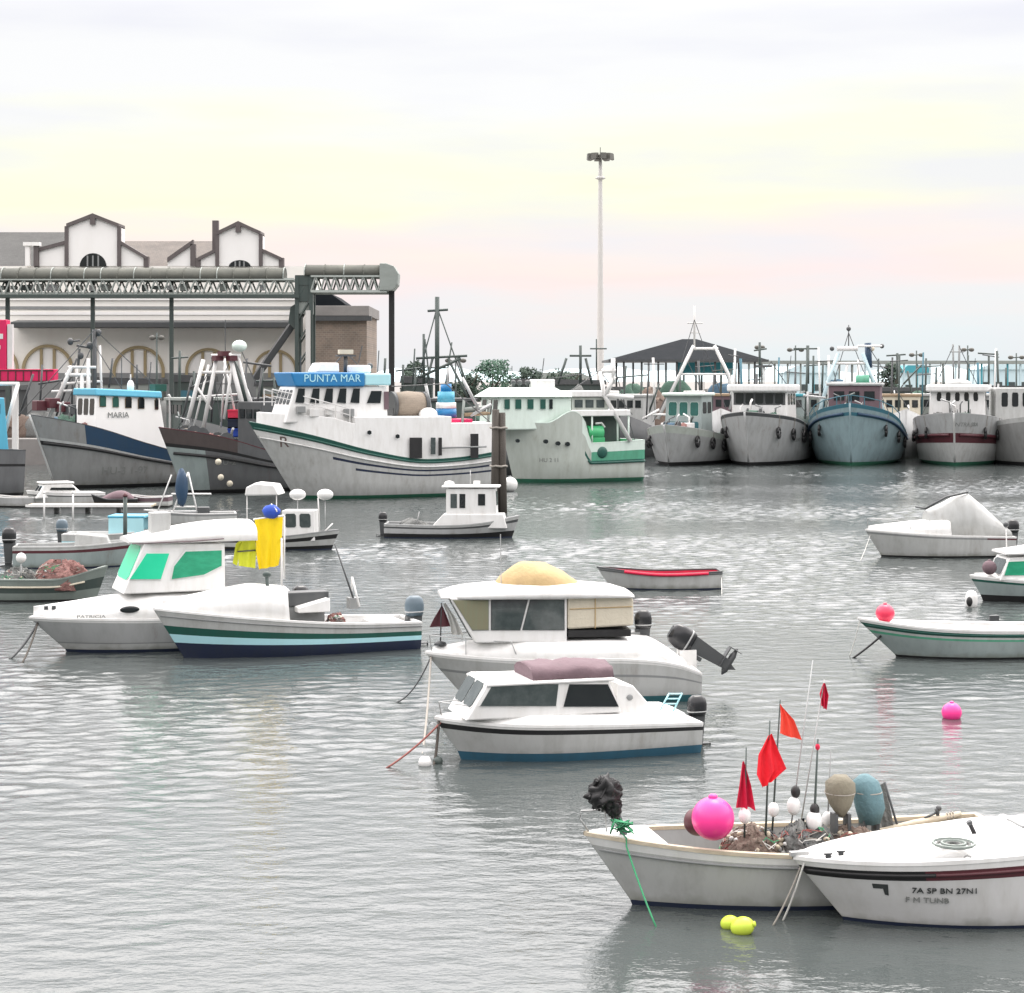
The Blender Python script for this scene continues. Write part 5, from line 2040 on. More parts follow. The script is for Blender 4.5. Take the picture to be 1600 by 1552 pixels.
b.pane(Q['front'], .05, .95, .26, .93, 'glassgreen', o, 'white', name='windscreen')
# raked windscreen corner seen on the near side
b.ppane([(203, 905), (229, 865), (264, 865), (251, 905)], .862, 'glassgreen', o, 'white', 'side_windscreen', fm=.03)
p0, p1 = b.p(400, 838, .8), b.p(203, 846, .8)
zt = b.p(300, 848, .86).z
mb = MB()
rings = []
for i in range(15):
    u = i / 14
    x = p0.x + (p1.x - p0.x) * u
    hh = .12 + .42 * math.sin(PI * min(1, u * .55 + .42)) ** 1.2
    w_ = .98 - .28 * max(0, u - .78) / .22
    rings.append([Vector((x, w_ * math.cos(PI * k / 14), zt + .012 + hh * math.sin(PI * k / 14) ** .55)) for k in range(15)])
mb.loft(rings, 'white')
mb.build('hard_top', b.root)
with b.part('roof_trim') as mb:
    mb.tube([b.p(206, 850, .98), b.p(300, 846, 1.0), b.p(350, 842, 1.0)], .014, 'mauve', 6)
with b.part('porthole') as mb:
    for sg in (1, -1):
        lo, hi = 0, 1
        q = b.p(203, 953, 1.05)
        for _ in range(20):
            mid = (lo + hi) / 2
            if b.side(mid, 1)[0] < q.x:
                lo = mid
            else:
                hi = mid
        x_, hb, z_ = b.side(lo, 1)
        mb.ball((q.x, sg * (hb - .075), q.z), (.27, .03, .095), 'glass', 18, 8)
hull_text(b, 'faded_name', 'PATRICIA', (120, 966), .12, 'faint', sx=1.5)
with b.part('rear_frame') as mb:
    for y in (-.8, .8):
        mb.tube([b.p(440, 942, y), b.p(440, 842, y)], .03, 'whitesteel', 6)
    mb.tube([b.p(440, 842, -.8), b.p(440, 842, .8)], .03, 'whitesteel', 6)
b.outboard(Vector((-b.L / 2 - .1, 0, b.S(0) + .12)), 0, 1.1)
with b.part('bow_cleat') as mb:
    for px, py in ((72, 947), (84, 945), (100, 944)):
        c = b.p(px, py, .15)
        mb.box((c.x, c.y, b.S(.95) + .28), (.1, .06, .1), 'dkgrey')
with b.part('roof_box', bevel=.02) as mb:
    A, B_ = b.p(234, 836, .2), b.p(264, 800, .2)
    mb.box(((A.x + B_.x) / 2, .2, (A.z + B_.z) / 2), (abs(A.x - B_.x), .5, B_.z - A.z), 'hullwhite')
# cloths hung at the stern of the cabin
e = empty('yellow_oilskin', b.W(b.p(418, 888, .55)), 'long bright yellow oilcloth hanging from the rear frame of the green-windowed cruiser', 'oilcloth', rz=b.th)


def oc(px, py, y=.55):
    return b.p(px, py, y) - b.p(418, 888, .55)


mb = MB()
cloth(mb, [oc(398, 812), oc(399, 840), oc(400, 868), (oc(404, 890))], [oc(442, 808), oc(441, 838), oc(440, 862), oc(436, 884)], 'yellow', 14, .07, 2.5, (0, b.n, 0))
cloth(mb, [oc(402, 812, .35), oc(402, 840, .35), oc(402, 864, .35), (oc(406, 880, .35))], [oc(440, 808, .35), oc(440, 838, .35), oc(438, 862, .35), oc(434, 876, .35)], 'yellow', 14, .06, 2.5, (0, b.n, 0))
mb.build('hanging_cloth', e)
mb = MB()
mb.tube([oc(396, 812, .5), oc(444, 806, .5)], .03, 'whitesteel', 6)
mb.tube([oc(444, 806, .5), oc(444, 905, .5)], .03, 'whitesteel', 6)
mb.build('hanging_rail', e)
e = empty('blue_bundle', b.W(b.p(424, 809, .55)), 'small royal blue bundle on top of the yellow oilcloth', 'bundle', rz=b.th)
mb = MB()
mb.ball((0, 0, .17), (.26, .17, .20), 'royal', 14, 9, .08)
mb.build('rolled_cloth', e)
MB().tube([(-.2, .0, .0), (-.1, .17, .22), (.0, .02, .38), (.1, -.15, .2)], .02, 'white', 6).build('white_strap', e)
e = empty('hi_vis_jacket', b.W(b.p(388, 888, .5)), 'yellow-green oilskin jacket slung on a hook left of the long yellow oilcloth', 'jacket', rz=b.th)


def jk(px, py, y=.5):
    return b.p(px, py, y) - b.p(388, 888, .5)


mb = MB()
cloth(mb, [jk(378, 842), jk(372, 862), jk(372, 884)], [jk(398, 838), jk(400, 860), jk(398, 888)], 'lime', 12, .05, 2, (0, b.n, 0))
cloth(mb, [jk(378, 842), jk(368, 850), jk(363, 880)], [jk(386, 842), jk(374, 862), jk(370, 884)], 'lime', 6, .04, 1, (0, b.n, 0))
mb.build('jacket_body', e)
MB().tube([jk(371, 862, .53), jk(385, 861, .56), jk(399, 860, .53)], .02, 'dkgrey', 6).build('belt', e)
MB().ball(jk(392, 828), (.09, .09, .13), 'dkgrey', 10, 8).build('dark_hood', e)
# its bow ropes
A = wc.W(wc.sp(.99, .85, 1))
for (px, py, mt, r, lb) in ((14, 1030, 'dkgrey', .035, 'thick dark mooring rope slanting far out from the green-windowed cruiser bow'), (34, 1036, 'pile', .028, 'dark mooring rope dropping almost straight from the bow of the green-windowed cruiser')):
    w_ = at(px, py)
    rope('mooring_rope', catenary(A, Vector((w_.x, w_.y, -.02)), .1), r, mt, lb, 'bow ropes of the green-windowed cruiser')

# ---- workboat with two white floats, behind the cruiser
b = Boat('workboat', 'small white workboat with two white floats on its rails, bow right, behind the yellow oilcloth', 'boat', 518, 859, 5, 'R')
b.hull(6.0, 1.9, [(0, .6), (.5, .58), (1, .85)], rake=.35, boot=.05, tw=.8, bowp=2.2, flare=.3,
       bands=((0, .2, 'black'), (.2, .55, 'hullwhite'), (.55, .8, 'black'), (.8, 1, 'hullwhite')), bot='navy', floor=.25, capmat='grey', deck='grey', inner='grey')
o, Q = b.phouse('wheelhouse', (440, 842), (492, 842), (490, 798), (440, 798), .5, 'white', .1)
b.panes(Q['near'], 2, .05, .95, .45, .9, parent=o, mat='glassgrey')
with b.part('mast') as mb:
    mb.tube([b.p(500, 842, 0), b.p(497, 778, 0)], .03, 'whitesteel', 6)
with b.part('bow_spar') as mb:
    mb.tube([b.p(500, 838, .3), b.p(520, 818, .1)], .03, 'whitesteel', 6)
mb = MB()
A = [b.p(*q, .7) for q in ((382, 775), (384, 762), (398, 755), (428, 758), (436, 774))]
mb.prism([Vector((q.x, -.7, q.z)) for q in A], (0, 1.4, 0), 'white')
mb.build('canopy', b.root, .06)
with b.part('canopy_post') as mb:
    for px in (386, 432):
        for y in (-.6, .6):
            q = b.p(px, 774, y)
            mb.tube([q, (q.x, q.y, .3)], .025, 'whitesteel', 6)
for px, lb in ((465, 'left of the two white rail floats on the workboat'), (508, 'right of the two white rail floats on the workboat')):
    c = b.W(b.p(px, 773, .2))
    e = empty('rail_float', c, lb, 'float', 'white floats on the workboat')
    MB().ball((0, 0, 0), (.36, .25, .24), 'white', 16, 10).build('float_body', e)
    MB().tube([(0, 0, -.2), (0, 0, b.S(.5) - c.z + .02)], .02, 'steel', 6).build('float_post', e)

# ---- red rowboat
b = Boat('rowboat', 'small white rowboat with a red interior, alone on the water in the middle', 'boat', 955, 920, 4)
b.hull(4.4, 1.5, [(0, .60), (.45, .55), (1, .74)], rake=.5, boot=.05, tw=.7, bowp=2.2, flare=.35, bands=((0, 1, 'hullwhite'),), bot='navy', floor=.2, cap=.06, capmat='dkgrey', inner='crimson', deck='maroon')
b.strake('red_rail', .98, .055, 'crimson', .12, .80, out=.02)
b.strake('rub_rail', .93, .025, 'dkgrey', 0, .99)
for t in (.25, .52, .75):
    x, hb, z = b.side(t, .75)
    with b.part('thwart', bevel=.01) as mb:
        mb.box((x, 0, z), (.22, 2 * hb - .16, .04), 'maroon' if t > .6 else 'crimson')
A = b.W(Vector((-b.L / 2, .3, .5)))
wt = at(1128, 930)
rope('mooring_line', catenary(A, Vector((wt.x, wt.y, -.02)), .04), .012, 'whiterope', 'thin pale line at the stern of the red rowboat')

# ---- small pilot boat
b = Boat('pilot_boat', 'small old white wheelhouse boat with a grey hull, in front of the timber pile', 'boat', 800, 840, 4, 'R')
b.hull(6.3, 1.95, [(0, .62), (.4, .58), (.75, .70), (1, 1.0)], rake=.35, boot=.05, tw=.75, bowp=2.2, flare=.3,
       bands=((0, .3, 'black'), (.3, .72, 'hullgrey'), (.72, .86, 'dkgrey'), (.86, 1, 'hullwhite')), bot='navy', floor=.3, capmat='hullgrey', inner='grey', deck='grey')
o, Q = b.phouse('lower_cabin', (672, 822), (792, 822), (786, 804), (692, 804), .6, 'white', .1)
o, Q = b.phouse('wheelhouse', (697, 806), (776, 806), (774, 764), (697, 764), .52, 'white', .05)
b.ppane([(704, 794), (704, 772), (714, 772), (714, 794)], .52, 'glassgrey', o)
b.ppane([(718, 794), (718, 772), (727, 772), (727, 794)], .52, 'glass', o)
b.ppane([(747, 790), (747, 772), (758, 772), (758, 790)], .52, 'glass', o)
b.panes(Q['front'], 2, .1, .9, .4, .9, parent=o)
p0, p1 = b.p(690, 762, .55), b.p(780, 762, .55)
with b.part('cabin_roof', bevel=.04) as mb:
    mb.box(((p0.x + p1.x) / 2, 0, p0.z + .04), (p1.x - p0.x, 1.25, .1), 'white')
with b.part('roof_gear') as mb:
    c = b.p(702, 756, 0)
    mb.ball(c, (.25, .2, .14), 'whitesteel', 12, 8)
    mb.box(b.p(745, 755, 0), (.3, .25, .2), 'white')
    mb.tube([b.p(735, 760, 0), b.p(735, 735, 0)], .02, 'steel', 6)
with b.part('stern_gallows') as mb:
    mb.tube([b.p(650, 825, .5), b.p(655, 800, .5), b.p(655, 800, -.5), b.p(650, 825, -.5)], .025, 'steel', 6)
b.outboard(Vector((-b.L / 2 - .1, .2, b.S(0) + .05)), 0, .9)
o = heap('net_pile', b.W(Vector((-1.9, 0, .31))), (.75, .6), .5, 'greynet', 'grey-green net heap on the aft deck of the small wheelhouse boat', seed=21)

# ---- speedboat at right
b = Boat('speedboat', 'white cuddy speedboat with a peaked pale cover, the furthest boat on the right', 'boat', 1378, 870, 6)
b.hull(6.2, 2.1, [(0, .82), (.5, .92), (1, 1.12)], rake=.72, boot=.08, tw=.88, bowp=2.6, flare=.3, bands=((0, .86, 'hullwhite'), (.86, .95, ('maroon', 'grey', .2)), (.95, 1, 'white')), bot='black', bul=.1, cap=.1, capmat='white', deck='white')
b.follow('foredeck', .45, .98, .06, .3, lambda t: .1 + .5 * min(1, (1 - t) / .5) ** .9, 'white')
mb = MB()
pr = [b.p(*q, .0) for q in ((1446, 797), (1470, 786), (1495, 772), (1512, 771), (1535, 790), (1572, 826))]
rings = []
for q in pr:
    zb = b.S(.3) + .0
    hh = max(q.z - zb, .06)
    rings.append([Vector((q.x, .74 * math.cos(PI * k / 10) * (1 - .3 * (hh > .5)), zb + hh * math.sin(PI * k / 10) ** .7)) for k in range(11)])
mb.loft(rings, 'hullwhite')
mb.build('cockpit_cover', b.root)
with b.part('windscreen_frame') as mb:
    mb.tube([b.p(1446, 795, .62), b.p(1478, 777, .45), b.p(1512, 769, .1), b.p(1512, 769, -.1)], .05, 'dkgrey', 6)
    q = b.p(1446, 795, .62)
    mb.tube([q, (q.x + .1, 0, q.z + .02), (q.x, -q.y, q.z)], .045, 'dkgrey', 6)
with b.part('bow_rail') as mb:
    for sg in (1, -1):
        pts = [b.sp(t, 1, sg, -.1) + Vector((0, 0, .5)) for t in (.985, .92, .84, .74)]
        mb.tube([pts[0] - Vector((0, 0, .42))] + pts + [pts[-1] - Vector((.1, 0, .3))], .014, 'steel', 6)
b.outboard(Vector((-b.L / 2 - .1, 0, b.S(0) + .1)), 0, 1.1)
wt = at(1344, 876)
rope('mooring_line', catenary(b.W(b.sp(.99, .8, 1)), Vector((wt.x, wt.y, -.02)), .06), .014, 'whiterope', 'thin pale bow line of the furthest right speedboat')

# ---- green windowed boat cut by the right edge
b = Boat('cabin_boat', 'small white boat with a green side window and dusky pink ball float', 'boat', 1538, 939, 5)
b.hull(5.4, 2.0, [(0, .6), (.5, .66), (1, .84)], rake=.5, boot=.22, tw=.85, bowp=2.5, flare=.3, bands=((0, .72, 'hullteal'), (.72, .86, 'dkgreen'), (.86, 1, 'white')), bot='black', bul=.1, cap=.1, capmat='white', deck='white')
b.follow('coaming', .1, .97, .06, .26, lambda t: .16 if t < .7 else .04 + .12 * (1 - t) / .3, 'white')
o, Q = b.phouse('cabin', (1680, 902), (1562, 902), (1578, 872), (1680, 866), .66, 'white', .1)
b.ppane([(1569, 899), (1576, 878), (1622, 876), (1622, 899)], .66, 'glassgreen2', o, 'white', fm=.03)
b.pane(Q['front'], .1, .9, .25, .9, 'glassgrey', o, 'white')
p0, p1 = b.p(1680, 862, .7), b.p(1572, 868, .7)
mb = MB()
rings = []
for i in range(9):
    u = i / 8
    hh = .12 + .42 * (1 - u) ** 1.3
    rings.append([Vector((p0.x + (p1.x - p0.x) * u, .75 * math.cos(PI * k / 10), Q['near'][2].z + hh * math.sin(PI * k / 10) ** .6)) for k in range(11)])
mb.loft(rings, 'white')
mb.build('hard_top', b.root)
with b.part('mast_light') as mb:
    mb.tube([b.p(1573, 868, 0), b.p(1572, 824, 0)], .02, 'whitesteel', 6)
    mb.ball(b.p(1572, 820, 0), .1, 'dkgrey', 12, 8)
c = b.p(1546, 887, .3)
ball_buoy(b.W(c), .24, 'mauve', 'dusky pink ball float on the bow of the small green-windowed boat')
c = at(1518, 948)
e = empty('boat_fender', Vector((c.x, c.y, .2)), 'white fender with a black end floating off the bow of the small green-windowed boat', 'fender')
MB().lathe([(.03, -.3), (.16, -.26), (.2, -.1), (.2, .12), (.15, .28), (.05, .33)], 'white', n=16).build('fender_body', e)
MB().ball((-.1, -.15, -.02), (.11, .09, .16), 'black', 12, 8).build('black_end', e)

# ---- white open boat with red ball, right
b = Boat('open_boat', 'low white open boat with a green stripe and coral red ball on its bow', 'boat', 1402, 1026, 5)
b.hull(6.2, 1.9, [(0, .72), (.5, .76), (.8, .86), (1, 1.02)], rake=1.1, boot=.06, tw=.85, bowp=2.4, flare=.35, bands=((0, .62, 'hullteal'), (.62, .70, 'midgreen'), (.70, .78, 'hullwhite'), (.78, .92, 'dkgreen'), (.92, 1, 'white')), bot='black', floor=.35, cap=.1, capmat='white', deck='grey')
b.strake('rub_rail', .86, .018, 'dkgreen', 0, .99)
with b.part('foredeck') as mb:
    ps = [b.sp(t, 1, 1, -.05) + Vector((0, 0, .035)) for t in (.72, .8, .88, .94, .99)]
    for i in range(4):
        A, B_ = ps[i], ps[i + 1]
        dn = Vector((0, 0, -.05))
        A2, B2 = Vector((A.x, -A.y, A.z)), Vector((B_.x, -B_.y, B_.z))
        mb.hexa([A + dn, B_ + dn, B2 + dn, A2 + dn, A, B_, B2, A2], 'white')
with b.part('oarlock') as mb:
    c = b.p(1553, 966, .9)
    mb.box(c, (.25, .1, .14), 'dkgrey')
for t in (.3, .5):
    x, hb, z = b.side(t, .8)
    with b.part('thwart', bevel=.01) as mb:
        mb.box((x, 0, z), (.26, 2 * hb - .2, .05), 'white')
c = b.p(1383, 949, .1)
tt = (c.x + b.L / 2) / b.L
ball_buoy(b.W(Vector((c.x, .1, b.S(.86) + .035 + .24))), .25, 'redfloat', 'coral red ball float sitting on the bow of the low white open boat')
A = b.W(b.sp(.97, .55, 1))
wt = at(1332, 1028)
rope('anchor_chain', catenary(A, Vector((wt.x, wt.y, -.02)), .02), .03, 'black', 'short black anchor chain slanting from the stem of the low white open boat')
wt = at(1327, 1026)
rope('mooring_line', catenary(b.W(b.sp(.995, .97, 1)), Vector((wt.x, wt.y, -.02)), .05), .012, 'whiterope', 'thin pale bow line hanging left of the black anchor chain')

# ================================================================== small craft at the left
b = Boat('open_boat', 'grey open boat with a black outboard at its left end, behind the white cruiser', 'boat', 208, 884, -8, 'R')
b.hull(5.0, 1.8, [(0, .82), (.5, .84), (1, 1.02)], rake=.4, boot=.05, tw=.85, bowp=2.4, flare=.3, bands=((0, .72, 'hullteal'), (.72, .86, 'maroon'), (.86, 1, 'hullwhite')), bot='navy', floor=.35, capmat='hullwhite', deck='grey', inner='hullgrey')
with b.part('cuddy', bevel=.05) as mb:
    mb.hexa([Vector(q) for q in ((-.2, -.6, .4), (1.4, -.4, .4), (1.4, .4, .4), (-.2, .6, .4), (-.1, -.5, 1.35), (1.1, -.3, 1.2), (1.1, .3, 1.2), (-.1, .5, 1.35))], 'hullwhite')
b.outboard(Vector((-b.L / 2 - .12, 0, b.S(0) + .1)), 0, 1.2)
b = Boat('canopy_boat', 'small boat with a pale cyan canopy beside a dark post, left of the white cruiser', 'boat', 238, 856, 3, 'R')
b.hull(4.2, 1.7, [(0, .6), (.5, .62), (1, .8)], rake=.35, boot=.05, tw=.85, bands=((0, .5, 'ltcyan'), (.5, 1, 'hullwhite')), bot='navy', floor=.3, deck='grey')
A, B_ = b.p(168, 838, .6), b.p(226, 808, .6)
with b.part('canopy_roof', bevel=.05) as mb:
    mb.box(((A.x + B_.x) / 2, 0, B_.z), (abs(B_.x - A.x), 1.3, .12), 'cyan')
with b.part('canopy_side', bevel=.01) as mb:
    for y in (-.62, .62):
        mb.box(((A.x + B_.x) / 2, y, (A.z + B_.z) / 2), (abs(B_.x - A.x) - .1, .04, B_.z - A.z - .12), 'ltcyan')
with b.part('canopy_post') as mb:
    for x in (A.x + .1, B_.x - .1):
        for y in (-.55, .55):
            mb.tube([(x, y, .35), (x, y, B_.z)], .03, 'steel', 6)
b.outboard(Vector((-b.L / 2 - .1, 0, b.S(0) + .05)), 0, 1.1, cowl='bluegrey')
c = at(200, 862)
e = empty('mooring_post', Vector((c.x, c.y - .6, 0)), 'thin dark green mooring post in the water before the cyan-canopied boat', 'post')
c2 = P(200, 776, c.y - .6)
MB().tube([(0, 0, -.3), (0, 0, c2.z)], .09, 'dkgreenmetal', 10).build('pile', e)
MB().lathe([(.11, 0), (.12, .05), (.04, .16)], 'maroon', (0, 0, c2.z), 10).build('post_cap', e)
b = Boat('skiff', 'dark green low skiff with reddish nets on its bow, at the left edge', 'boat', 150, 938, 6, 'R')
b.hull(5.6, 1.9, [(0, .98), (.35, .72), (.7, .72), (1, 1.12)], rake=.4, boot=.06, tw=.7, bowp=2.2, flare=.35, bands=((0, .35, 'fibre'), (.35, .7, 'dkgreenmetal'), (.7, 1, 'fibre')), bot='black', floor=.35, cap=.12, capmat='fibre', inner='fibre', deck='grey')
b.strake('rub_rail', .66, .035, 'cream', 0, .9)
c = b.p(128, 905, .2)
heap('net_pile', b.W(Vector((1.2, 0, .36))), (.95, .6), .85, 'rednet', 'reddish net heap on the right end of the dark green skiff', seed=31, fine=True)
heap('net_pile', b.W(Vector((-.3, 0, .36))), (.6, .55), .62, 'greynet', 'grey net heap amidships in the dark green skiff', seed=32, fine=True)
c = b.p(33, 872, .3)
ball_buoy(b.W(c), .17, 'white', 'small white float on the dark green skiff at the left')
with b.part('float_staff') as mb:
    mb.tube([c, (c.x, c.y, .36)], .02, 'steel', 6)
# floating pontoon
c0, c1 = at(40, 803), at(236, 803)
e = empty('floating_pontoon', (c0 + c1) / 2, 'long low pale floating pontoon in front of the dark trawlers at the left', 'pontoon')
w_ = c1.x - c0.x
MB().box((0, .8, .42), (w_, 1.6, .12), 'palewood').build('deck', e, .02)
for k in range(4):
    MB().box((-w_ / 2 + w_ * (k + .5) / 4, .8, .16), (w_ / 4 - .4, 1.4, .38), 'grey').build('float', e)
MB().box((0, -.03, .44), (w_, .06, .14), 'white').build('fender_strip', e)
for px in (69, 114):
    c = at(px, 812)
    e = empty('mooring_pole', Vector((c.x, c.y, 0)), 'slim white mooring pole in front of the pontoon, the %s of the two' % ('left' if px < 100 else 'right'), 'pole', 'white mooring poles')
    zt = P(px, 770, c.y).z
    MB().tube([(0, 0, -.3), (0, 0, zt)], .05, 'whitesteel', 8).build('pole', e)
    MB().ball((0, 0, zt), .08, 'whitesteel', 8, 6).build('pole_cap', e)
# small craft beyond the pontoon
b = Boat('cabin_cruiser', 'small white cabin cruiser beyond the pontoon, left of the dark inflatable', 'boat', 52, 793, 28)
b.hull(4.4, 1.9, [(0, .75), (.5, .8), (1, .95)], rake=.4, boot=.12, tw=.88, bowp=2.8, bands=((0, .7, 'hullwhite'), (.7, .8, 'dkgrey'), (.8, 1, 'white')), bot='black', bul=.1, capmat='white', deck='white')
o, Q = b.phouse('cabin', (136, 772), (56, 770), (70, 757), (112, 755), .7, 'white', .2, .08, .05)
b.ppane([(78, 766), (80, 762), (116, 762), (118, 766)], .70, 'glass', o)
b.panes(Q['front'], 2, .08, .92, .35, .85, parent=o)
with b.part('cabin_roof', bevel=.04) as mb:
    a1, a2 = b.p(116, 755, .65), b.p(66, 757, .65)
    mb.box(((a1.x + a2.x) / 2, 0, a1.z + .03), (abs(a2.x - a1.x), 1.4, .1), 'white')
b = Boat('inflatable_dinghy', 'dark inflatable dinghy under a mauve cover beyond the pontoon', 'dinghy', 150, 794, 10)
b.hull(2.6, 1.5, [(0, .5), (.6, .5), (1, .75)], rake=.25, boot=.1, tw=.9, bowp=2.8, bands=((0, 1, 'black'),), bot='black', bul=.1, capmat='dkgrey', deck='dkgrey', cap=.2)
mb = MB()
rings = [[Vector((-1.1 + 1.9 * u, .6 * math.cos(PI * k / 8) * (1 - .4 * u), .5 + .5 * math.sin(PI * u ** .8 * .9 + .2) * math.sin(PI * k / 8))) for k in range(9)] for u in [i / 8 for i in range(9)]]
mb.loft(rings, 'mauve')
mb.build('canvas_cover', b.root)
b = Boat('rowboat', 'small grey rowboat beyond the pontoon at the left edge', 'boat', -12, 792, -6)
b.hull(3.0, 1.4, [(0, .55), (.5, .55), (1, .7)], rake=.3, boot=.1, bands=((0, 1, 'hullgrey'),), bot='black', floor=.2, inner='grey', deck='grey')
with b.part('thwart') as mb:
    mb.box((0, 0, .45), (.3, 1.2, .05), 'palewood')
b = Boat('rowboat', 'little red and white rowboat at the right end of the pontoon', 'boat', 204, 792, -4)
b.hull(2.6, 1.3, [(0, .6), (.5, .55), (1, .7)], rake=.25, boot=.1, bands=((0, .5, 'hullwhite'), (.5, 1, 'mauve')), bot='black', floor=.2, inner='mauve', deck='grey')
with b.part('thwart') as mb:
    mb.box((0, 0, .45), (.25, 1.1, .05), 'palewood')
# white-masted boat behind the cruiser's roof
b = Boat('mast_boat', 'small white boat with an A-shaped white mast and a dark bundle, above the cruiser roof', 'boat', 236, 822, 12)
b.hull(4.6, 1.7, [(0, .6), (.5, .62), (1, .8)], rake=.35, boot=.06, bands=((0, .8, 'hullwhite'), (.8, 1, 'grey')), bot='navy', floor=.3, deck='grey', inner='grey')
b.poles('mast_frame', [((264, 816), (294, 738)), ((312, 816), (294, 738)), ((272, 792), (306, 792)), ((268, 772), (330, 772))], 0, .045)
b.poles('boat_hook', [((246, 800), (268, 742))], 0, .035)
with b.part('stowed_sail') as mb:
    mb.ball(b.w(284, 762), (.32, .3, .95), 'dkblue', 12, 10, .08)
with b.part('engine_box', bevel=.03) as mb:
    mb.box(b.w(292, 806), (1.6, .8, .5), 'grey')
    mb.box(b.w(318, 800), (.6, .6, .5), 'dkgrey')

# ---- timber pile
c = at(779, 802)
e = empty('timber_pile', Vector((c.x, c.y, 0)), 'tall dark timber mooring pile standing off the stern of the big white trawler', 'pile')
zt = P(779, 640, c.y).z
mb = MB()
for (dx, dy, hgt) in ((-.16, 0, zt), (.18, .1, zt * .97), (.0, .3, zt * .9)):
    mb.tube([(dx * 1.4, dy, -.5), (dx * 1.1, dy, hgt * .5), (dx, dy, hgt)], [.24, .22, .2], 'pile', 10)
mb.build('pile_timber', e)
mb = MB()
for z in (zt * .45, zt * .82):
    mb.tube([(.46 * math.cos(k * .63), .12 + .4 * math.sin(k * .63), z + .04 * (k % 2)) for k in range(11)], .06, 'rope', 6)
mb.build('rope_band', e)
c = at(797, 768)
ball_buoy(Vector((c.x, c.y, .45)), .5, 'white', 'pale float beside the timber pile under the bow of the mint trawler', name='mooring_float', cat='float')

# ================================================================== trawlers along the quay
GRP = 'trawlers moored along the quay'


RIG, GEAR, TYRE, BOWS = [], [], [], []


def bits(b, lines, off=0, r=.07, mat='whitesteel', name='rigging_pole'):
    for i, ln in enumerate(lines):
        b.poles(name, [ln], off, r, mat)


# ---- big white trawler
b = Boat('fishing_trawler', 'big white trawler with a bright blue wheelhouse band and green sheer stripes', 'trawler', 462, 779, 24, group=GRP)
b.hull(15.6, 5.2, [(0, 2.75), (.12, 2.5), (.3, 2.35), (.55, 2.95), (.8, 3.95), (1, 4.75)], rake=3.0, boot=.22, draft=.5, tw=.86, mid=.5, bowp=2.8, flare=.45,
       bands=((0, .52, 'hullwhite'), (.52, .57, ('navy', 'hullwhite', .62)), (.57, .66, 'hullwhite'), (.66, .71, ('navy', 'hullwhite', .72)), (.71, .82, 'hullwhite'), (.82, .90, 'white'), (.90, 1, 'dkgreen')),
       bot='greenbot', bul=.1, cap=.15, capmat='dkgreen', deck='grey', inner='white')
b.strake('rub_rail', .93, .07, 'dkgreen', 0, .995, out=.03)
b.strake('white_strake', .80, .05, 'white', 0, .995, out=.03)
# flush deck houses above the sheer
zt = b.p(600, 652, 2.5).z
b.follow('forecastle_bulwark', .60, .965, .05, .12, lambda t: .75 + .7 * min(1, (.965 - t) / .25), 'white', crown=.03, sharp=True)
b.follow('main_deckhouse', .20, .62, .06, .10, lambda t: zt - b.S(t), 'white', crown=.04, sharp=True)
za = b.p(700, 662, 2.5).z
b.follow('aft_deckhouse', .01, .205, .06, .14, lambda t: za - b.S(t) + .0, 'white', crown=.05, sharp=True)
for (pxa, pxb, ya, yb, t) in ((640, 659, 684, 716, .3), (673, 680, 684, 710, .2), (685, 690, 684, 712, .2), (735, 747, 678, 716, .05)):
    b.ppane([(pxa, yb), (pxa, ya), (pxb, ya), (pxb, yb)], 2.62, 'black' if pxa != 673 else 'glassgrey', name='side_doorway' if pxb - pxa > 9 else 'window', th=.06)
for px, py in ((577, 676), (621, 682)):
    b.ppane([(px - 3, py + 2), (px - 3, py - 2), (px, py - 3.5), (px + 3, py - 2), (px + 3, py + 2), (px, py + 3.5)], 2.66, 'glass', name='porthole', th=.05)
with b.part('side_rail') as mb:
    A, B_ = b.p(690, 700, 2.66), b.p(760, 698, 2.66)
    mb.tube([A, B_], .06, 'grey', 6)
# wheelhouse
o, Q = b.phouse('wheelhouse', (606, 652), (445, 652), (462, 604), (606, 604), 1.7, 'white', .3, .08, .12)
for i, px in enumerate((461, 484, 505, 526, 547)):
    b.ppane([(px, 629), (px + 5, 607), (px + 15, 607), (px + 14, 630)], 1.66, 'glass', o, 'white', fm=.04, th=.05)
b.ppane([(573, 630), (580, 611), (596, 611), (594, 630)], 1.66, 'glass', o, 'white', fm=.04, th=.05)
b.panes(Q['front'], 4, .04, .96, .5, .9, parent=o)
b.ppane([(600, 640), (600, 612), (607, 612), (607, 640)], 1.66, 'mauve', o, name='side_door', th=.05)
A, B_ = b.p(612, 604, 1.8), b.p(454, 582, 1.8)
C_ = b.p(570, 604, 1.8)
with b.part('blue_visor', bevel=.1) as mb:
    mb.hexa([Vector(q) for q in ((C_.x, -1.85, A.z), (B_.x - .3, -1.85, A.z), (B_.x - .3, 1.85, A.z), (C_.x, 1.85, A.z), (C_.x, -1.85, B_.z), (B_.x, -1.85, B_.z), (B_.x, 1.85, B_.z), (C_.x, 1.85, B_.z))], 'blue')
with b.part('roof_end', bevel=.1) as mb:
    mb.box(((A.x + C_.x) / 2 - .0, 0, (A.z + B_.z) / 2), (C_.x - A.x - .02, 3.5, (B_.z - A.z) * .85), 'ltcyan')
q = b.p(474, 598, 1.8)
text_mesh('visor_lettering', 'PUNTA MAR', .66, 'palewrite', b.root, Vector((q.x, 1.87, q.z + .05)), (-1, 0, 0), (0, 0, 1), sx=1.0)
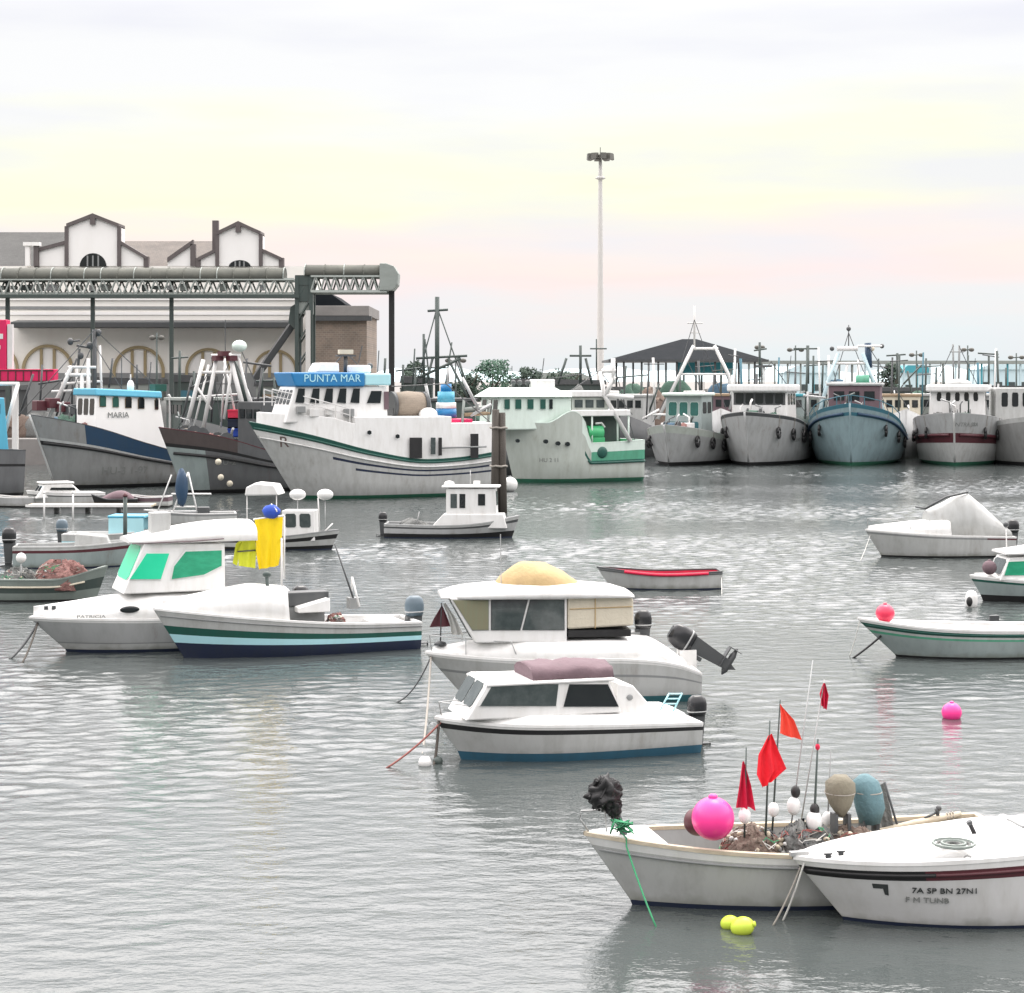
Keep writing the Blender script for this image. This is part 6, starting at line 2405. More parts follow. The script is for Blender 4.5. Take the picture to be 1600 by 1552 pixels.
with b.part('upper_cabin', bevel=.1) as mb:
    A, B_ = b.p(530, 582, .8), b.p(500, 567, .8)
    mb.hexa([Vector(q) for q in ((A.x, -.9, A.z), (B_.x + .3, -.9, A.z), (B_.x + .3, .9, A.z), (A.x, .9, A.z), (A.x, -.8, B_.z), (B_.x, -.8, B_.z), (B_.x, .8, B_.z), (A.x, .8, B_.z))], 'white')
    mb.box(b.p(560, 577, .3), (1.4, .9, .5), 'white')
with b.part('radar') as mb:
    mb.tube([b.p(540, 582, 0), b.p(540, 556, 0)], .13, 'dkgrey', 8)
    mb.box(b.p(540, 550, 0), (.9, .35, .28), 'cream', )
    mb.box(b.p(540, 556, 0), (1.2, .5, .1), 'dkgrey')
with b.part('roof_light') as mb:
    q = b.p(578, 572, .5)
    mb.tube([b.p(579, 585, .5), q], .05, 'dkgrey', 6)
    mb.ball(q, .2, 'dkgrey', 10, 8)
# bow clutter
with b.part('bow_winch', bevel=.03) as mb:
    for px, py, s_ in ((470, 640, .5), (490, 645, .6), (515, 643, .5), (545, 645, .6)):
        q = b.p(px, py, 1.9)
        mb.box((q.x, q.y, q.z), (s_, .4, s_ * .8), rnd.choice(['grey', 'whitesteel', 'steel']))
with b.part('bow_rail') as mb:
    for sg in (1, -1):
        pts = [b.sp(t, 1, sg, -.2) + Vector((0, 0, 2.3)) for t in (.93, .86, .78, .70, .64)]
        mb.tube(pts, .04, 'whitesteel', 5)
        mb.tube([p_ - Vector((0, 0, .4)) for p_ in pts], .03, 'whitesteel', 5)
        for p_ in pts:
            mb.tube([p_, p_ - Vector((0, 0, 1.0))], .035, 'whitesteel', 5)
hull_text(b, 'bow_mark', 'R', (436, 702), 1.0, 'brownmark')
# net drum aft of the wheelhouse
A, B_ = b.p(613, 634, 0), b.p(662, 634, 0)
mb = MB()
rad = abs(b.p(640, 612, 0).z - b.p(640, 655, 0).z) / 2
mb.tube([A, (A + B_) / 2 + Vector((0, 0, .06)), B_], [rad * .92, rad, rad * .96], 'hose', 18)
dr = mb.build('net_drum', b.root)
mb = MB()
for q in (A, B_):
    d = (B_ - A).normalized() * .12
    mb.tube([q - d, q + d], rad * 1.02, 'dkgrey', 18)
mb.build('drum_flange', dr)
with b.part('drum_stand') as mb:
    for q in (A, B_):
        mb.box((q.x, 0, q.z - rad - .1), (.3, 1.0, 1.6), 'dkgrey')
# white liferaft canister
with b.part('liferaft_canister') as mb:
    q = b.p(669, 648, .9)
    mb.ball(q, (.62, .5, .45), 'white', 16, 10)
    mb.box(q - Vector((0, 0, .5)), (.9, .6, .4), 'whitesteel')
# striped funnel
q0 = b.p(697, 658, 0)
rings = ((658, 654, 'magenta', 20), (652, 638, 'blue', 17), (638, 629, 'white', 16.5), (629, 612, 'cyan', 14), (612, 600, 'blue', 9))
fz = None
for ya, yb, mt, wpx in rings:
    za_, zb_ = b.p(697, ya, 0).z, b.p(697, yb, 0).z
    r = wpx / FPX * b.loc.y
    mb = MB()
    mb.lathe([(r, za_), (r * .95, zb_)], mt, (q0.x, 0, 0), 16)
    o = mb.build('funnel_band' if fz else 'funnel', fz or b.root)
    fz = fz or o
with b.part('red_locker', bevel=.05) as mb:
    A, B_ = b.p(735, 664, .8), b.p(686, 655, .8)
    mb.box(((A.x + B_.x) / 2, .2, (A.z + B_.z) / 2), (abs(A.x - B_.x), 2, B_.z - A.z), 'magenta')
bits(b, [((665, 600), (676, 655)), ((722, 590), (748, 640)), ((735, 650), (768, 632)), ((700, 575), (700, 600))], 1.5, .1, 'steel')
with b.part('stern_gantry') as mb:
    for px in (722, 762):
        mb.tube([b.p(px, 665, 1.2), b.p(px + 3, 625, 1.2)], .09, 'greenmetal', 6)
    mb.tube([b.p(725, 640, 1.2), b.p(765, 636, 1.2)], .12, 'greenmetal', 6)
    mb.tube([b.p(725, 648, 1.2), b.p(765, 646, 1.2)], .12, 'wood', 6)

RIG.append((b, 1, [((540, 550), (436, 664)), ((540, 550), (640, 655)), ((697, 600), (612, 604)), ((697, 600), (766, 660)), ((470, 582), (470, 556)), ((590, 582), (592, 548)), ((560, 567), (566, 540))]))
# ---- mint and white trawler
b = Boat('fishing_trawler', 'mint-topped white trawler with a green stern, round stern door and white derrick', 'trawler', 803, 754, 24, group=GRP)
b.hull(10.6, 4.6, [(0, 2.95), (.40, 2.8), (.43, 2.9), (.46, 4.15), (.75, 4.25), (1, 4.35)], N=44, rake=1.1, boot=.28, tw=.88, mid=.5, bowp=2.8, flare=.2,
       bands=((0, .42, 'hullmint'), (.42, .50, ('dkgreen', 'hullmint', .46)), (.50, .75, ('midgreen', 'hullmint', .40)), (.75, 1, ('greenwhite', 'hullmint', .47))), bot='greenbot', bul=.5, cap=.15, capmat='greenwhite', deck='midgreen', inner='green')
b.strake('rub_rail', .44, .10, 'dkgreen', 0, .44, out=.03)
o, Q = b.phouse('wheelhouse', (893, 662), (778, 658), (782, 620), (893, 622), 1.75, 'greenwhite', .4, .08, .05)
for px, w_ in ((788, 8), (805, 9), (824, 9), (844, 8), (858, 5)):
    b.ppane([(px, 639), (px, 624), (px + w_, 624), (px + w_, 639)], 1.74, 'dkgreen' if w_ > 5 else 'glass', o, 'greenwhite', fm=.05, th=.06)
b.panes(Q['front'], 3, .06, .94, .45, .9, parent=o)
with b.part('wheelhouse_roof', bevel=.12) as mb:
    A, B_, C_, D = b.p(896, 621, 1.9), b.p(772, 621, 1.9), b.p(788, 606, 1.5), b.p(870, 606, 1.5)
    mb.hexa([Vector(q) for q in ((A.x, -2.0, A.z), (B_.x, -2.0, B_.z), (B_.x, 2.0, B_.z), (A.x, 2.0, A.z), (D.x, -1.4, D.z), (C_.x, -1.4, C_.z), (C_.x, 1.4, C_.z), (D.x, 1.4, D.z))], 'greenwhite')
with b.part('roof_hatch', bevel=.08) as mb:
    A, B_ = b.p(862, 606, .3), b.p(832, 593, .3)
    mb.box(((A.x + B_.x) / 2, .3, (A.z + B_.z) / 2), (B_.x - A.x, 1.2, B_.z - A.z), 'white')
with b.part('roof_gear') as mb:
    for px in (802, 812, 824, 848):
        q = b.p(px, 598, -.2)
        mb.ball(q, .2, 'dkgrey', 10, 8)
        mb.tube([q, q - Vector((0, 0, .5))], .05, 'dkgrey', 6)
for px, py in ((808, 689), (852, 690), (871, 693), (886, 694)):
    r = 3.5 if px > 820 else 3
    b.ppane([(px + r * math.cos(k * PI / 4), py + r * math.sin(k * PI / 4)) for k in range(8)], 2.22, 'glass', name='porthole', th=.16, mirror=False)
# aft canopy and green deck gear
with b.part('aft_canopy', bevel=.06) as mb:
    A, B_ = b.p(985, 650, 1.9), b.p(893, 641, 1.9)
    mb.box(((A.x + B_.x) / 2, 0, (A.z + B_.z) / 2), (abs(A.x - B_.x), 3.9, B_.z - A.z), 'white')
with b.part('upper_canopy', bevel=.06) as mb:
    A, B_ = b.p(968, 620, 1.6), b.p(893, 611, 1.6)
    mb.box(((A.x + B_.x) / 2, 0, (A.z + B_.z) / 2), (abs(A.x - B_.x), 3.2, B_.z - A.z), 'white')
with b.part('aft_cabin', bevel=.03) as mb:
    A, B_ = b.p(950, 641, 1.3), b.p(893, 621, 1.3)
    mb.box(((A.x + B_.x) / 2, 0, (A.z + B_.z) / 2), (abs(A.x - B_.x), 2.7, B_.z - A.z), 'hullmint')
for px in (898, 915, 932):
    b.ppane([(px, 637), (px, 625), (px + 12, 625), (px + 12, 637)], 1.36, 'glassgrey', name='window', th=.05)
with b.part('canopy_post') as mb:
    for px in (897, 925, 965, 982):
        for y in (-1.8, 1.8):
            q = b.p(px, 649, y)
            mb.tube([q, (q.x, q.y, b.S(.2) - .4)], .07, 'greenwhite', 6)
with b.part('shelter_wall', bevel=.03) as mb:
    A, B_ = b.p(968, 690, .9), b.p(893, 650, .9)
    mb.box(((A.x + B_.x) / 2, 0, (A.z + B_.z) / 2), (abs(A.x - B_.x), 2.0, B_.z - A.z), 'dkgreenmetal')
with b.part('green_winch', bevel=.08) as mb:
    mb.tube([b.p(916, 676, 1.4), b.p(940, 676, 1.4)], .5, 'green', 14)
    mb.box(b.p(926, 688, 1.4), (1.6, .8, .4), 'green')
    mb.tube([b.p(945, 668, 1.5), b.p(940, 661, 1.5), b.p(930, 662, 1.5)], .09, 'white', 6)
with b.part('stern_door') as mb:
    q = b.p(941, 707, 2.24)
    mb.ball(q, (.42, .12, .42), 'dkgreen', 14, 8)
bits(b, [((938, 580), (944, 618), (985, 690)), ((960, 588), (946, 618)), ((940, 617), (990, 622)), ((940, 580), (962, 580)), ((958, 600), (958, 560))], -.5, .16, 'whitesteel', 'derrick_boom')
hull_text(b, 'registration_lettering', 'HU 2 11', (842, 722), .42, 'faint')


RIG.append((b, 0.5, [((938, 580), (880, 618)), ((938, 580), (988, 648)), ((962, 580), (992, 690)), ((800, 606), (800, 572)), ((846, 593), (850, 560)), ((830, 596), (938, 580))]))
# ---- dark trawlers at the left, bows towards the camera
def dark_trawler(px, py, a, L, B, sheer, label, bands, capmat, rake=1.9, deck='grey', inner='dkblue', bowp=2.8):
    b = Boat('fishing_trawler', label, 'trawler', px, py, a, group=GRP)
    b.hull(L, B, sheer, rake=rake, boot=.25, draft=.5, tw=.8, mid=.45, bowp=bowp, flare=.5, bands=bands, bot='black', bul=.7, cap=.16, capmat=capmat, deck=deck, inner=inner)
    return b


b = dark_trawler(88, 764, 40, 17, 5.2, [(0, 2.1), (.3, 2.0), (.55, 2.9), (.8, 4.2), (1, 5.0)],
                 'grey trawler with a dark blue bulwark and a cream wheelhouse under a sky blue roof',
                 ((0, .58, 'hulldark'), (.58, .64, 'black'), (.64, .68, 'hullwhite'), (.68, 1, ('dkblue', 'hulldark', .80))), 'dkgrey')
b.strake('rub_rail', .61, .1, 'black', 0, .99, out=.03)
with b.part('stem_band') as mb:
    pts = [Vector((b.side(1, v)[0] + .03, 0, b.side(1, v)[2])) for v in (0, .2, .4, .6, .8, 1)]
    mb.tube(pts, .07, 'hullwhite', 6)
o, Q = b.phouse('wheelhouse', (262, 690), (148, 690), (152, 612), (250, 620), 1.5, 'plaster', .5, .06, .06)
for px in (156, 176, 196, 216, 242):
    dy = (px - 156) * .05
    w_ = 9 if px < 230 else 5
    b.ppane([(px, 635 + dy), (px, 622 + dy), (px + 2, 619 + dy), (px + w_ - 2, 619 + dy), (px + w_, 622 + dy), (px + w_, 635 + dy)], 1.47, 'dkgreen' if px < 190 else 'glass', o, 'wood' if px != 176 else 'cream', fm=.05, th=.06)
b.panes(Q['front'], 3, .06, .94, .6, .88, parent=o)
with b.part('wheelhouse_roof', bevel=.08) as mb:
    A, B_ = b.p(254, 622, 1.7), b.p(150, 607, 1.7)
    mb.hexa([Vector(q) for q in ((A.x, -1.7, A.z), (B_.x, -1.7, A.z + .2), (B_.x, 1.7, A.z + .2), (A.x, 1.7, A.z), (A.x, -1.6, A.z + .45), (B_.x, -1.6, B_.z), (B_.x, 1.6, B_.z), (A.x, 1.6, A.z + .45))], 'cyan')
with b.part('roof_gear') as mb:
    mb.box(b.p(247, 606, .3), (.9, .8, .5), 'dkgreen')
    mb.ball(b.p(204, 604, .3), (.25, .25, .45), 'white', 10, 8)
    mb.tube([b.p(204, 604, .3), b.p(204, 585, .3)], .05, 'steel', 6)
q = b.p(168, 653, 1.52)
text_mesh('wheelhouse_lettering', 'MARIA', .55, 'faint', b.root, Vector((q.x, 1.52, q.z)), (-1, 0, 0), (0, 0, 1))
b.poles('gallows_frame', [(.15, (75, 655), (100, 600), (112, 572)), (.15, (128, 660), (128, 585)), (.15, (138, 660), (138, 560)), (.13, (102, 586), (142, 586)), (.1, (106, 574), (150, 574))], 1.5, .15, 'whitesteel')
b.poles('mast_pole', [(.18, (147, 660), (148, 515)), (.08, (120, 540), (150, 545)), (.06, (108, 534), (125, 532)), (.1, (122, 575), (124, 545))], 1.8, .18, 'dkgrey')
bits(b, [((30, 650), (52, 585)), ((62, 640), (66, 570)), ((88, 650), (120, 560)), ((112, 650), (114, 568)), ((170, 606), (176, 560)), ((214, 608), (214, 570)), ((60, 600), (110, 592))], 2.4, .08, 'dkgrey')
bits(b, [((120, 655), (120, 575)), ((160, 650), (156, 540)), ((96, 600), (160, 596)), ((80, 612), (128, 610))], 2, .09, 'whitesteel')
with b.part('masthead_lamp') as mb:
    for px, py in ((154, 520), (110, 534), (126, 556), (140, 540)):
        mb.ball(b.w(px, py, 1.8), (.22, .22, .26), 'dkgrey', 10, 8)
with b.part('bow_winch', bevel=.04) as mb:
    for px, py in ((62, 634), (82, 630), (98, 636), (110, 640)):
        mb.box(b.w(px, py, .8), (.8, .8, .7), rnd.choice(['dkgrey', 'maroon', 'grey', 'dkgreenmetal']))
hull_text(b, 'registration_lettering', 'HU-3 1-97', (158, 742), .75, 'faint')
with b.part('stern_fender') as mb:
    mb.ball(b.w(262, 712, 3), (.9, .5, .7), 'maroon', 12, 8, .08)

RIG.append((b, 1.5, [((148, 515), (30, 648)), ((148, 515), (252, 612)), ((148, 530), (96, 650)), ((104, 586), (40, 650)), ((190, 612), (190, 560)), ((232, 612), (236, 566)), ((148, 540), (210, 640))]))
GEAR.append((b, (1.5, 7.2), 1.5, 1.9, 14, 1))
b = dark_trawler(288, 772, 42, 16, 5.0, [(0, 2.0), (.3, 1.9), (.55, 2.6), (.8, 3.7), (1, 4.3)],
                 'grey trawler with a maroon rail and white gallows legs behind the white trawler bow',
                 ((0, .70, ('hullslate', 'hullteal', .84)), (.70, .76, 'black'), (.76, 1, ('hullslate', 'rednbrown', .7))), 'maroon')
b.strake('rub_rail', .6, .1, 'black', 0, .985, out=.03)
b.poles('gallows_frame', [(.14, (290, 672), (318, 562)), (.14, (318, 668), (338, 560)), (.1, (350, 655), (362, 575)), (.16, (388, 668), (358, 552)), (.1, (395, 650), (372, 556)),
                          (.1, (316, 582), (362, 582)), (.12, (330, 556), (376, 556)), (.08, (305, 600), (330, 640))], .5, .14, 'whitesteel')
bits(b, [((300, 680), (326, 570)), ((345, 668), (352, 560)), ((372, 668), (350, 562)), ((310, 620), (378, 616)), ((404, 660), (380, 590))], 2.2, .07, 'whitesteel')
bits(b, [((284, 660), (300, 590)), ((330, 660), (334, 575)), ((378, 668), (386, 560)), ((398, 660), (410, 575)), ((296, 606), (330, 596)), ((352, 630), (420, 622)), ((380, 566), (424, 572))], 3, .08, 'dkgrey')
b.poles('dark_boom', [(.22, (388, 640), (364, 560))], 1.2, .2, 'dkgreenmetal')
with b.part('masthead_gear') as mb:
    for px, py, s_ in ((340, 560, .6), (350, 553, .7), (362, 560, .6)):
        mb.box(b.w(px, py, .4), (s_, .5, .35), 'maroon')
    mb.ball(b.w(374, 541, .4), (.5, .5, .4), 'greenwhite', 12, 8)
with b.part('wheelhouse', bevel=.06) as mb:
    A = b.w(340, 690, 5)
    mb.box((A.x, 0, 4.2), (3.2, 2.8, 3.4), 'dkgrey')
o = MB()
for k in range(3):
    o.box((A.x + 1.63, -.85 + .85 * k, 5.1), (.06, .6, .6), 'glass')
o.build('window', b.root)
with b.part('bow_light') as mb:
    for px, py in ((341, 722), (345, 746), (359, 756)):
        mb.ball(b.p(px, py, 2.45), .2, 'cream', 10, 8)
# red and blue crate stack on its deck
q = b.W(b.w(370, 664, 2.2))
for k, (mt, lb) in enumerate((('royal', 'blue fish crate, the lowest of the crate stack by the trawler bow'), ('navy', 'dark fish crate in the middle of the crate stack by the trawler bow'), ('redfloat', 'coral red fish crate on top of the crate stack by the trawler bow'))):
    mb = MB()
    w_, d_, h_ = 1.1, .8, .62
    mb.box((0, 0, .04), (w_, d_, .08), mt)
    for sx in (-1, 1):
        mb.box((sx * (w_ / 2 - .03), 0, h_ / 2), (.06, d_, h_), mt)
        mb.box((0, sx * (d_ / 2 - .03), h_ / 2), (w_ - .125, .06, h_), mt)
        mb.box((0, sx * (d_ / 2 + .015), h_ - .06), (w_ + .06, .05, .1), mt)
    o = mb.build('fish_crate', None, loc=Vector((q.x, q.y, q.z - .85 + k * .63)))
    tag(o, lb, 'crate', 'crates behind the trawler bow')
with b.part('crate_platform', bevel=.02) as mb:
    c = b.Ri @ (Vector((q.x, q.y, q.z - .95)) - b.loc)
    mb.box((c.x, c.y, c.z - .6), (1.5, 1.3, 1.3), 'dkgrey')
hull_text(b, 'registration_lettering', 'HU-2', (336, 728), .6, 'faint')

RIG.append((b, .6, [((340, 556), (266, 690)), ((352, 552), (352, 500)), ((360, 552), (430, 690)), ((318, 562), (300, 660)), ((330, 556), (345, 660)), ((374, 541), (400, 600)), ((338, 600), (380, 600)), ((362, 556), (330, 640))]))
GEAR.append((b, (-4, 6.5), 1.5, 1.6, 16, 2))
b = dark_trawler(-240, 784, 38, 12.5, 5.0, [(0, 2.9), (.3, 3.1), (.55, 3.5), (.8, 4.2), (1, 5.0)],
                 'dark grey trawler with a sky blue deck house beneath the magenta hoist',
                 ((0, .62, 'hullslate'), (.62, .68, 'black'), (.68, 1, 'hullslate')), 'dkgrey')
with b.part('deck_house', bevel=.06) as mb:
    A, B_ = b.p(14, 680, 1.3), b.p(-60, 622, 1.3)
    mb.hexa([Vector(q) for q in ((A.x, -1.3, A.z - 1), (B_.x, -1.3, A.z - 1), (B_.x, 1.3, A.z - 1), (A.x, 1.3, A.z - 1), (A.x + .3, -1.3, B_.z), (B_.x, -1.3, B_.z), (B_.x, 1.3, B_.z), (A.x + .3, 1.3, B_.z))], 'cyan')
for k in range(3):
    MB().box((A.x + .9 + k * 1.1, 1.32, B_.z - .7), (.6, .06, .6), 'glass').build('window', b.root)
b.poles('gallows_frame', [(.14, (4, 690), (28, 600)), (.12, (-20, 600), (30, 600))], 3, .14, 'whitesteel')


def deck_gear(b, x0, x1, w, z, n, seed, mats=('dkgrey', 'dkgreenmetal', 'grey', 'wood', 'maroon', 'steelblue', 'greynet', 'whitesteel'), tall=1.8):
    """winches, hatches, davits, net reels and lockers cluttering a deck; each a part"""
    q = random.Random(seed)
    for i in range(n):
        x = q.uniform(x0, x1)
        t_ = (x + b.L / 2) / b.L
        z = b.S(t_) - .62
        lim = max(min(w, b.side(t_, .5)[1] - 1.0), .05)
        y = q.uniform(-lim, lim)
        m_ = q.choice(mats)
        k = q.random()
        mb = MB()
        if k < .3:
            mb.box((x, y, z + .35), (q.uniform(.5, 1.3), q.uniform(.5, 1.1), q.uniform(.6, 1.1)), m_)
            nm_ = 'deck_locker'
        elif k < .55:
            h = q.uniform(.8, 1) * tall
            mb.tube([(x, y, z - .1), (x, y, z + h), (x + q.uniform(-.7, .7), y + q.uniform(-.7, .7), z + h * 1.15)], q.uniform(.05, .1), q.choice(['whitesteel', 'dkgrey', 'steel', 'dkgreenmetal']), 6)
            nm_ = 'davit'
        elif k < .8:
            mb.tube([(x, y - .5, z + .55), (x, y + .5, z + .55)], q.uniform(.3, .5), q.choice(['net', 'greennet', 'bluenet', 'hose', 'midgreen']), 12)
            mb.tube([(x, y - .56, z + .55), (x, y - .5, z + .55)], .62, 'dkgrey', 12)
            mb.tube([(x, y + .5, z + .55), (x, y + .56, z + .55)], .62, 'dkgrey', 12)
            mb.box((x, y, z + .05), (.7, 1.2, .3), 'dkgrey')
            nm_ = 'net_winch'
        else:
            mb.lump((x, y, z + .35), (q.uniform(.5, .9), q.uniform(.4, .8), q.uniform(.4, .8)), q.choice(['net', 'greynet', 'greennet', 'bluenet', 'rednet']), .35, 2.5, 20, 12, seed=i)
            nm_ = 'stowed_net'
        mb.build(nm_, b.root)


def tyres(b, ts, v=.62, r=.42):  # dark rings added to fill the gaps between the hulls with darkness
    for t in ts:
        for sg in (1, -1):
            c = b.sp(t, v, sg, .14)
            mb = MB()
            pts = [c + Vector((r * math.cos(k * PI / 7), 0, r * math.sin(k * PI / 7))) for k in range(15)]
            mb.tube(pts, .13, 'black', 6)
            mb.tube([c + Vector((0, 0, r)), b.sp(t, 1, sg, .02)], .03, 'rope', 4)
            mb.build('added_gap_tyre', b.root)


# ---- row of trawlers lying bow-on at the right
def bow_on(px, label, L, B, sheer, a, bands, bot, capmat, rake=1.6, py=728, inner='grey', bowp=3.0, flare=.35):
    b = Boat('fishing_trawler', label, 'trawler', px, py, a, group=GRP)
    b.hull(L, B, sheer, rake=rake, boot=.3, draft=.5, tw=.82, mid=.5, bowp=bowp, flare=flare, bands=bands, bot=bot, bul=.6, cap=.16, capmat=capmat, deck='grey', inner=inner)
    BOWS.append(b)
    with b.part('stem_bar') as mb:
        pts = [Vector((b.side(1, v)[0] + .02, 0, b.side(1, v)[2])) for v in (0, .2, .4, .6, .8, 1)]
        mb.tube(pts, .09, bands[0][2] if isinstance(bands[0][2], str) else 'hullgrey', 6)
    return b


b = bow_on(1046, 'grey-white trawler with a teal wheelhouse and tall white gallows, beside the mint trawler', 18, 6.6, [(0, 2.2), (.4, 2.1), (.7, 2.7), (1, 3.5)], 68,
           ((0, .8, 'hullgrey'), (.8, 1, 'hullmint')), 'black', 'hullwhite')
A = b.q(1085, 660, b.L / 2 - 5.5)
zc = b.q(1085, 618, b.L / 2 - 5.5).z
o, Q = b.house('wheelhouse', b.L / 2 - 9, b.L / 2 - 5.5, 3.4, 2.0, zc, 'hullteal', .3, 0, .1, .06)
b.panes(Q['front'], 3, .05, .95, .55, .85, parent=o, mat='glassteal', frame='greenwhite')
b.panes(Q['near'], 2, .05, .95, .6, .85, parent=o, mat='glass')
b.panes(Q['front'], 3, .05, .95, .2, .42, parent=o, mat='tealbot', name='panel')
with b.part('wheelhouse_roof', bevel=.08) as mb:
    mb.box((b.L / 2 - 7.2, 0, zc + .1), (4, 3.7, .25), 'greenwhite')
b.poles('gallows_leg', [(.16, (1028, 655), (1062, 585), (1084, 540))], 6, .16, 'whitesteel')
b.poles('gallows_leg', [(.16, (1150, 642), (1138, 585), (1116, 540))], 6, .16, 'whitesteel')
b.poles('gallows_crossbar', [(.13, (1080, 545), (1122, 545)), (.1, (1062, 585), (1138, 585))], 6, .14, 'whitesteel')
b.poles('antenna_mast', [(.1, (1085, 545), (1085, 478)), (.06, (1074, 505), (1098, 505)), (.05, (1078, 520), (1094, 520))], 6.3, .1, 'palepole')
b.poles('wheelhouse_frame', [(.12, (1064, 655), (1070, 612), (1100, 612), (1105, 655))], 4.5, .1, 'whitesteel')
with b.part('white_locker', bevel=.05) as mb:
    mb.box((b.L / 2 - 4, 0, 3.2), (1.5, 2.6, .8), 'white')
bits(b, [((1018, 648), (1040, 648)), ((1004, 655), (1030, 640))], 4, .1, 'whitesteel', 'side_davit')

RIG.append((b, 6, [((1084, 540), (1020, 660)), ((1116, 540), (1160, 650)), ((1085, 500), (1040, 650)), ((1085, 500), (1135, 640)), ((1100, 545), (1100, 620)), ((1072, 560), (1110, 640))]))
GEAR.append((b, (4, 7.6), 1.8, 2.3, 12, 3)); GEAR.append((b, (-7, -.2), 2.2, 2.0, 8, 13)); TYRE.append(b)
b = bow_on(1170, 'grey trawler with a white wheelhouse and a dark band of windows, bow to the camera', 19, 7.2, [(0, 2.8), (.4, 2.9), (.7, 3.9), (1, 4.6)], 70,
           ((0, .93, 'hullgrey'), (.93, 1, 'dkgrey')), 'black', 'hullgrey')
xw = b.L / 2 - 5.5
zc, zb = b.q(1205, 612, xw).z, b.q(1205, 650, xw).z
o, Q = b.house('wheelhouse', xw - 4, xw, 5.0, zb - 1.5, zc, 'white', .2, 0, .1, .08)
hf = (zb - 1.5)
v0 = (b.q(1205, 633, xw).z - hf) / (zc - hf)
v1 = (b.q(1205, 614, xw).z - hf) / (zc - hf)
b.pane(Q['front'], .03, .97, v0, min(v1, .97), 'dkgrey', parent=o, name='window_band', ch=.02)
b.panes(Q['front'], 5, .05, .95, v0 + .03, min(v1, .97) - .02, parent=o, mat='glass', gap=.2, th=.04)
b.panes(Q['near'], 3, .05, .95, v0, min(v1, .95), parent=o, mat='glass')
with b.part('wheelhouse_roof', bevel=.15) as mb:
    mb.box((xw - 1.9, 0, zc + .3), (4.8, 5.5, .62), 'white')
with b.part('roof_mast') as mb:
    mb.tube([(xw - 2, 0, zc), (xw - 2, 0, zc + 2.2)], .1, 'steel', 6)
    mb.box((xw - 2, 0, zc + 2.2), (.3, 1.4, .2), 'dkgrey')
hull_text(b, 'registration_lettering', 'HU-4 11', (1192, 676), .8, 'text')
hull_text(b, 'name_lettering', 'NUEVO', (1186, 690), .45, 'faint')
bits(b, [((1140, 640), (1150, 602)), ((1262, 612), (1262, 650)), ((1255, 618), (1290, 622))], 4, .1, 'steel')

RIG.append((b, 4, [((1205, 565), (1150, 645)), ((1205, 565), (1262, 650)), ((1190, 600), (1190, 560)), ((1222, 600), (1222, 572)), ((1232, 600), (1236, 556))]))
GEAR.append((b, (4.3, 8), 2.0, 3.9, 10, 4)); GEAR.append((b, (-7, -.2), 2.2, 3, 8, 14)); TYRE.append(b)
b = bow_on(1330, 'pale blue trawler with a broad flared bow, blue rim and tall white gallows', 21, 8.6, [(0, 2.4), (.4, 2.3), (.65, 3.0), (.85, 4.5), (1, 5.3)], 76,
           ((0, .80, 'hullblue'), (.80, .86, 'steelblue'), (.86, .94, 'hullblue'), (.94, 1, 'steelblue')), 'greenbot', 'steelblue', inner='dkblue', bowp=3.4, flare=.5)
b.strake('rub_rail', .84, .13, 'dkblue', 0, .985, out=.03)
b.poles('gallows_leg', [(.17, (1278, 650), (1296, 590), (1310, 552))], 5, .16, 'paleblue')
b.poles('gallows_leg', [(.17, (1385, 655), (1362, 590), (1348, 552))], 5, .16, 'paleblue')
b.poles('gallows_leg', [(.12, (1312, 640), (1324, 570))], 5, .16, 'whitesteel')
b.poles('gallows_crossbar', [(.22, (1308, 545), (1340, 545)), (.12, (1304, 568), (1352, 568)), (.1, (1340, 541), (1378, 541)), (.08, (1290, 598), (1366, 598))], 5, .14, 'whitesteel')
b.poles('exhaust_mast', [(.3, (1358, 575), (1356, 536))], 5.4, .2, 'dkblue')
b.poles('antenna', [(.05, (1326, 545), (1326, 508))], 5.4, .05, 'dkgrey')
with b.part('masthead_lamp') as mb:
    for px, py in ((1326, 514), (1378, 541), (1300, 545)):
        mb.ball(b.w(px, py, 5.4), .22, 'dkgrey', 10, 8)
    mb.ball(b.w(1360, 545, 6.2), (.5, .4, .3), 'cream', 10, 8)
xw = b.L / 2 - 7
with b.part('wheelhouse', bevel=.08) as mb:
    mb.box((xw, 0, 4.6), (3.5, 4.4, 4.4), 'mauve')
    mb.box((xw, 0, 6.9), (3.8, 4.8, .25), 'hullgrey')
for k in range(3):
    MB().box((xw + 1.77, -1.3 + 1.3 * k, 5.9), (.06, .9, .8), 'glass').build('window', b.root)
with b.part('green_winch', bevel=.08) as mb:
    q = b.w(1348, 596, 5)
    mb.tube([q - Vector((0, .6, 0)), q + Vector((0, .6, 0))], .6, 'midgreen', 14)
with b.part('bow_bollard') as mb:
    for px, py in ((1300, 634), (1322, 628), (1345, 630), (1358, 634)):
        q = b.w(px, py, 1.5)
        mb.tube([q - Vector((0, 0, .6)), q + Vector((0, 0, .2))], .16, 'ltcyan', 8)
with b.part('bow_rail') as mb:
    pts = []
    for sg in (1, -1):
        pts = [b.sp(t, 1, sg, -.15) + Vector((0, 0, .75)) for t in (.995, .96, .9, .82, .74)]
        mb.tube(pts, .045, 'steelblue', 5)
        for p_ in pts:
            mb.tube([p_, p_ - Vector((0, 0, .72))], .04, 'steelblue', 5)
hull_text(b, 'registration_lettering', 'HU 1 3', (1336, 692), .7, 'faint')

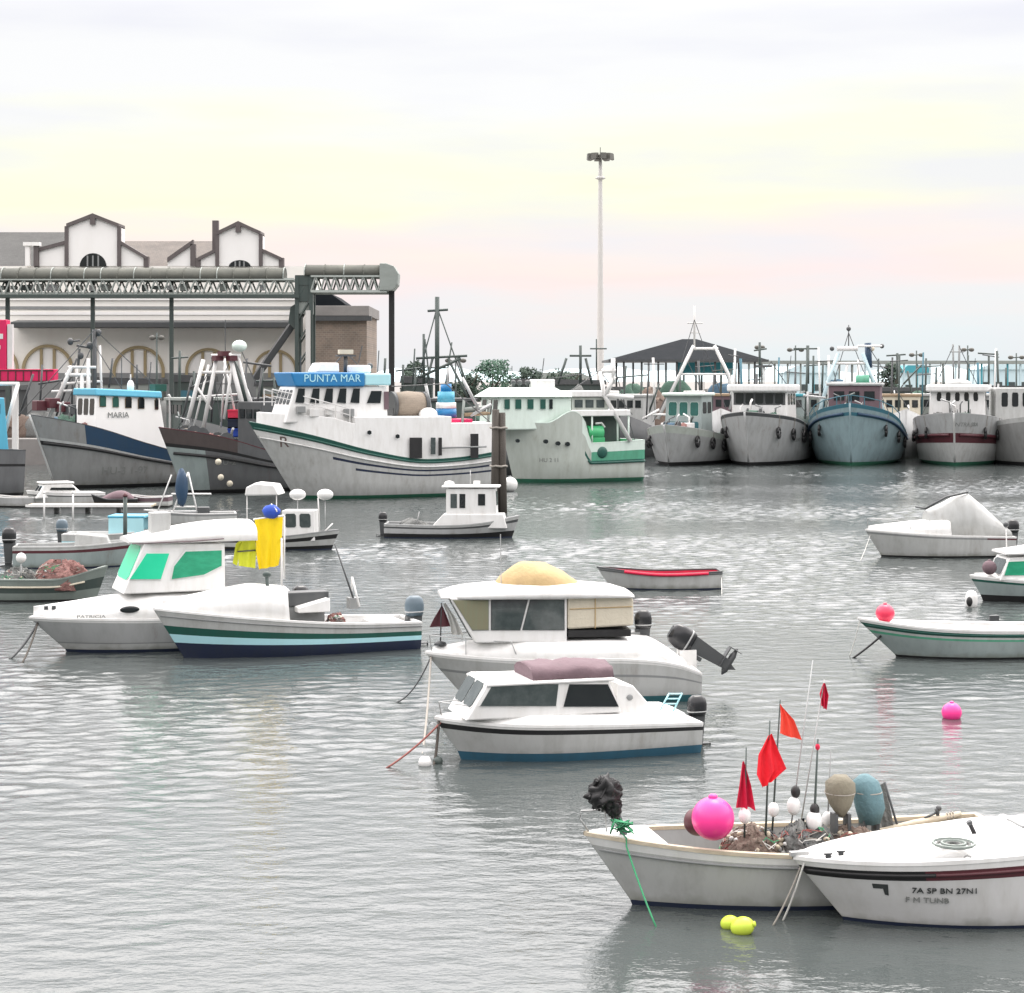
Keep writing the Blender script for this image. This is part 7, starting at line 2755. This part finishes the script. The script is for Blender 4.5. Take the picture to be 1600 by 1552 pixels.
RIG.append((b, 5, [((1310, 552), (1268, 668)), ((1348, 552), (1400, 670)), ((1326, 520), (1290, 640)), ((1326, 520), (1372, 640)), ((1330, 568), (1330, 640)), ((1356, 540), (1420, 640)), ((1300, 568), (1316, 640)), ((1340, 568), (1344, 620))]))
GEAR.append((b, (6, 9), 1.8, 4.0, 12, 5)); GEAR.append((b, (-8, 1.5), 2.4, 2.4, 10, 15)); TYRE.append(b)
b = bow_on(1492, 'white and grey trawler with a maroon belt round its hull and a white wheelhouse', 19, 7.9, [(0, 2.7), (.4, 2.9), (.7, 3.9), (1, 4.5)], 74,
           ((0, .40, 'hullwhite'), (.40, .60, 'maroon'), (.60, 1, 'hullgrey')), 'greenbot', 'hullgrey')
b.strake('rub_rail', .56, .14, 'maroon', 0, .985, out=.02)
xw = b.L / 2 - 5.5
zc, zb = b.q(1500, 612, xw).z, b.q(1500, 648, xw).z
o, Q = b.house('wheelhouse', xw - 4, xw, 4.8, zb - 1.5, zc, 'white', .1, 0, .1, .08)
hf = zb - 1.5
v0 = (b.q(1500, 627, xw).z - hf) / (zc - hf)
b.panes(Q['front'], 5, .08, .92, v0, .98, parent=o, mat='glass', gap=.5, ch=.2)
b.panes(Q['near'], 3, .05, .95, v0, .95, parent=o, mat='glass', gap=.5)
with b.part('wheelhouse_roof', bevel=.15) as mb:
    mb.box((xw - 1.9, 0, zc + .28), (4.8, 5.3, .6), 'white')
    mb.ball((xw - 2, 0, zc + .6), (1.2, 1.2, .5), 'hullgrey', 14, 8)
b.poles('antenna_mast', [(.09, (1490, 600), (1489, 538)), (.1, (1498, 600), (1499, 540)), (.05, (1484, 550), (1506, 550))], 7, .1, 'grey')
bits(b, [((1548, 650), (1548, 600)), ((1556, 640), (1560, 600))], 6, .09, 'steel')
hull_text(b, 'name_lettering', 'NTRA SRA', (1488, 668), .5, 'faint')

RIG.append((b, 6, [((1490, 540), (1440, 650)), ((1498, 540), (1550, 650)), ((1470, 600), (1470, 566)), ((1520, 600), (1524, 560)), ((1536, 600), (1538, 572))]))
GEAR.append((b, (4.4, 7.8), 1.8, 3.6, 12, 6)); GEAR.append((b, (-7, -.2), 2.2, 3, 8, 16)); TYRE.append(b)
b = bow_on(1606, 'dark grey trawler bow with a white rail, cut off by the right edge', 18, 6.0, [(0, 2.4), (.4, 2.6), (.7, 3.4), (1, 4.2)], 84,
           ((0, .9, 'hulldark'), (.9, 1, 'hullwhite')), 'black', 'hullwhite')
xw = b.L / 2 - 5.5
o, Q = b.house('wheelhouse', xw - 4, xw, 4.4, 2.5, 6.6, 'hullwhite', .1, 0, .1, .08)
b.panes(Q['front'], 4, .08, .92, .6, .9, parent=o, gap=.4)

for b_, xr, w_, z_, n_, sd_ in GEAR:
    deck_gear(b_, xr[0], xr[1], w_, z_, n_, sd_)
for b_ in TYRE:
    tyres(b_, (.86, .74, .6))
for (xs_, b_) in zip(((1010, 1024, 1062, 1096, 1112, 1146), (1160, 1178, 1214, 1240, 1258), (1282, 1294, 1338, 1372, 1392, 1404), (1440, 1452, 1476, 1508, 1530, 1552, 1562)), BOWS):
    q = random.Random(xs_[0])
    for k, x_ in enumerate(xs_):
        h_ = q.uniform(540, 586)
        bits(b_, [((x_, 655), (x_ + q.uniform(-5, 5), h_))], q.uniform(5, 14), q.uniform(.07, .12), q.choice(['whitesteel', 'dkgrey', 'dkgreenmetal', 'dkgrey', 'steelblue']))
        if k % 2:
            bits(b_, [((x_ - q.uniform(8, 20), h_ + 10), (x_ + q.uniform(8, 20), h_ + q.uniform(6, 14)))], 10, .05, 'dkgrey', 'cross_spar')

# ---- trawlers further back, seen only over the others
def back_trawler(px, Y, th, label, hullm, housem, roofm, mast=None, L=15):
    e = empty('fishing_trawler', (P(px, 600, Y).x, Y, 0), label, 'trawler', GRP, rz=math.radians(th))
    mb = MB()
    rings = []
    for t in [i / 12 for i in range(13)]:
        x = -L / 2 + L * t
        w_ = 2.5 * (1 - max(0, (t - .55) / .45) ** 2.4) + .02
        z = 2.6 + 2.0 * max(0, t - .4) ** 1.5 / .6 ** 1.5
        rings.append([Vector((x, w_, z)), Vector((x - .8 * t, w_ * .8, -.2)), Vector((x - .8 * t, -w_ * .8, -.2)), Vector((x, -w_, z))])
    mb.loft(rings, hullm)
    mb.build('hull', e)
    MB().box((-.5, 0, 4.1), (4, 3.4, 3.2), housem).build('wheelhouse', e, .06)
    MB().box((-.5, 0, 5.8), (4.3, 3.7, .25), roofm).build('wheelhouse_roof', e, .05)
    for k in range(4):
        MB().box((1.52, -1.2 + .8 * k, 5.0), (.06, .55, .7), 'glass').build('window', e)
        MB().box((-2 + 1 * k, -1.72, 5.0), (.6, .06, .7), 'glass').build('window', e)
    q_ = random.Random(px)
    for k in range(6):
        mb = MB()
        x, y, h = q_.uniform(-6, 5), q_.uniform(-1.6, 1.6), q_.uniform(1.2, 3.4)
        mb.tube([(x, y, 2.4), (x, y, 2.8 + h), (x + q_.uniform(-1, 1), y, 3 + h)], q_.uniform(.06, .11), q_.choice(['dkgrey', 'whitesteel', 'steel']), 5)
        mb.build('davit', e)
    if mast:
        mb = MB()
        for q in mast:
            r, ln = q[0], q[1:]
            pts = []
            for px_, py_ in ln:
                v = P(px_, py_, Y) - e.location
                pts.append(Matrix.Rotation(-math.radians(th), 3, 'Z') @ v)
            mb.tube(pts, r, 'dkgreenmetal', 6)
        mb.build('mast_pole', e)
    return e


back_trawler(682, 147, 205, 'dark trawler with a tall dark cross-armed mast, behind the striped funnel', 'dkgrey', 'dkgreenmetal', 'dkgrey',
             [(.18, (683, 620), (683, 464)), (.1, (668, 486), (700, 484)), (.11, (655, 590), (720, 560)), (.1, (660, 620), (676, 560)), (.1, (735, 620), (715, 558)), (.06, (676, 640), (664, 530)), (.06, (690, 640), (706, 535)), (.05, (683, 480), (740, 640)), (.05, (683, 480), (640, 640)), (.06, (670, 575), (700, 575)), (.06, (645, 600), (648, 545)), (.1, (650, 560), (730, 556)), (.1, (662, 600), (662, 522)), (.1, (700, 560), (740, 640))])
back_trawler(905, 176, 240, 'dark trawler with forked masts behind the mint trawler derrick', 'dkgrey', 'hullgrey', 'dkgrey',
             [(.14, (907, 600), (907, 540)), (.1, (890, 556), (924, 556)), (.12, (872, 600), (885, 560)), (.12, (925, 600), (915, 560)), (.07, (932, 580), (932, 530)), (.07, (922, 545), (948, 545))])
back_trawler(1408, 184, 262, 'brownish trawler wedged behind the pale blue trawler', 'hullgrey', 'cream', 'wood',
             [(.12, (1402, 600), (1402, 552)), (.08, (1385, 556), (1415, 554)), (.08, (1412, 600), (1440, 570))])
back_trawler(420, 150, 215, 'grey trawler behind the gallows legs and left of the blue wheelhouse band', 'dkgrey', 'dkgreenmetal', 'dkgrey',
             [(.12, (408, 620), (410, 575)), (.1, (432, 640), (428, 590)), (.08, (400, 596), (446, 594))])
back_trawler(1230, 186, 258, 'dark teal trawler half hidden behind the white wheelhouse with the window band', 'dkgreenmetal', 'hullteal', 'tealsheet',
             [(.12, (1187, 590), (1187, 535)), (.08, (1178, 548), (1198, 545)), (.16, (1262, 600), (1262, 540)), (.08, (1240, 545), (1278, 545))])
back_trawler(1555, 186, 268, 'grey trawler behind the white wheelhouse at the right end of the row', 'dkgrey', 'hullgrey', 'hullwhite',
             [(.1, (1545, 600), (1545, 556)), (.08, (1528, 552), (1560, 554)), (.1, (1572, 620), (1572, 575))])

back_trawler(985, 182, 250, 'grey trawler behind the white derrick of the mint trawler', 'dkgrey', 'hullwhite', 'hullwhite',
             [(.1, (975, 620), (978, 572)), (.1, (1000, 640), (1003, 585)), (.07, (965, 590), (1012, 586)), (.09, (1012, 650), (1030, 600))])
back_trawler(1130, 188, 262, 'pinkish trawler wedged behind the grey trawlers left of the window-band wheelhouse', 'hullgrey', 'mauve', 'wood',
             [(.1, (1126, 620), (1128, 560)), (.09, (1140, 620), (1142, 578)), (.06, (1112, 580), (1150, 577))])
back_trawler(1275, 188, 268, 'dark trawler behind the gap left of the pale blue trawler', 'dkgreenmetal', 'greenmetal', 'dkgrey',
             [(.1, (1270, 620), (1271, 556)), (.1, (1284, 620), (1286, 566)), (.06, (1256, 572), (1296, 569))])
back_trawler(1450, 188, 268, 'grey-green trawler behind the gap right of the pale blue trawler', 'dkgrey', 'greenmetal', 'hullgrey',
             [(.1, (1446, 620), (1447, 560)), (.1, (1462, 620), (1463, 574)), (.06, (1432, 574), (1470, 572)), (.1, (1425, 620), (1418, 580))])
back_trawler(300, 152, 212, 'dark trawler behind the white gallows legs', 'dkgrey', 'dkgreenmetal', 'greenmetal',
             [(.12, (280, 620), (281, 548)), (.07, (268, 560), (294, 558)), (.1, (305, 640), (303, 580))])
back_trawler(590, 152, 205, 'dark trawler behind the brown net drum', 'dkgrey', 'dkgreenmetal', 'dkgrey',
             [(.1, (628, 620), (630, 570)), (.09, (645, 640), (650, 575)), (.07, (618, 580), (662, 574)), (.1, (600, 600), (602, 560))])


def wires(b, sets, off=0, r=.035, mat='dkgrey'):
    for ln in sets:
        b.poles('rigging_wire', [ln], off, r, mat, n=4)


for o_ in list(RIG):
    b, off, ls = o_
    wires(b, ls, off)

# ---- things standing on the quay
def quay_mast(px, pyt, Y, label, arm=None, r=.12, lamps=2):
    v = P(px, pyt, Y)
    e = empty('lamp_post', (v.x, Y, QZ), label, 'lamp post', 'posts along the quay')
    h = v.z - QZ
    MB().tube([(0, 0, 0), (0, 0, h)], [r, r * .6], 'dkgreenmetal', 8).build('post', e)
    if arm:
        MB().tube([(-arm, 0, h - .5), (arm, 0, h - .4)], .06, 'dkgreenmetal', 6).build('cross_arm', e)
        for s_ in (-1, 1):
            MB().ball((s_ * arm, 0, h - .45), (.3, .22, .22), 'lamp', 10, 8).build('lamp', e)


quay_mast(1187, 536, 196, 'short dark post with a lamp, right of the pavilion roof', .25)
quay_mast(1243, 540, 198, 'dark lamp post above the white wheelhouse with the window band', .6)
quay_mast(1432, 548, 200, 'thin lamp post between the two white wheelhouses', .5)
quay_mast(1512, 540, 202, 'dark lamp post behind the right white wheelhouse', .4)
quay_mast(1588, 552, 204, 'lamp post near the right edge above the shed', .6)
quay_mast(712, 556, 178, 'dark lamp post just left of the blue-green tree', .7)
quay_mast(245, 520, 170, 'slim dark post in front of the arched windows of the market hall', .4)

nets = [(14, 168, 'net'), (60, 168, 'greynet'), (118, 169, 'greennet'), (245, 168, 'greynet'), (300, 168, 'bluenet'), (352, 169, 'net'), (410, 168, 'greennet'), (452, 169, 'greynet'),
        (640, 168, 'net'), (668, 168, 'bluenet'), (740, 168, 'greennet'), (905, 192, 'greynet'), (990, 193, 'greennet'), (1020, 193, 'net'), (1130, 193, 'bluenet'), (1290, 193, 'net'), (1405, 193, 'greynet'), (1440, 193, 'greennet'),
        (960, 196, 'bluenet'), (1060, 197, 'greennet'), (1108, 196, 'greynet'), (1215, 196, 'greennet'), (1262, 197, 'greynet'), (1312, 196, 'bluenet'), (1365, 197, 'greennet'), (1572, 196, 'greynet'), (1540, 197, 'bluenet')]
nm = {'net': 'brown', 'greynet': 'grey', 'greennet': 'green', 'bluenet': 'blue'}
beside = ['at the foot of the magenta hoist', 'right of the magenta hoist arm', 'behind the gallows of the left grey trawler', 'behind the sky blue wheelhouse roof', 'left of the white gallows legs', 'between the white gallows legs',
          'under the diagonal chute of the gantry', 'at the foot of the gantry tower', 'left of the striped funnel', 'behind the striped funnel', 'under the blue-green tree', 'behind the mint trawler aft cabin', 'under the left end of the pavilion roof',
          'behind the side davit of the teal-house trawler', 'under the right half of the pavilion roof', 'left of the pale blue trawler', 'right of the pale blue trawler', 'left of the maroon-belted trawler', 'in front of the hut under the pavilion roof', 'behind the teal wheelhouse with white gallows', 'right of the teal wheelhouse with white gallows', 'behind the wheelhouse with the dark window band',
          'right of the wheelhouse with the dark window band', 'behind the left gallows leg of the pale blue trawler', 'behind the right gallows leg of the pale blue trawler', 'near the right edge below the quay shed', 'right of the wheelhouse above the maroon belt']
for i, ((px, Y, mt), bs_) in enumerate(zip(nets, beside)):
    q = P(px, 600, Y)
    heap('net_pile', Vector((q.x, Y + 2, QZ)), (rnd.uniform(1.6, 2.6), rnd.uniform(1.2, 1.8)), rnd.uniform(1.8, 3.0) * (1.5 if px > 900 else 1), mt, '%s net heap on the quay %s' % (nm[mt], bs_), group='net heaps on the quay', seed=50 + i)
# low dark sheds behind the heaps
for (xa, xb, yt, Y, mt, lb) in ((-60, 30, 602, 178, 'dkgrey', 'dark quay hut behind the magenta hoist'), (150, 250, 592, 181, 'greenmetal', 'grey-green quay hut behind the sky blue wheelhouse roof'),
                                (272, 330, 588, 182, 'dkgreenmetal', 'dark green quay hut left of the white gallows legs'), (400, 455, 596, 181, 'greenmetal', 'grey-green quay hut under the diagonal chute'),
                                (628, 675, 590, 184, 'dkgreenmetal', 'dark green quay hut beside the black leg of the gantry'), (800, 945, 594, 214, 'dkgreenmetal', 'long dark quay hut below the dark trees'),
                                (945, 1060, 606, 212, 'greenmetal', 'grey-green quay hut under the pavilion roof'), (1300, 1460, 606, 213, 'dkgreenmetal', 'dark quay hut behind the pale blue trawler'), (1545, 1660, 604, 213, 'greenmetal', 'grey-green quay hut at the right edge')):
    A, B_ = P(xa, 600, Y), P(xb, 600, Y)
    h = P(xa, yt, Y).z - QZ
    e = empty('quay_hut', ((A.x + B_.x) / 2, Y, QZ), lb, 'hut', 'huts along the quay')
    w_ = B_.x - A.x
    MB().box((0, 1.5, h * .45), (w_, 3, h * .9), mt).build('wall', e)
    MB().prism([(-w_ / 2 - .2, -.2, h * .9 + .004), (w_ / 2 + .2, -.2, h * .9 + .004), (w_ / 2 + .1, -.2, h), (-w_ / 2 - .1, -.2, h * 1.03)], (0, 3.5, 0), 'dkgrey').build('roof', e)
    for k in range(max(1, int(w_ / 2.5))):
        MB().box((-w_ / 2 + 1.2 + k * 2.5, -.03, h * .4), (1.2, .07, h * .7), rnd.choice(['dkgrey', 'grey', 'steelblue', 'wood'])).build('door', e)
